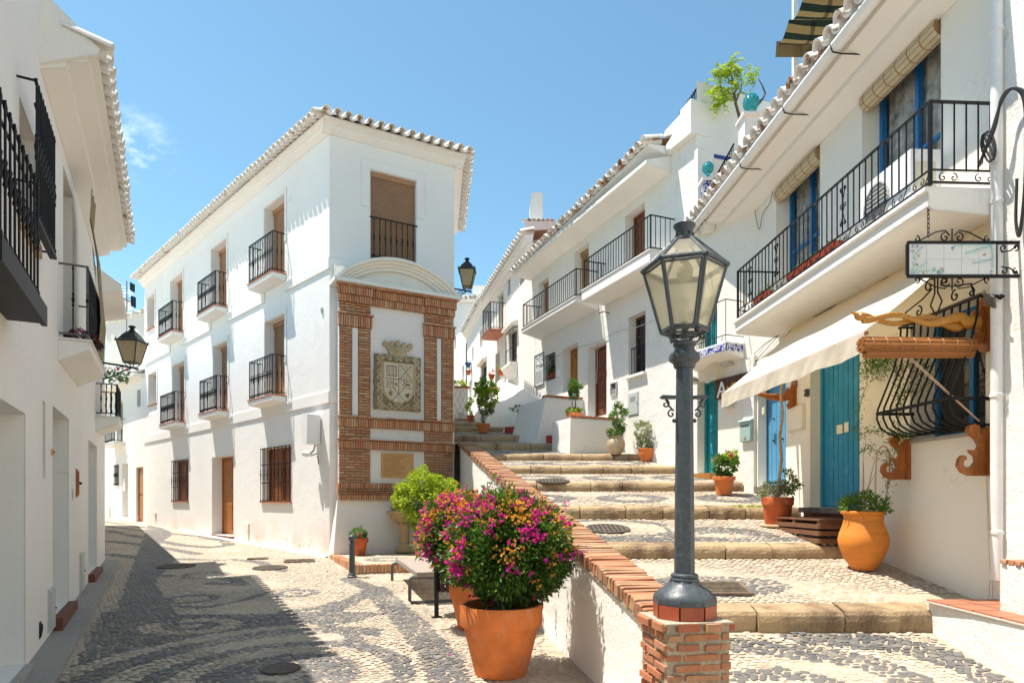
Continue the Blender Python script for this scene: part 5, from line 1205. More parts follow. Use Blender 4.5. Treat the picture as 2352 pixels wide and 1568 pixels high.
mb = MB(); mb.prism([(.05, z_e-.3), (-.50, z_e-.02), (-.52, z_e+.05), (.05, z_e+.55)], uD(D_N)+.0, uD(D_N)+.05, 'x'); hD.part(mb, 'gable_end', 'plaster_old', FD2)
mb = MB(); mb.quad((uD(D_N), -.3, z_e+.18), (uD(12), -.3, z_e+.18), (uD(12), 3, z_e+1.0), (uD(D_N), 3, z_e+1.0)); hD.part(mb, 'roof', 'tile_terra', FD2)
mb = MB(); mb.prism([(0, 3.8), (-.40, 3.90), (-.40, 4.02), (.3, 4.5)], uD(12.0), uD(13.9), 'x'); hD.part(mb, 'lower_eave', 'plaster_smooth', FD2)
balcony(hD, FD2, uD(7.83), uD(9.63), 1.95, .32, .90, th=.12, gap=.14, tile=False, taper=.16, rail='iron_grey')
balcony(hD, FD2, uD(12.0), uD(13.0), 1.55, .36, .60, th=.12, gap=.09, tile=False, taper=.16)
# rolled out reed mat hanging over the balcony rail
matb = thing('balcony_mat', 'olive plastic reed mat draped from the lintel over the balcony rail', 'sun blind', FD.pt(uD(8.9), .2, 2.0), FD.ang)
mb = MB(); prof = [(.0, 2.2), (-.06, 1.9), (-.14, 1.4), (-.17, .95), (-.20, .5), (-.17, .02)]; wl_, wr = -.55, .60
prof = [(p[0]+.05-.10*(i == 0), p[1]) for i, p in enumerate(prof)]
for i, (y, z) in enumerate(prof):
    tk = [(-.5+1.05*(0 if i == 0 else 1)*j/8+(0 if i else .5), y, z) for j in range(9)]
mb.v = []; 
for i, (y, z) in enumerate(prof):
    for j in range(9): x = .0+.62*j/8; mb.v.append((x-(.25 if i < 1 else .0), y-.012*math.sin(j*2+i), z))
for i in range(5):
    for j in range(8): mb.f.append((i*9+j, i*9+j+1, (i+1)*9+j+1, (i+1)*9+j))
sub(mb, 'reed_sheet', 'plastic_mat', matb)
on(FD, 'thin slatted metal meter door low on the wall beside the third doorway', 'meter_box', 'meter box', 186, 1358, 0, meter(.42, .60, 'grey_box'))
on(FD, 'grey metal meter door low on the wall between the first two doorways', 'meter_box', 'meter box', 115, 1448, 0, meter(.34, .48, 'grey_box'))
def hole(t):
    mb = MB(); mb.box(-.07, .07, -.002, .0, 0, .17); sub(mb, 'opening', 'dark_inside', t); mb = MB(); mb.tube([(-.04, -.01, .02), (.0, -.02, .1), (.04, -.01, .14)], .008); sub(mb, 'cable', 'cable_black', t)
on(FD, 'small dark ragged wall hole with cables near the pavement', 'wall_hole', 'wall hole', 92, 1465, 0, hole)
def hatch(t):
    mb = MB(); mb.box(-.09, .09, -.02, .0, 0, .40); sub(mb, 'frame', 'wood_carved', t); mb = MB(); mb.box(-.065, .065, -.035, -.021, .03, .37); sub(mb, 'leaf', 'wood_carved', t); mb = MB(); mb.ball((.04, -.05, .2), .018, 8, 5); mb.box(-.01, .05, -.045, -.036, .18, .22); sub(mb, 'latch', 'iron_black', t)
on(FD, 'small orange wooden hatch with an iron latch between the dark doorways', 'wall_hatch', 'hatch', 175.5, 1141, 0, hatch)
def bell(t):
    mb = MB(); mb.box(-.04, .04, -.02, .0, 0, .07); sub(mb, 'case', 'sandy_pot', t); mb = MB(); mb.ball((0, -.022, .035), .012, 8, 4); sub(mb, 'button', 'iron_black', t)
on(FD, 'tiny brass doorbell inside the left houses above the second doorway side', 'doorbell', 'doorbell', 118, 1045, 0, bell)
on(FD, 'small grey letter plate beside the wooden hatch', 'letter_plate', 'letter plate', 166, 1148, 0, meter(.10, .16, 'grey_box', .015, 0, False))
on(FN, 'narrow white vertical slot plate low on the near left wall', 'letter_plate', 'letter plate', 90, 1196, 0, meter(.07, .28, 'white_metal', .01, 0, False))
# ================================================================ house B on the stairs
hB = House('balcony_house', 'white house on the stairs with two black railed balconies and brown doors', 'house', 2.2, 15.6, .8)
zB1 = 2.6
w1 = pxbox(FB, 1435.8, 1481, 464, 585); w2 = pxbox(FB, 1319.7, 1352, 555.5, 660); w3 = pxbox(FB, 1237, 1260, 634.5, 720)
zfl = FB.z(1493, 572, .62); zfl = 4.95; zfl2 = 4.62
w1 = (w1[0], w1[1], zfl, w1[3]); w2 = (w2[0], w2[1], zfl2, w2[3]); w3 = (w3[0], w3[1], zfl2, w3[3])
lw = pxbox(FB, 1444, 1482.5, 712, 853); d1 = pxbox(FB, 1350.7, 1393, 781.7, 951); d2 = pxbox(FB, 1293, 1327, 785.8, 890); gwn = pxbox(FB, 1255.6, 1275.7, 808, 868)
wall(hB, FB, 0, FB.L, -.2, 7.1, [(*w1, .28), (*w2, .28), (*w3, .28), (*lw, .25), (*d1, .28), (*d2, .30), (*gwn, .18)], 'plaster_old', ztop=lambda u: 6.65+.35*u/FB.L)
wood_window(hB, FB, *w1, .25, 'wood_red', 2, shut=True); blind_window(hB, FB, *w2, .25); blind_window(hB, FB, *w3, .25)
wood_window(hB, FB, *lw, .22, 'wood_brown', 2); panel_door(hB, FB, *d1, .24, 'wood_red', 2, (.1, .1, .1, .1, .1, .1, .1)); plank_door(hB, FB, *d2, .26, 'wood_orange', 6, .05, (.3, .8), False); blind_window(hB, FB, *gwn, .16, 'blind_green')
mb = MB(); mb.box(lw[0]-.05, lw[1]+.04, -.08, .02, lw[2]-.06, lw[2]); hB.part(mb, 'sill', 'plaster', FB)
mb = MB(); mb.box(lw[0]+.01, lw[1]-.01, .05, .065, lw[2]+.02, lw[2]+.04); mb.box(lw[0]+.01, lw[1]-.01, .05, .065, lw[2]+.60, lw[2]+.62)
rl = hB.part(mb, 'window_railing', 'iron_black', FB); me = bal(.6, .007, False)
for i in range(6): link('bar', me, rl, (lw[0]+.03+(lw[1]-lw[0]-.06)*i/5, .058, lw[2]+.02))
grille(hB, FB, gwn[0], gwn[1], gwn[2], gwn[3], .05, 6, (.5,), False)
bo = .62
ubr, ubl = FB.u(1493, bo), FB.u(1336, bo); balcony(hB, FB, ubl, ubr, FB.z(1493, 572, bo), bo, FB.z(1493, 490, bo)-FB.z(1493, 572, bo), th=.24, gap=.105, knobs=False, tile=False, r=.008, taper=.04, inset=.05)
ubr2, ubl2 = FB.u(1321.7, bo), FB.u(1197.6, bo); balcony(hB, FB, ubl2, ubr2, FB.z(1321.7, 680, bo), bo, FB.z(1321.7, 615, bo)-FB.z(1321.7, 680, bo), th=.12, gap=.11, knobs=False, tile=False, r=.008, taper=.14, inset=.04)
ue = FB.u(1483, .60); eave(hB, FB, -.25, ue, 6.60, .60, pitch=16, sp=.215, mat='tile_mixed', steps=None, zend=6.98)
mb = MB(); mb.prism([(0, 6.55), (-.58, 6.62), (-.58, 6.70), (0, 6.90)], -.25, ue, 'x'); hB.part(mb, 'soffit', 'plaster_old', FB)
mb = MB(); mb.quad((-.2, -.4, 6.78), (ue, -.4, 7.15), (ue, 3, 8.0), (-.2, 3, 7.6)); hB.part(mb, 'roof', 'tile_terra', FB)
mb = MB(); st_ = [(ue, 6.9), (FB.L+.02, 6.9), (FB.L+.02, 7.55), (FB.L-.3, 7.5), (FB.L-.32, 7.42), (FB.L-.8, 7.36), (FB.L-.84, 7.26), (ue+.25, 7.16), (ue, 7.05)]; mb.prism(st_, -.14, .3); hB.part(mb, 'parapet', 'plaster_old', FB)
mb = MB(); u_a, u_b = ue+.15, FB.L-.05
for i in range(13): t = i/12; u = u_a+(u_b-u_a)*t; mb.box(u-.01, u+.01, .1, .12, 7.1, 7.62+.28*t)
rlr = MB(); rlr.tube([(u_a, .11, 7.62), (u_b, .11, 7.92)], .018); ro = hB.part(rlr, 'roof_railing', 'iron_black', FB)
for i in range(13): t = i/12; u = u_a+(u_b-u_a)*t; link('bar', bal(.72, .010, False), ro, (u, .11, 7.0+.22*t))
# gable end above the terrace
gdir = Vector((.945, .326)); ge = (B_right[0]+gdir.x*4.5, B_right[1]+gdir.y*4.5); FGE = Fac(*B_right, *ge)
wall(hB, FGE, 0, FGE.L, 0, rz(189)*12.4, [], 'plaster_pink' if False else 'plaster_old', ztop=lambda u: rz(189)*12.4-.05*u)
core(hB, [tuple(FGE.pt(.02, -.02).xy), (ge[0], ge[1]+.02), (4.9, 21), (.75, 19.3), (FB.pt(.1, -.33).x, FB.pt(.1, -.33).y), tuple(FB.pt(FB.L-.35, -.33).xy)], 0, 6.9)
mb = MB(); mb.box(.0, 1.6, -.012, .0, rz(362)*12.5-.02, rz(362)*12.5+.05); hB.part(mb, 'blue_border', 'blue_trim', FGE)
mb = MB(); mb.box(-.05, .30, -.12, .0, 4.6, rz(352)*12.4); hB.part(mb, 'buttress', 'plaster_old', FGE)
# raised landings in front of the doors
def landing(label, corner, L, back_, ztop_, zbot, mat='plaster_rough', slope=.15, bricks_=True):
    a = Vector(corner); r_ = Vector((.923, .385)); f_ = Vector((-.385, .923)); an = math.atan2(r_.y, r_.x)
    t = thing('raised_landing', label, 'landing', (a.x, a.y, zbot), an); h_ = ztop_-zbot; s = slope
    mb = MB(); mb.add([(-s, -s*.3, 0), (L, -s*.3, 0), (L, 0, h_), (0, 0, h_), (-s, back_, 0), (L, back_, 0), (L, back_, h_), (0, back_, h_)], [(0, 1, 2, 3), (0, 3, 7, 4), (3, 2, 6, 7), (1, 5, 6, 2), (4, 7, 6, 5)]); sub(mb, 'render_coat', mat, t)
    if bricks_:
        n = int((L-.05)/.065)
        for i in range(n): link('brick', BRKR[i % 6], t, (.03+.065*i, .10, h_+.03), (random.uniform(-.04, .04), 0, random.uniform(-.03, .03)), (.052, .24, .06))
    return t
landing('white landing box with a brick edge below the carved brown door', (1.29, 14.3), 1.30, .9, 1.80, .75, slope=.04)
landing('higher whitewashed landing with a brick edge in front of the plank door', (.82, 16.0), 1.10, 1.6, 2.52, 1.2, 'plaster_rough', .35)
for (x0, y0, x1, y1, za, zb_, lb) in ((.95, 15.75, .70, 16.25, 1.30, 1.60, 'red painted plinth patch beside the second landing'), (.09, 17.6, -.18, 18.1, 1.72, 2.02, 'red painted plinth patch at the foot of the white slope')):
    d_ = Vector((x1-x0, y1-y0, 0)); t = thing('red_plinth', lb, 'plinth', (x0, y0, za), math.atan2(d_.y, d_.x))
    mb = MB(); mb.prism([(0, -.05), (d_.length, -.05), (d_.length, zb_-za), (0, zb_-za-.04)], -.4, .03); sub(mb, 'painted_plinth', 'plaster_red', t)
def lamp_hook(t): mb = MB(); mb.tube([(0, 0, 0), (-.05, -.12, .05), (-.15, -.2, .02)], .012); sub(mb, 'hook', 'iron_black', t)
on(FB, 'bare black iron hook high on the wall between balcony and doors', 'wall_hook', 'hook', 1400, 720, 0, lamp_hook)
def wall_plate(wd, ht, mat, lines=0, frame=None):
    def f(t):
        mb = MB(); mb.box(-wd/2, wd/2, -.02, .0, 0, ht); sub(mb, 'plate', mat, t)
        if frame: 
            for a in ((-wd/2, wd/2, 0, .02), (-wd/2, wd/2, ht-.02, ht), (-wd/2, -wd/2+.02, .02, ht-.02), (wd/2-.02, wd/2, .02, ht-.02)): mb = MB(); mb.box(a[0], a[1], -.035, -.0205, a[2], a[3]); sub(mb, 'frame_bar', frame, t)
        for i in range(lines): mb = MB(); z = ht*.45-i*.045; mb.box(-wd*.4, wd*.4*random.uniform(.6, 1), -.0225, -.0205, z, z+.013); sub(mb, 'text_line', 'dark_paint', t)
        if lines:
            mb = MB()
            for i in range(60): x, z = random.uniform(-wd*.36, wd*.36), random.uniform(ht*.52, ht*.92); s = random.uniform(.008, .02); mb.box(x-s, x+s, -.0225, -.0205, z-s*.7, z+s*.7)
            sub(mb, 'lettering', 'dark_paint', t, kind='stuff')
    return f
on(FB, 'tall framed white panel with rows of dark writing beside the grille window', 'wall_panel', 'sign', 1240, 886, 0, wall_plate(.62, .92, 'ceramic_white', 8, 'iron_grey'))
on(FB, 'small framed grey street plaque right of the carved door', 'wall_plate', 'plaque', 1411, 908, 0, wall_plate(.27, .30, 'plaster_grey', 3, 'grey_box'))
on(FB, 'grey metal meter cabinet with vent slots low on the wall behind the jar', 'meter_box', 'meter box', 1455, 954, 0, meter(.42, .50, 'grey_box', .02, 3))
on(FB, 'small white house letter box between the grille window and plank door', 'letter_plate', 'letter plate', 1284, 864, 0, meter(.15, .20, 'white_metal', .06, 0, False))
# ================================================================ houses farther up the stairs
E1L = (-.93, 25.0); FE = Fac(*E1L, *B_left); hE = House('upper_house', 'white house uphill with one small balcony and a rooftop chimney', 'house', -.2, 22, 2.2)
eb = pxbox(FE, 1145, 1156, 667, 752); es = pxbox(FE, 1166.6, 1172, 634, 674); eg = pxbox(FE, 1170, 1187, 751, 829); et = pxbox(FE, 1195, 1204, 625, 645); ed = pxbox(FE, 1138, 1148, 804, 892)
zE1 = 7.55
wall(hE, FE, 0, FE.L, 1.5, zE1, [(*eb, .22), (*es, .2), (*eg, .15), (*et, .2), (*ed, .22)], 'plaster_old')
for o_ in (eb, et, es): blind_window(hE, FE, *o_, .2, 'blind_green')
panel_door(hE, FE, *ed, .2, 'wood_brown', 1, (.4, .4)); wood_window(hE, FE, *eg, .13, 'wood_brown', 2); grille(hE, FE, eg[0]-.05, eg[1]+.05, eg[2]-.05, eg[3]+.02, .12, 6, (.45,), False)
mb = MB(); mb.prism([(0, eg[3]+.02), (-.25, eg[3]+.05), (-.25, eg[3]+.10), (0, eg[3]+.22)], eg[0]-.12, eg[1]+.15, 'x'); hE.part(mb, 'window_hood', 'plaster', FE)
mb = MB(); mb.prism([(0, eg[2]-.5), (-.12, eg[2]-.28), (-.25, eg[2]-.12), (-.25, eg[2]-.04), (0, eg[2]-.04)], eg[0]-.12, eg[1]+.12, 'x'); hE.part(mb, 'sill', 'plaster', FE)
ea, ebb = FE.u(1121, .5), FE.u(1158.7, .0); balcony(hE, FE, eb[0]-.25, eb[1]+.30, FE.z(1140, 757, .3), .55, .92, th=.10, gap=.11, knobs=False, tile=False, slab='sill_tile', r=.008)
eave(hE, FE, -.1, FE.L-.2, zE1, .32, sp=.24, mat='tile_white', zend=zE1+.25, pitch=18)
mb = MB(); mb.quad((0, -.2, zE1+.2), (FE.L-.2, -.2, zE1+.4), (FE.L, 3, 8.4), (0, 3, 8.2)); hE.part(mb, 'roof', 'tile_terra', FE)
core(hE, [tuple(FE.pt(0, -.25).xy), tuple(FE.pt(FE.L, -.25).xy), (4.5, 21), (2.5, 27)], 1.5, zE1)
cd = 20.5; mb = MB(); x0, x1 = rx(1217)*cd, rx(1247)*cd; mb.box(x0, x1, cd, cd+.45, 7.2, rz(470)*cd); hE.part(mb, 'chimney', 'plaster_smooth')
mb = MB(); mb.add([(x0-.0, cd, rz(470)*cd), (x1, cd, rz(470)*cd), (x1, cd+.45, rz(470)*cd), (x0, cd+.45, rz(470)*cd), (x0+.06, cd, rz(442)*cd), (x1-.0, cd, rz(442)*cd), (x1-.0, cd+.45, rz(442)*cd), (x0+.06, cd+.45, rz(442)*cd)], [(3, 7, 4, 0), (1, 5, 6, 2), (4, 7, 6, 5), (0, 4, 5, 1), (2, 6, 7, 3)]); hE.part(mb, 'chimney_cap', 'plaster')
mb = MB(); mb.box(rx(1205)*cd, rx(1275)*cd, cd-.4, cd+1.5, 7.2, rz(520)*cd); hE.part(mb, 'roof_parapet', 'plaster_pink'); 
for i in range(7):
    p = Vector((rx(1205)*cd+.14*i, cd-.42, rz(520)*cd)); o = link('roof_tile', TM['tile_mixed'][0][i % 3], hE.root, (p.x-hE.x, p.y-hE.y, p.z-hE.z0), (.1, 0, 0), (.8, .6, .8))
E2L = (-2.10, 30.5); FE2 = Fac(*E2L, *E1L); hE2 = House('uphill_house', 'white house farther uphill with small windows and hanging flower pots', 'house', -1.6, 27.5, 3)
zE2 = 7.75; o1, o2, o3, o4 = pxbox(FE2, 1102, 1108, 750, 792), pxbox(FE2, 1084.6, 1087.5, 794, 826), pxbox(FE2, 1106.5, 1117, 831, 880), pxbox(FE2, 1078, 1083, 870, 915)
wall(hE2, FE2, 0, FE2.L, 2, zE2, [(*o1, .2), (*o2, .2), (*o3, .15), (*o4, .15)], 'plaster_old')
for o_ in (o1, o2, o4): back(hE2, FE2, *o_, .15, 'plaster_grey') if False else back(hE2, FE2, o_[0], o_[1], o_[2], o_[3], .15, 'plaster_grey')
wood_window(hE2, FE2, *o3, .13, 'wood_brown'); grille(hE2, FE2, *o3, .05, 5, (.5,), False)
mb = MB(); mb.prism([(0, o3[3]+.02), (-.22, o3[3]+.05), (-.22, o3[3]+.10), (0, o3[3]+.2)], o3[0]-.12, o3[1]+.12, 'x'); hE2.part(mb, 'window_hood', 'plaster', FE2)
eave(hE2, FE2, 0, FE2.L, zE2, .28, sp=.24, mat='tile_white'); core(hE2, [tuple(FE2.pt(0, -.25).xy), tuple(FE2.pt(FE2.L, -.25).xy), (3, 28), (1, 32)], 2, zE2)
mb = MB(); mb.quad((0, -.1, zE2+.2), (FE2.L, -.1, zE2+.2), (FE2.L, 2.5, 8.7), (0, 2.5, 8.7)); hE2.part(mb, 'roof', 'tile_terra', FE2)
hF = House('hilltop_house', 'white house with a terrace wall closing the view at the top of the lane', 'house', -3, 36, 4)
FH = Fac(-4.6, 38, -2.2, 31); wall(hF, FH, 0, FH.L, 3, 7.6, [(*pxbox(FH, 1062, 1066, 838, 872), .15), (*pxbox(FH, 1044, 1048, 770, 800), .15)], 'plaster')
for o_ in (pxbox(FH, 1062, 1066, 838, 872), pxbox(FH, 1044, 1048, 770, 800)): back(hF, FH, *o_, .12, 'plaster_grey')
core(hF, [tuple(FH.pt(0, -.2).xy), tuple(FH.pt(FH.L, -.2).xy), (2, 32), (0, 39)], 3, 7.6)
mb = MB(); mb.box(-3.9, 3, 34.5, 40, 7.5, rz(682)*35); hF.part(mb, 'terrace_wall', 'plaster_smooth'); mb = MB(); mb.box(rx(1085)*36, 4, 36, 42, 8, rz(655)*36); hF.part(mb, 'upper_wall', 'plaster_old')
eave(hF, Fac(-3.9, 34.4, 1, 34.2), 0, 4.5, rz(690)*34.4, .15, sp=.25, mat='tile_mixed', steps=None)
mb = MB(); mb.prism([(0, 7.0), (-.5, 7.05), (-.5, 7.15), (0, 7.3)], .5, 4.5, 'x'); hF.part(mb, 'porch_roof', 'plaster', FH)
# whitewashed sloping base along the upper houses
sb = thing('white_slope', 'rough whitewashed sloping wall base running uphill beside the steps', 'wall', (0, 19, 2.0))
mb = MB(); n = 14; pts = []
for i in range(n):
    y = 16.6+i*.50; xb__ = float(np.interp(y, *XB))+.02; zb_ = Zs(y)-.1; fx = 8.64-.417*y if y < 19.16 else .65-.27*(y-19.16)
    for j in range(6):
        t = j/5; x = xb__+(fx+.05-xb__)*t**1.25; z = zb_+(.75+.06*i)*(t**.75)
        q = .05*mnoise.noise(Vector((y*1.3, z*1.5, 0))); pts.append((x+q, y-19, z-2.0+q))
mb.v = pts
for i in range(n-1):
    for j in range(5): mb.f.append((i*6+j, (i+1)*6+j, (i+1)*6+j+1, i*6+j+1))
mb.f.append(tuple(range(6))+()); sub(mb, 'render_coat', 'plaster_rough', sb, True)
ld = thing('planter_wall', 'white planter wall with a brick top below the hanging pots', 'planter', (rx(1099)*21.6, 21.4, 2.3))
wd_ = (1151-1099)/F*21.6; mb = MB(); mb.box(0, wd_, 0, .5, 0, rz(897)*21.6-2.3); sub(mb, 'render_coat', 'plaster', ld)
for i in range(int(wd_/.06)): link('brick', BRK[i % 6], ld, (.03+i*.06, .12, rz(897)*21.6-2.3+.05), (0, 0, 0), (.05, .26, .09))
gt = thing('white_gate', 'white gate with a wavy scale pattern closing the top of the stairs', 'gate', (rx(1039)*21.8, 21.8, 2.62))
gw_, gh_ = (1075-1039)/F*21.8, rz(891)*21.8-2.62; mb = MB(); mb.box(-.3, gw_, 0, .08, 0, gh_); sub(mb, 'gate_leaf', 'plaster_smooth', gt)
mb = MB()
for i in range(6):
    x = gw_*(i+.5)/6; mb.tube([(x+.03*math.sin(k*1.4+i*math.pi), -.012, .1+k*gh_*.85/12) for k in range(13)], .006, 4)
sub(mb, 'scale_relief', 'plaster_grey', gt, kind='stuff'); mb = MB(); mb.box(gw_*.35, gw_*.72, -.012, -.001, .15, .30); sub(mb, 'letter_plate', 'grey_box', gt)
mb = MB(); mb.box(-.3, gw_+.04, -.05, .2, gh_, gh_+.06); sub(mb, 'brick_cap', 'brick_red', gt)
# ================================================================ right hand house with the long balcony
uC = lambda d: (14.03-d)*math.sqrt(1+.05**2)
hC = House('awning_house', 'white house with a long scrollwork balcony, blue shutters and a cream awning', 'house', 4.2, 9, -.9)
ZS = 5.05; slabz = 2.77
wA = (uC(7.90), uC(6.56), slabz, 4.95); wB = (uC(10.19), uC(8.89), slabz, 4.90)
FC2 = Fac(3.49, 12.35, 4.635-.05*10.93, 10.93)
gW = (uC(7.02), uC(5.98), .64, 1.92); dB = (uC(9.14), uC(7.96), -.10, 1.93); dP = (uC(10.9), uC(9.88), .22, 2.0); dT = (.02, FC2.u(1649), .49, 2.22); dU = (.10, FC2.u(1647), 2.64, 3.75)
uEnd = uC(5.80)
wall(hC, FC, uC(10.93), uEnd, -1.3, ZS+.02, [(*wA, .26), (*wB, .26), (*gW, .34), (*dB, .20), (dP[0]+.04, dP[1], dP[2], dP[3], .20)], 'plaster_cream')
wall(hC, FC2, 0, FC2.L, -.6, ZS+.02, [(*dT, .22), (*dU, .2)], 'plaster_cream')
core(hC, [tuple(FC2.pt(0, -.4).xy), tuple(FC.pt(uC(10.6), -.45).xy), tuple(FC.pt(uEnd, -.4).xy), (FC.pt(uEnd, -.4).x+4, 6.4), (8, 13.0)], -1, ZS-.1)
def blue_window(a, b, c, d, dp, curtain=True):
    wd = wood_window(hC, FC, a, b, c, d, dp, 'paint_blue_window', 1, 'window_glass'); 
    if curtain:
        mb = MB(); n = 24; L_ = b-a-.14
        for i in range(n+1): x = a+.07+L_*i/n; y = dp+.05+.022*math.sin(i*1.7); mb.v += [(x, y, c+.05), (x, y, d-.06)]
        for i in range(n): mb.f.append((2*i, 2*i+2, 2*i+3, 2*i+1))
        sub(mb, 'lace_curtain', 'lace', wd, True)
        for o in wd.children:
            if o.name.startswith('pane'): bpy.data.objects.remove(o)
    return wd
blue_window(*wA, .24); blue_window(*wB, .24)
for o_ in (wA, wB): back(hC, FC, o_[0], o_[1], o_[2], o_[3], .36)
for i, (a, b, c, d) in enumerate((wA, wB)):
    mb = MB(); n = 12; z = d-.17; r = .105
    for k in range(n):
        an = 2*math.pi*k/n; p = (.04+r*math.cos(an), z+r*math.sin(an)); an2 = an+2*math.pi/n*.86; q = (.04+r*math.cos(an2), z+r*math.sin(an2))
        mb.add([(a+.02, p[0], p[1]), (b-.02, p[0], p[1]), (b-.02, q[0], q[1]), (a+.02, q[0], q[1])], [(0, 1, 2, 3)])
    ro = hC.part(mb, 'blind_roll', 'blind_cream', FC); mb = MB(); mb.tube([(a+.03, .04, z), (b-.03, .04, z)], r*.93, 14); sub(mb, 'blind_core', 'blind_wood', ro)
    for k in range(int((b-a)/.2)): mb = MB(); mb.lathe([(r+.002, 0), (r+.004, .006), (r+.002, .012)], 14); link('blind_cord', mb.mesh('blind_cord', 'bamboo'), ro, (a+.1+.2*k, .04, z), (0, math.pi/2, 0))
plank_door(hC, FC, *dB, .17, 'paint_blue', 9, .06, label='weathered blue plank door with paper notes')
dr_ = [o for o in hC.root.children if o.name.startswith('door')][0]
for (x, z, w_, h_) in ((.40, .98, .14, .12), (.58, .985, .10, .13)): mb = MB(); mb.box(dB[0]+x, dB[0]+x+w_, .150, .1545, dB[2]+z, dB[2]+z+h_); sub(mb, 'paper_note', 'paper', dr_)
plank_door(hC, FC, *dP, .17, 'paint_blue_pale', 6, .04, (.42, .62), False, label='paler blue plank door with round studs')
panel_door(hC, FC2, *dT, .20, 'paint_teal', 2, (.2,)*6, False, label='teal door with small raised panels')
panel_door(hC, FC2, *dU, .16, 'paint_teal', 2, (.3, .3, .3), False, label='upper teal balcony door')
mb = MB(); mb.box(dB[0]-.03, dB[1]+.02, -.16, .16, -.17, -.101); hC.part(mb, 'doorstep', 'slate_stone', FC)
mb = MB(); mb.box(dB[0]+.04, dB[1]+.02, -.12, .16, -.48, -.172); hC.part(mb, 'doorstep', 'red_stone', FC)
mb = MB(); mb.box(dT[0], dT[1]+.04, -.22, .2, dT[2]-.16, dT[2]-.002); hC.part(mb, 'doorstep', 'wood_orange', FC2)
mb = MB(); mb.box(dP[0]-.04, dP[1]+.04, -.05, .17, dP[2]-.1, dP[2]-.002); hC.part(mb, 'doorstep', 'slate_stone', FC)
wood_window(hC, FC, *gW, .30, 'paint_blue_window', 0); back(hC, FC, gW[0], gW[1], gW[2], gW[3], .42)
mb = MB(); mb.box(gW[0]-.02, gW[1]+.02, -.02, .30, gW[2]-.035, gW[2]+.002); hC.part(mb, 'sill', 'concrete', FC)
for k, (px, z0_, z1_) in enumerate(((FC.u(1712), -.2, 2.2), (FC.u(1739), -.2, 2.2))):
    pass
mb = MB(); mb.box(FC2.u(1711), FC2.L, -.05, .0, -.3, 2.4); hC.part(mb, 'pilaster', 'plaster_old', FC2)
# belly window grille
g0, g1 = uC(7.0), uC(5.92); zt_, zb_ = 1.845, .68
prof = [(.12, zt_), (.13, zt_-.18), (.20, zt_-.45), (.30, zt_-.70), (.375, zt_-.88), (.385, .86), (.34, .76), (.24, .70), (.10, .675), (.04, zb_)]
mb = MB()
mb.box(g0, g1, -.397, -.375, .905, .935)
for x in (g0, g1): mb.box(x-.012, x+.012, -.375, .02, .905, .935); pass
gr = hC.part(mb, 'window_grille', 'iron_black', FC)
for y, z in ((.12, zt_), (.05, zb_)):
    mb = MB(); mb.box(g0-.03, g1+.03, -y-.012, -y+.012, z-.012, z+.012)
    for x in (g0, g1): mb.box(x-.010, x+.010, -y+.012, .02, z-.01, z+.01)
    sub(mb, 'grille_rail', 'iron_black', gr)
mb = MB(); mb.tube([(0, -y, z) for y, z in prof], .010, 6); me = mb.mesh('bar', 'iron_black', True)
for i in range(11): link('bar', me, gr, (g0+(g1-g0)*i/10, 0, 0))
def scrolls(parent, pts_list, mat='iron_black', r=.006, name='scroll'):
    for pts in pts_list: mb = MB(); mb.tube(pts, r, 5); sub(mb, name, mat, parent, True)
def sp2(u, z, r, st, sg, y, turns=1.1): return [(a, y, b) for a, b in spiral(u, z, r, turns, st, 14, sg)]
gm = (g0+g1)/2; S_ = []
for s_ in (-1, 1):
    S_ += [sp2(gm+s_*.10, zt_+.30, .075, math.pi/2+s_*.9, -s_, -.12), sp2(gm+s_*.05, zt_+.42, .05, -math.pi/2, s_, -.12), sp2(gm+s_*.26, zt_+.09, .06, math.pi/2, s_, -.12), sp2(gm+s_*.46, zt_+.06, .045, math.pi/2, -s_, -.12),
           [(gm+s_*.5, -.12, zt_), (gm+s_*.46, -.12, zt_+.14), (gm+s_*.2, -.12, zt_+.20), (gm+s_*.06, -.12, zt_+.26)], [(gm+s_*.02, -.12, zt_), (gm+s_*.08, -.12, zt_+.10), (gm+s_*.02, -.12, zt_+.2), (gm+s_*.02, -.12, zt_+.4)]]
scrolls(gr, S_, r=.008)
S_ = []
for i in range(10):
    u = g0+(g1-g0)*(i+.5)/10; z = 1.25+.06*(i % 2); S_ += [sp2(u, z, .03, math.pi/2, 1 if i % 2 else -1, -.24, .9), sp2(u, z+.10, .022, -math.pi/2, -1 if i % 2 else 1, -.21, .9)]
scrolls(gr, S_, r=.004)
# wooden brackets under the grille
def corbel(label, u, group=None):
    p = FC.pt(u, 0, .22); t = thing('carved_bracket', label, 'bracket', p, FC.ang)
    mb = MB(); mb.box(-.04, .04, -.04, .0, 0, .44); sub(mb, 'back_plate', 'wood_carved', t)
    o_ = [(-.04, .02), (-.10, .0), (-.20, -.0), (-.27, .03), (-.31, .09), (-.30, .15), (-.27, .185), (-.235, .18), (-.23, .15), (-.26, .13), (-.26, .09), (-.22, .07), (-.17, .09), (-.14, .13), (-.15, .18), (-.19, .21), (-.20, .235), (-.13, .23), (-.11, .27), (-.14, .33), (-.19, .37), (-.22, .41), (-.21, .45), (-.16, .47), (-.11, .45), (-.10, .41), (-.13, .39), (-.09, .38), (-.07, .42), (-.04, .43)]
    mb = MB(); mb.prism([(y, z) for y, z in o_], -.022, .022, 'x'); sub(mb, 'scroll_bracket', 'wood_carved', t)
corbel('left carved orange wooden scroll bracket under the bulging grille', uC(7.05)); corbel('right carved orange wooden scroll bracket under the bulging grille', uC(5.93))
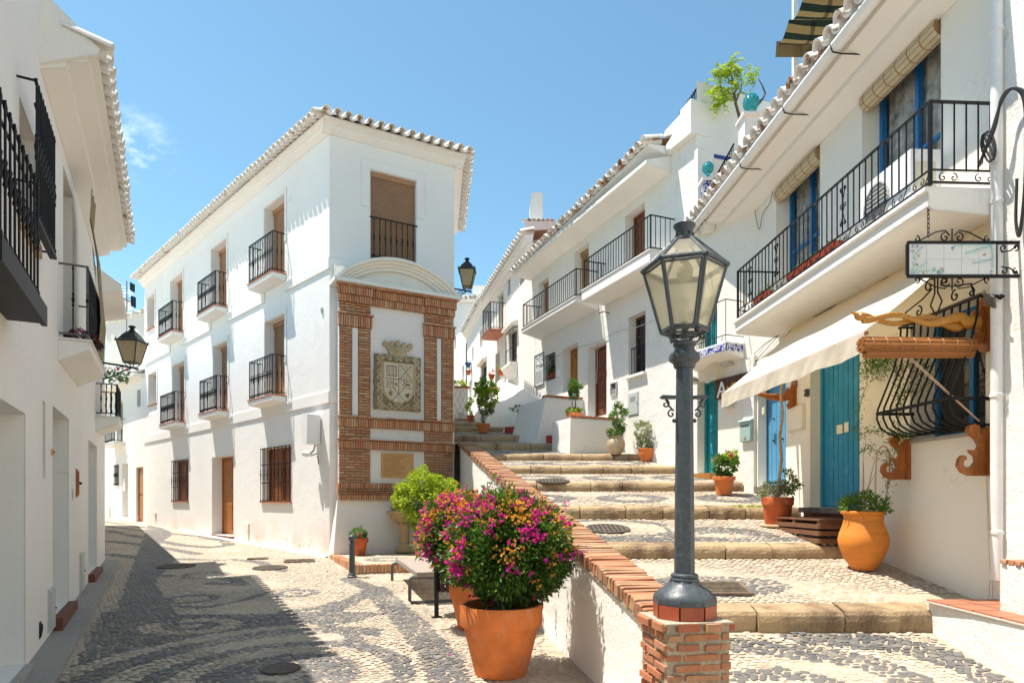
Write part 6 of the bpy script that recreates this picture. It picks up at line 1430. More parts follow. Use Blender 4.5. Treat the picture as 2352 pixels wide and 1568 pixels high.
# awning arms
def arm(label, d, out_, z, snake=True):
    p = FC.pt(uC(d), 0, z-.25); t = thing('carved_bracket', label, 'bracket', p, FC.ang)
    o_ = [(-.03, 0), (.03, 0), (.06, .03), (.075, .08), (.05, .14), (.045, .25), (.05, .36), (.075, .42), (.06, .47), (.03, .50), (-.03, .50), (-.06, .47), (-.075, .42), (-.05, .36), (-.045, .25), (-.05, .14), (-.075, .08), (-.06, .03)]
    mb = MB(); mb.prism(o_, -.03, .0); sub(mb, 'wall_plate', 'wood_carved', t)
    mb = MB(); mb.prism([(-.03, .1), (-.10, .06), (-.13, .12), (-.09, .18), (-.12, .25), (-.16, .30), (-.12, .38), (-.08, .34), (-.06, .42), (-.03, .40)], -.022, .022, 'x'); sub(mb, 'scroll_block', 'wood_carved', t)
    if snake:
        for ph, nm, yy in ((0, 'carved_snake', .02), (math.pi, 'carved_snake', -.03)):
            n = 26; pts = []; rs = []
            for i in range(n+1):
                s = i/n; pts.append((yy, -.08-(out_-.04)*s, .27+(.040*math.sin(s*11+ph) if s > .12 else 0)*(1-.25*s)+.03*s)); rs.append(.036*max(0,1-s*2.0)+.024+(.006 if i > n-3 else 0))
            mb = MB(); mb.tube(pts, rs, 8, flat=(.6, 1, 1)); sub(mb, nm, 'gold_wood', t, True)
        y = -.08-(out_-.04); mb = MB(); mb.ball((.02, y-.02, .305), .042, 10, 6, (.6, 1.3, 1)); mb.tube([(.02, y-.05, .32), (.02, y-.11, .345)], [.02, .003]); sub(mb, 'bird_head', 'gold_wood', t, True)
        mb = MB(); mb.ball((-.002, y-.03, .318), .012, 8, 5); mb.ball((.042, y-.03, .318), .012, 8, 5); sub(mb, 'eye', 'paint_white', t)
    else:
        mb = MB(); mb.tube([(0, -.03, .26), (0, -.2, .23), (0, -.38, .24), (0, -out_*.85, .30)], [.05, .06, .045, .012], 8, flat=(.7, 1, 1)); sub(mb, 'arm', 'wood_carved', t, True)
    return t
arm('golden carved bird arm holding the right end of the awning', 5.97, 1.14, 1.60); arm('dark orange carved arm under the left end of the awning', 9.58, .75, 1.52, False)
bm_ = thing('bamboo_blind', 'rolled orange bamboo blind hanging below the carved bird arm', 'blind', FC.pt(uC(5.95), .66, 1.40), FC.ang)
mb = MB(); R_ = random.Random(3)
for k in range(90):
    a = k*2.399; r = .068*math.sqrt(k/90); mb.tube([(r*math.cos(a), -.52-R_.uniform(0, .025), r*math.sin(a)), (r*math.cos(a), .50+R_.uniform(0, .05), r*math.sin(a))], .0065, 5)
for k in range(26):
    a = k*2.399; r = .036*math.sqrt(k/26); mb.tube([(.02+r*math.cos(a), -.50-R_.uniform(0, .02), -.09+r*math.sin(a)), (.02+r*math.cos(a), .5, -.075+r*math.sin(a))], .006, 5)
sub(mb, 'reed_roll', 'bamboo', bm_, kind='stuff')
for k in range(8): mb = MB(); mb.lathe([(.071, 0), (.074, .004), (.071, .008)], 16); link('tie_string', mb.mesh('tie_string', 'blind_wood'), bm_, (0, -.45+.13*k, 0), (math.pi/2, 0, 0))
rp = thing('blind_rope', 'thin pale rope stretched diagonally across the bulging grille', 'rope', FC.pt(uC(5.97), .02, .72), FC.ang)
e_ = Vector((0, -.75, .60)); mb = MB(); mb.tube([(0, -.05, 0), tuple(e_)], .005, 5); mb.tube([(.01, -.05, 0), (.02, -.74, .6)], .004, 5); sub(mb, 'rope', 'rope', rp)
rp = thing('slack_rope', 'long slack cord hanging from the right carved bracket to the ground', 'rope', FC.pt(uC(5.9), .03, -1.0), FC.ang)
mb = MB(); mb.tube([(-.03, 0, 1.22), (.0, -.01, .7), (.04, -.02, .3), (.03, -.03, .1)], .003, 4); mb.tube([(-.03, 0, 1.22), (.02, -.01, .7), (.06, -.02, .3), (.08, -.03, .1)], .003, 4); sub(mb, 'cord', 'rope', rp)
# awning
aw = thing('awning', 'cream canvas awning stretched from under the balcony over the blue doors', 'awning', FC.pt(uC(7.7), 0, 1.5), FC.ang)
ua_, ub_ = uC(9.45)-uC(7.7), uC(5.96)-uC(7.7); uta, utb = uC(9.6)-uC(7.7), uC(5.92)-uC(7.7); wo = 1.14; zf_, zw_ = .03, 1.04
mb = MB(); nu, nv = 40, 14
for j in range(nv+1):
    t = j/nv
    for i in range(nu+1):
        s = i/nu; u = (uta+(utb-uta)*s)*(1-t)+(ua_+(ub_-ua_)*s)*t; sag = -.05*math.sin(math.pi*t)-.012*math.sin(s*17)*t*(1-t)*3; mb.v.append((u, -.01-(wo-.01)*t, zw_+(zf_-zw_)*t+sag+.012*math.sin(s*40)*(t > .9)*0))
for j in range(nv):
    for i in range(nu): a = j*(nu+1)+i; mb.f.append((a, a+1, a+nu+2, a+nu+1))
sub(mb, 'canvas', 'awning_cloth', aw, True)
mb = MB(); nv = 6
for j in range(nv+1):
    t = j/nv
    for i in range(nu*2+1): s = i/nu/2; mb.v.append((ua_+(ub_-ua_)*s, -wo-.012+.012*t*math.sin(s*31)+.006*math.sin(s*83+t*4)*t, zf_-.20*t-.008*math.sin(s*23)*t))
for j in range(nv):
    for i in range(nu*2): a = j*(nu*2+1)+i; mb.f.append((a, a+nu*2+1, a+nu*2+2, a+1))
sub(mb, 'valance', 'awning_cloth', aw, True)
mb = MB(); mb.tube([(ua_, -wo+.01, zf_-.02), (ub_, -wo+.01, zf_-.02)], .018, 8); sub(mb, 'front_bar', 'wood_carved', aw, True)
# balcony
bo = .69; b0, b1 = uC(10.10), uC(5.77); H_ = .74
mb = MB(); mb.prism([(0, 2.50), (-bo+.04, 2.55), (-bo, 2.58), (-bo, 2.70), (-bo-.03, 2.71), (-bo-.03, 2.75), (0, 2.75)], b0, b1, 'x'); bc = hC.part(mb, 'balcony', 'plaster_old', FC)
a, c, yo = b0+.03, b1-.02, -bo+.03
for zz, r in ((slabz+.03, .010), (slabz+.14, .008), (slabz+H_, .012)):
    mb = MB(); mb.box(a, c, yo-r, yo+r, zz-r*.8, zz+r*.8)
    for x in (a, c): mb.box(x-r, x+r, yo+r, 0, zz-r*.8, zz+r*.8)
    sub(mb, 'handrail', 'iron_black', bc)
me = bal(H_-.13, .0075, False); N = 40
for i in range(N+1): link('baluster', me, bc, (a+(c-a)*i/N, yo, slabz+.13))
for k in range(1, 6):
    for x in (a, c): link('baluster', me, bc, (x, yo+(-yo)*k/6, slabz+.13))
S_ = []
for i in range(14):
    u = a+(c-a)*(i+.5)/14
    for s_ in (-1, 1): S_ += [sp2(u+s_*.045, slabz+.075, .036, math.pi/2, -s_, yo)]
    S_.append([(u+.08, yo, slabz+.03), (u+.15, yo, slabz+.13)])
for k in range(2):
    y = yo+(-yo)*(k+.5)/2; S_ += [[(c, y+dy, z) for dy, z in spiral(s_*.05, slabz+.075, .04, 1.1, math.pi/2, 12, -s_)] for s_ in (-1, 1)]
for u in (uC(7.15), uC(8.75), uC(9.6)):
    for s_ in (-1, 1): 
        for z, sg in ((slabz+.24, 1), (slabz+.62, -1), (slabz+.43, 1)): S_.append(sp2(u+s_*.03, z, .030, math.pi/2*sg, -s_*sg, yo-.012))
        S_.append([(u+s_*.045, yo-.012, slabz+.22), (u-s_*.02, yo-.012, slabz+.42), (u+s_*.045, yo-.012, slabz+.64)])
scrolls(bc, S_, r=.005)
for x in (a, c): mb = MB(); mb.box(x-.014, x+.014, yo-.014, yo+.014, slabz, slabz+H_+.01); sub(mb, 'corner_post', 'iron_black', bc)
# eave, gutter and brackets
eave(hC, FC, -.2, uEnd, ZS+.085, .68, pitch=20, sp=.225, mat='tile_mixed', steps=((.1, .1),))
mb = MB(); zt1 = 5.10; n = 8; pr = [(-.63-.075+.075*(1-math.cos(math.pi*k/n)), zt1-.075*math.sin(math.pi*k/n)) for k in range(n+1)]
pr2 = [(y+.008*(1 if y < -.63 else -1), z+.006) for y, z in pr][::-1]
mb.prism(pr+pr2, -.3, uEnd+.05, 'x'); hC.part(mb, 'gutter', 'pipe_white', FC, 'all')
for d in (6.35, 7.35, 8.5, 9.9): mb = MB(); mb.tube([(uC(d), 0, zt1-.10), (uC(d), -.56, zt1-.10), (uC(d), -.68, zt1-.085), (uC(d), -.705, zt1+.0)], .008, 5); hC.part(mb, 'gutter_bracket', 'iron_black', FC)
mb = MB(); mb.quad((-.2, -.2, ZS+.2), (uEnd, -.2, ZS+.2), (uEnd, .9, ZS+.62), (-.2, .9, ZS+.62)); hC.part(mb, 'roof', 'tile_terra', FC)
mb = MB(); mb.box(-.2, uEnd, .9, 1.0, ZS-.1, ZS+.75); hC.part(mb, 'terrace_parapet', 'plaster', FC)
# downpipe
mb = MB(); ud = uC(5.74); mb.tube([(ud, -.09, 9.5), (ud, -.09, -.7)], .048, 14); dp_ = hC.part(mb, 'downpipe', 'pipe_white', FC, True)
for z in (5.5, 4.1, 2.6, .9, -.3): mb = MB(); mb.lathe([(.049, 0), (.056, .005), (.056, .03), (.049, .035)], 14); link('pipe_clamp', mb.mesh('pipe_clamp', 'pipe_white', True), dp_, (ud, -.09, z))
# small upper balcony with tiled edge
bs0, bs1 = 0.02, FC2.u(1665, .42); mb = MB(); mb.prism([(0, 2.42), (-.40, 2.50), (-.42, 2.52), (-.42, 2.66), (-.40, 2.68), (0, 2.68)], bs0, bs1, 'x'); b2 = hC.part(mb, 'balcony', 'plaster', FC2)
for i in range(8): mb = MB(); x = bs1-.13-.15*i; mb.box(x, x+.142, -.426, -.421, 2.53, 2.65); sub(mb, 'edge_tile', 'azulejo', b2)
for i in range(2): mb = MB(); y = -.40+.19*i; mb.box(bs1+.001, bs1+.006, y, y+.18, 2.53, 2.65); sub(mb, 'edge_tile', 'azulejo', b2)
for zz in (2.80, 3.40): mb = MB(); mb.box(bs0, bs1-.02, -.39, -.375, zz-.006, zz+.006); mb.box(bs1-.028, bs1-.014, -.375, 0, zz-.006, zz+.006); sub(mb, 'handrail', 'iron_black', b2)
me = bal(.72, .006, False)
for i in range(19): link('baluster', me, b2, (bs0+.1+(bs1-bs0-.35)*i/18, -.383, 2.68))
link('baluster', me, b2, (bs1-.021, -.383, 2.68))
scrolls(b2, [sp2(bs1-.12-.2*i, 2.75, .04, math.pi/2, 1 if i % 2 else -1, -.383) for i in range(4)], r=.005)
# neighbour at the right edge
hH = House('edge_house', 'bright white rough wall of the next house right of the downpipe', 'house', 4.5, 4.2, -1.3)
FH2 = Fac(4.635-.05*5.80-.05, 5.80, 4.635+.05*2-.05, -2.0); wall(hH, FH2, 0, FH2.L, -1.6, 10, [], 'plaster_rough'); core(hH, [tuple(FH2.pt(.0, -.02).xy), tuple(FH2.pt(FH2.L, -.02).xy), (9, -2.0), (9, 5.8)], -1.6, 9.9)
# wires and meter coil on the neighbour wall
cb = thing('cable_bundle', 'thick black power cables looping beside the white downpipe', 'cables', FH2.pt(.25, .02, 2.0), FH2.ang)
mb = MB(); 
for k in range(3):
    o_ = .015*k; mb.tube(crv([(-.30, -.10+o_, .98+o_), (-.22, -.12, 1.04), (-.12+o_, -.12, 1.2), (-.04, -.10, 1.40+o_), (.05, -.08, 1.46), (.12+o_, -.05, 1.35), (.14, -.04, 1.1+o_), (.13, -.04, .6), (.08, -.04, .22+o_), (.04, -.04, .35), (.05, -.04, .7)]), .013, 6)
sub(mb, 'cable_loop', 'cable_black', cb, True)
mb = MB(); mb.tube([(-.16-.07*math.cos(a)*(1+.15*math.sin(2.3*a)), -.12, 1.08+.14*math.sin(a+.1*a)) for a in np.linspace(0, 15, 60)], .010, 6); sub(mb, 'cable_coil', 'cable_black', cb, True)
mb = MB()
for i in range(14): mb.tube([(.20, -.03, .3+.05*i), (.32, -.06, .28+.05*i), (.44, -.03, .3+.05*i)], .012, 5)
sub(mb, 'insulator_stack', 'cable_white', cb, True, kind='stuff')
sol = thing('solar_light', 'small black solar wall light right of the downpipe', 'light', FH2.pt(.10, .04, 1.78), FH2.ang)
mb = MB(); mb.m = Matrix.Rotation(.5, 4, 'Y') @ Matrix.Rotation(.5, 4, 'X'); mb.box(-.06, .07, -.10, -.085, -.05, .06); sub(mb, 'solar_panel', 'iron_grey', sol); mb = MB(); mb.tube([(0, -.08, 0), (.05, 0, -.02)], .012); mb.ball((.04, -.03, -.02), .025, 8, 5); sub(mb, 'bracket', 'iron_black', sol)
# air conditioner on the balcony
ac = thing('air_conditioner', 'white air conditioner unit standing on the long balcony', 'air conditioner', FC.pt(uC(6.75), .32, slabz), FC.ang+.0)
mb = MB(); mb.box(-.42, .42, -.15, .15, .04, .62); sub(mb, 'casing', 'white_metal', ac)
mb = MB(); mb.lathe([(.22, 0), (.22, .012), (.20, .012), (.20, .004), (.001, .004)], 28); fg = link('fan_grille', mb.mesh('fan_grille', 'grey_box'), ac, (-.12, -.151, .33), (math.pi/2, 0, 0))
for i in range(9): mb = MB(); z = -.18+.045*i; hw = math.sqrt(max(.001, .2**2-z*z)); mb.box(-hw, hw, z-.006, z+.006, .012, .018); sub(mb, 'fan_bar', 'iron_grey', fg)
mb = MB(); mb.box(.421, .425, -.10, .10, .25, .5); sub(mb, 'side_cover', 'cream_plastic', ac)
for i, (d, L_) in enumerate(((7.65, .55), (8.25, .6), (9.35, .45))):
    p = thing('planter_box', ['red planter box near the middle of the long balcony', 'red planter box with small shoots under the farther blue window', 'short red planter box at the far end of the long balcony'][i], 'planter', FC.pt(uC(d), .54, slabz), FC.ang)
    mb = MB(); mb.prism([(-.07, 0), (.07, 0), (.10, .15), (-.10, .15)], -L_/2, L_/2, 'x'); sub(mb, 'box', 'red_box', p); mb = MB(); mb.box(-L_/2+.02, L_/2-.02, -.085, .085, .15, .154); sub(mb, 'soil', 'soil', p)
    PLANTERS = globals().setdefault('PLANTERS', []); PLANTERS.append((p, L_))
ch = thing('chain', 'short black iron chain dangling from the near balcony corner', 'chain', FC.pt(uC(5.80), bo-.02, 2.30), FC.ang)
mb = MB()
for i in range(9):
    z = .36-.04*i; ring = [(.010*math.cos(a), 0, z+.026*math.sin(a)) for a in np.linspace(0, 2*math.pi, 9)]; ring = ring if i % 2 else [(0, x, zz) for x, _, zz in ring]; mb.tube(ring, .004, 4)
sub(mb, 'chain_links', 'iron_black', ch, kind='stuff')
# hanging ceramic sign
sg = thing('hanging_sign', 'white ceramic tile sign painted with flowers in a scrolled iron frame', 'sign', (4.33, 5.55, 1.90), math.pi); SW_ = .74; SH = .285
mb = MB(); X0 = .22; X1_ = X0+SW_
for z in (0, SH): mb.box(-.02, X1_+.01, -.012, .012, z-.012, z+.012)
mb.box(X1_, X1_+.02, -.012, .012, .012, SH-.012); mb.box(X0-.01, X0, -.01, .01, .012, SH-.012); fr_ = sub(mb, 'iron_frame', 'iron_black', sg)
for i in range(5):
    for j in range(2):
        mb = MB(); w_ = SW_/5; mb.box(X0+w_*i+.0012, X0+w_*(i+1)-.0012, -.007, .007, .013+j*(SH-.026)/2+.001, .013+(j+1)*(SH-.026)/2-.001); sub(mb, 'ceramic_tile', 'ceramic_white', sg)
S_ = []; xm = X0+SW_/2
for s_, zz in ((1, SH), (-1, 0)):
    for q in (-1, 1):
        S_ += [[(a, 0, b) for a, b in spiral(xm+q*.06, zz+s_*.045, .042, 1.1, math.pi/2*s_, 12, -q*s_)], [(a, 0, b) for a, b in spiral(xm+q*.30, zz+s_*.03, .03, 1.0, math.pi/2*s_, 12, q*s_)], [(xm+q*.02, 0, zz+s_*.06), (xm+q*.06, 0, zz+s_*.105), (xm+q*.14, 0, zz+s_*.09), (xm+q*.29, 0, zz+s_*.012)]]
    S_.append([(xm, 0, zz), (xm, 0, zz+s_*.12)])
for zz, s_ in ((SH, -1), (0, 1)): S_ += [[(a, 0, b) for a, b in spiral(.15, zz+s_*.045, .035, 1.0, math.pi/2*s_, 12, 1)], [(a, 0, b) for a, b in spiral(.05, zz+s_*.04, .03, 1.0, math.pi/2*s_, 12, -1)], [(.17, 0, zz+s_*.08), (.1, 0, zz+s_*.07), (.03, 0, zz+s_*.02)]]
scrolls(fr_, S_, r=.006)
def vine(pts, mat, r=.0016): mb = MB(); mb.tube([(x, .0078, z) for x, z in pts], r, 4); return mb
rr2 = random.Random(5); Vn = MB()
def sprig(x, z, dx, dz, n=9, L=.035):
    px_, pz_ = x, z
    for i in range(n):
        nx2, nz2 = px_+dx/n+rr2.uniform(-.003, .003), pz_+dz/n+rr2.uniform(-.004, .004); Vn.tube([(px_, .0078, pz_), (nx2, .0078, nz2)], .0017, 4)
        for s_ in (-1, 1): a = math.atan2(dz, dx)+s_*rr2.uniform(.5, 1.0); l = rr2.uniform(.4, 1)*L; Vn.tube([(px_, .0078, pz_), (px_+l*.6*math.cos(a), .0078, pz_+l*.6*math.sin(a)), (px_+l*math.cos(a+.3*s_), .0078, pz_+l*math.sin(a+.3*s_))], .0011, 3)
        px_, pz_ = nx2, nz2
XL_, XR_ = X1_-.01, X0+.01        # sign is seen from its back axis: larger x is further left
sprig(XL_-.01, .02, -.03, .13); sprig(XL_-.01, .02, -.13, .10); sprig(XL_-.02, .02, -.20, .03); sprig(XL_-.02, .15, -.09, .10); sprig(XR_+.03, SH-.02, .33, -.02, 14); sprig(XR_+.03, SH-.03, .22, -.06, 12); sprig(XR_+.03, SH-.02, -.0, -.20, 12); sprig(XR_+.03, .14, .17, -.04, 9); sprig(XL_-.19, .05, -.09, .0)
sub(Vn, 'painted_foliage', 'flower_teal', sg, kind='stuff')
for x, z, m_ in ((XL_-.02, SH-.03, 'flower_blue'), (XL_-.06, SH-.03, 'flower_grey'), (XL_-.02, SH-.07, 'flower_grey'), (XL_-.07, SH-.11, 'flower_gold'), (XL_-.055, .10, 'flower_rust'), (XL_-.11, .03, 'flower_gold'), (XL_-.24, .03, 'flower_blue'), (XL_-.27, .06, 'flower_rust'), (X0+.37, SH-.05, 'flower_blue'), (XR_+.09, .18, 'flower_rust'), (XR_+.03, .035, 'flower_blue')):
    mb = MB()
    for k in range(16): a, r = rr2.uniform(0, 6.3), rr2.uniform(0, .02); mb.add([(x+r*math.cos(a)+.004*math.cos(q), .0082, z+r*math.sin(a)+.004*math.sin(q)) for q in (0, 1.6, 3.1, 4.7)], [(0, 1, 2, 3)])
    sub(mb, 'painted_flower', m_, sg)
# wooden name board with letters
sb_ = thing('shop_board', 'dark plank sign board with white letters and an orange bird', 'sign', FC2.pt(FC2.u(1649), .03, 1.80), FC2.ang); Lb = 1.12
for i in range(12): mb = MB(); w_ = Lb/12; mb.box(w_*i+.004, w_*(i+1)-.004, -.04, -.01, 0, .36); sub(mb, 'plank', 'wood_brown' if i < 9 else 'paint_teal', sb_)
mb = MB(); mb.box(0, Lb, -.009, .0, .02, .34); sub(mb, 'backing', 'wood_brown', sb_)
for x in (.06, .62): text('A', .40, 'paint_white', sb_, (x, -.048, .03), (math.pi/2, 0, 0), .006)
mb = MB(); mb.prism([(.30, .16), (.36, .20), (.40, .17), (.50, .18), (.56, .24), (.50, .24), (.44, .22), (.44, .10), (.40, .06), (.38, .13)], -.06, -.045); sub(mb, 'bird_emblem', 'ochre_paint', sb_)
def box_thing(label, name, cat, px, py, w_, h_, d_, mat, ex=None):
    FC = FC2 if px < 1735 else globals()['FC']
    def f(t):
        mb = MB(); mb.box(-w_/2, w_/2, -d_, 0, 0, h_); sub(mb, 'case', mat, t); mb = MB(); mb.box(-w_/2+.01, w_/2-.01, -d_-.008, -d_-.001, .01, h_-.01); sub(mb, 'cover', mat, t)
        if ex: ex(t)
    return on(FC, label, name, cat, px, py, 0, f)
def mailx(t):
    mb = MB(); mb.box(-.10, .10, -.115, -.111, .26, .275); sub(mb, 'slot', 'dark_paint', t); mb = MB(); mb.box(-.03, .03, -.116, -.111, .05, .09); sub(mb, 'label_plate', 'buff_stone', t)
    mb = MB(); mb.prism([(-.13, .34), (-.10, .37), (0, .37), (0, .34)], -.15, .15, 'x'); sub(mb, 'lid', 'mail_green', t)
box_thing('pale green metal mailbox on the pilaster between the teal and blue doors', 'mailbox', 'mailbox', 1722, 1014, .26, .34, .10, 'mail_green', mailx)
box_thing('cream junction box on the wall under the left tip of the awning', 'junction_box', 'junction box', 1678, 937, .2, .22, .08, 'cream_plastic')
box_thing('small cream light switch beside the studded blue door', 'wall_switch', 'switch', 1756, 952, .10, .12, .02, 'cream_plastic')
box_thing('square white notice board on the wall between the two blue doors', 'notice_board', 'board', 1832, 988, .46, .36, .03, 'plaster_cream')
def bellx(t): mb = MB(); mb.ball((0, -.06, .05), .014, 8, 4); sub(mb, 'button', 'paint_white', t)
box_thing('black doorbell under the awning beside the blue plank door', 'doorbell', 'doorbell', 1857, 910, .07, .10, .045, 'iron_grey', bellx)
box_thing('grey electrical box above the shop board under the small balcony', 'junction_box', 'junction box', 1675, 840, .24, .26, .10, 'grey_box')
lampx = thing('bulkhead_lamp', 'round cream ceiling lamp under the small tiled balcony', 'light', FC2.pt(.1, .2, 2.16), FC.ang)
mb = MB(); mb.lathe([(.10, 0), (.13, .03), (.13, .08), (.10, .12)], 18); sub(mb, 'shade', 'cream_plastic', lampx, True); mb = MB(); mb.lathe([(.135, .05), (.14, .06), (.135, .07)], 18); sub(mb, 'ring', 'iron_grey', lampx, True)
# electric wires strung along under the balcony
wr = thing('wall_wires', 'bundle of white and black wires sagging along the wall under the balcony', 'cables', FC.pt(uC(9), .03, 2.3), FC.ang)
for k in range(5):
    pts = [(uC(10.95)-uC(9)+k*.05, -.02, -.05+.02*k)]+[(uC(10.8-i*.4)-uC(9), -.02-.01*k, .0+.02*k+(.20 if i > 2 else .06*i)-.05*math.sin(i*1.1+k)) for i in range(12)]
    mb = MB(); mb.tube(pts, .006, 5); sub(mb, 'wire', 'cable_white' if k % 2 else 'cable_black', wr, True)
fl = thing('hung_cloth', 'small white cloth pennant hanging from the wires near the teal door', 'cloth', FC2.pt(FC2.L*.42, .16, 2.12), FC2.ang)
mb = MB(); mb.v = [(-.2, 0, .28), (.1, -.02, .34), (.12, -.03, .05), (-.12, -.01, -.02), (-.22, 0, .02)]; mb.f = [(0, 4, 3, 2, 1)]; sub(mb, 'pennant', 'awning_cloth', fl)
# roof terrace: pillars with glazed finials, railing, striped canopy
def finial_pillar(label, x, y, z0, z1, w_, tiles=False, fr_=.13):
    t = thing('terrace_pillar', label, 'pillar', (x, y, z0)); h_ = z1-z0
    mb = MB(); mb.box(-w_/2, w_/2, -w_/2, w_/2, 0, h_); sub(mb, 'shaft', 'plaster_old', t)
    mb = MB(); mb.box(-w_/2-.04, w_/2+.04, -w_/2-.04, w_/2+.04, h_, h_+.05); sub(mb, 'cap', 'plaster', t)
    if tiles:
        n = int(h_/.15)
        for i in range(n):
            for j in range(2): mb = MB(); c = w_/2; mb.box(-c+j*c, -c+(j+1)*c-.004, -c-.008, -c-.001, h_-.15*(i+1)+.004, h_-.15*i); sub(mb, 'wall_tile', 'azulejo', t); mb = MB(); mb.box(-c-.008, -c-.001, -c+j*c, -c+(j+1)*c-.004, h_-.15*(i+1)+.004, h_-.15*i); sub(mb, 'wall_tile', 'azulejo', t)
    mb = MB(); r = fr_; z = h_+.05; mb.lathe([(r*.75, z), (r*.8, z+.02), (r*.4, z+.05), (r*.33, z+.10), (r*.5, z+.13)], 14)
    V = []; n = 10
    for i in range(n+1):
        a = math.pi*i/n; rr_ = r*math.sin(a)*(1+.0); V.append((max(.001, rr_), z+.13+r*1.05*(1-math.cos(a))))
    mb.lathe(V, 16)
    for i in range(1, 9):
        a = math.pi*i/9.5
        for k in range(12): q = 2*math.pi*(k+.5*(i % 2))/12; mb.ball((r*math.sin(a)*math.cos(q), r*math.sin(a)*math.sin(q), z+.13+r*1.05*(1-math.cos(a))), r*.16, 5, 3)
    sub(mb, 'pineapple_finial', 'finial_teal', t, True)
finial_pillar('white terrace pillar topped by a teal pineapple finial beside the small tree', 4.08, 11.15, 5.1, rz(266)*11.0, .32, fr_=.125)
finial_pillar('blue patterned tiled pillar with a teal pineapple finial at the terrace end', rx(1626)*11.95, 11.95, 4.9, rz(415)*11.85, .20, True, .095)
rl = thing('terrace_railing', 'sloping black iron railing between the two finial pillars', 'railing', (4.0, 12.2, 5.2)); a_p, b_p = Vector((rx(1630)*11.95-4.0, -.25, rz(432)*11.95-5.2)), Vector((rx(1686)*11.25-4.0, -.95, rz(330)*11.25-5.2))
mb = MB(); mb.tube([a_p, b_p], .016, 6); mb.tube([a_p-Vector((0, 0, .75)), b_p-Vector((0, 0, .75))], .012, 6); sub(mb, 'handrail', 'iron_black', rl)
for i in range(15): p = a_p+(b_p-a_p)*(i+.5)/15; link('bar', bal(.75, .008, False), rl, p-Vector((0, 0, .75)))
cn = thing('striped_canopy', 'wavy green and tan striped canopy on white posts above the roof', 'canopy', (4.05, 7.0, 5.6)); CZ = rz(95)*10.05-5.6
mb = MB(); nx2, ny2 = 8, 60
for j in range(ny2+1):
    for i in range(nx2+1):
        y = 3.05*j/ny2; x = .02+2.2*i/nx2; mb.v.append((x, y, CZ-.13*abs(math.sin(y*math.pi/.52+.25*math.sin(x*2.5)))-.03*math.sin(x*3)))
for j in range(ny2):
    for i in range(nx2): a = j*(nx2+1)+i; mb.f.append((a, a+1, a+nx2+2, a+nx2+1))
sub(mb, 'canvas', 'striped_canvas', cn, True)
mb = MB(); mb.quad((.02, 3.05, CZ), (2.2, 3.05, CZ), (2.2, 3.09, CZ-.22), (.02, 3.09, CZ-.22)); sub(mb, 'canvas_edge', 'striped_canvas', cn)
px_ = rx(1825)*10.15-4.05
mb = MB(); mb.box(px_-.035, px_+.035, 3.1, 3.17, -.5, CZ+.75); sub(mb, 'post', 'white_metal', cn)
mb = MB(); mb.tube([(px_, 3.13, CZ+.05), (px_+.02, 0, CZ+.05)], .03, 6); sub(mb, 'rail', 'white_metal', cn); mb = MB(); mb.box(px_-.035, px_+.035, -.1, -.03, -.5, CZ+.3); sub(mb, 'post', 'white_metal', cn)
mb = MB(); mb.tube([(px_, 3.1, .75), (px_+.5, 2.6, 1.0), (px_+1.2, 2.2, 1.15)], .006, 4); sub(mb, 'guy_rope', 'rope', cn)
# ================================================================ street lamp on the pillar
LZ = 4.31/F; lz = lambda y: (HY-y)*4.31/F
lx, ly = rx(1572)*4.31, 4.31
L = thing('street_lamp', 'dark grey hexagonal glass lantern on an octagonal iron post above the brick pillar', 'street lamp', (lx, ly, -.765), .15)
B0 = -.765
oct_ = lambda prof: MB().lathe(prof, 8)
for k in range(8):
    a0, a1 = math.pi/8+k*math.pi/4+.0, math.pi/8+(k+1)*math.pi/4; r = .205; mb = MB(); g_ = .03
    P = [(r*math.cos(a0+g_), r*math.sin(a0+g_)), (r*math.cos(a1-g_), r*math.sin(a1-g_)), ((r-.03)*math.cos(a1-g_), (r-.03)*math.sin(a1-g_)), ((r-.03)*math.cos(a0+g_), (r-.03)*math.sin(a0+g_))]
    mb.prism(P, 0, .085, 'z'); sub(mb, 'collar_tile', 'brick_collar', L)
mb = MB(); mb.lathe([(.183, .0), (.183, .083), (.001, .083)], 8); sub(mb, 'collar_bed', 'mortar', L); L.rotation_euler[2] = 0
mb = MB(); mb.lathe([(.205, .085), (.208, .115), (.200, .14), (.165, .175), (.115, .205), (.095, .235), (.088, .255)], 8); mb.v = [tuple(Matrix.Rotation(math.pi/8, 3, 'Z') @ Vector(v)) for v in mb.v]; sub(mb, 'base', 'iron_lamp', L, True)
mb = MB(); z_ = lz(1330)-B0; mb.lathe([(.084, z_-.012), (.094, z_-.006), (.094, z_+.008), (.084, z_+.014), (.090, z_+.022), (.088, z_+.034), (.076, z_+.042)], 20); sub(mb, 'base_ring', 'iron_lamp', L, True)
zt_ = lz(842)-B0; mb = MB(); mb.lathe([(.067, z_+.04), (.054, zt_)], 8); mb.v = [tuple(Matrix.Rotation(math.pi/8, 3, 'Z') @ Vector(v)) for v in mb.v]; sub(mb, 'post', 'iron_lamp', L)
mb = MB(); mb.lathe([(.062, zt_-.01), (.070, zt_+.0), (.072, zt_+.02), (.098, zt_+.04), (.102, zt_+.06), (.095, zt_+.085), (.070, zt_+.10), (.062, zt_+.125), (.074, zt_+.14), (.072, zt_+.16), (.05, zt_+.17), (.02, zt_+.18), (.018, zt_+.30)], 20); sub(mb, 'capital', 'iron_lamp', L, True)
za_ = lz(912)-B0
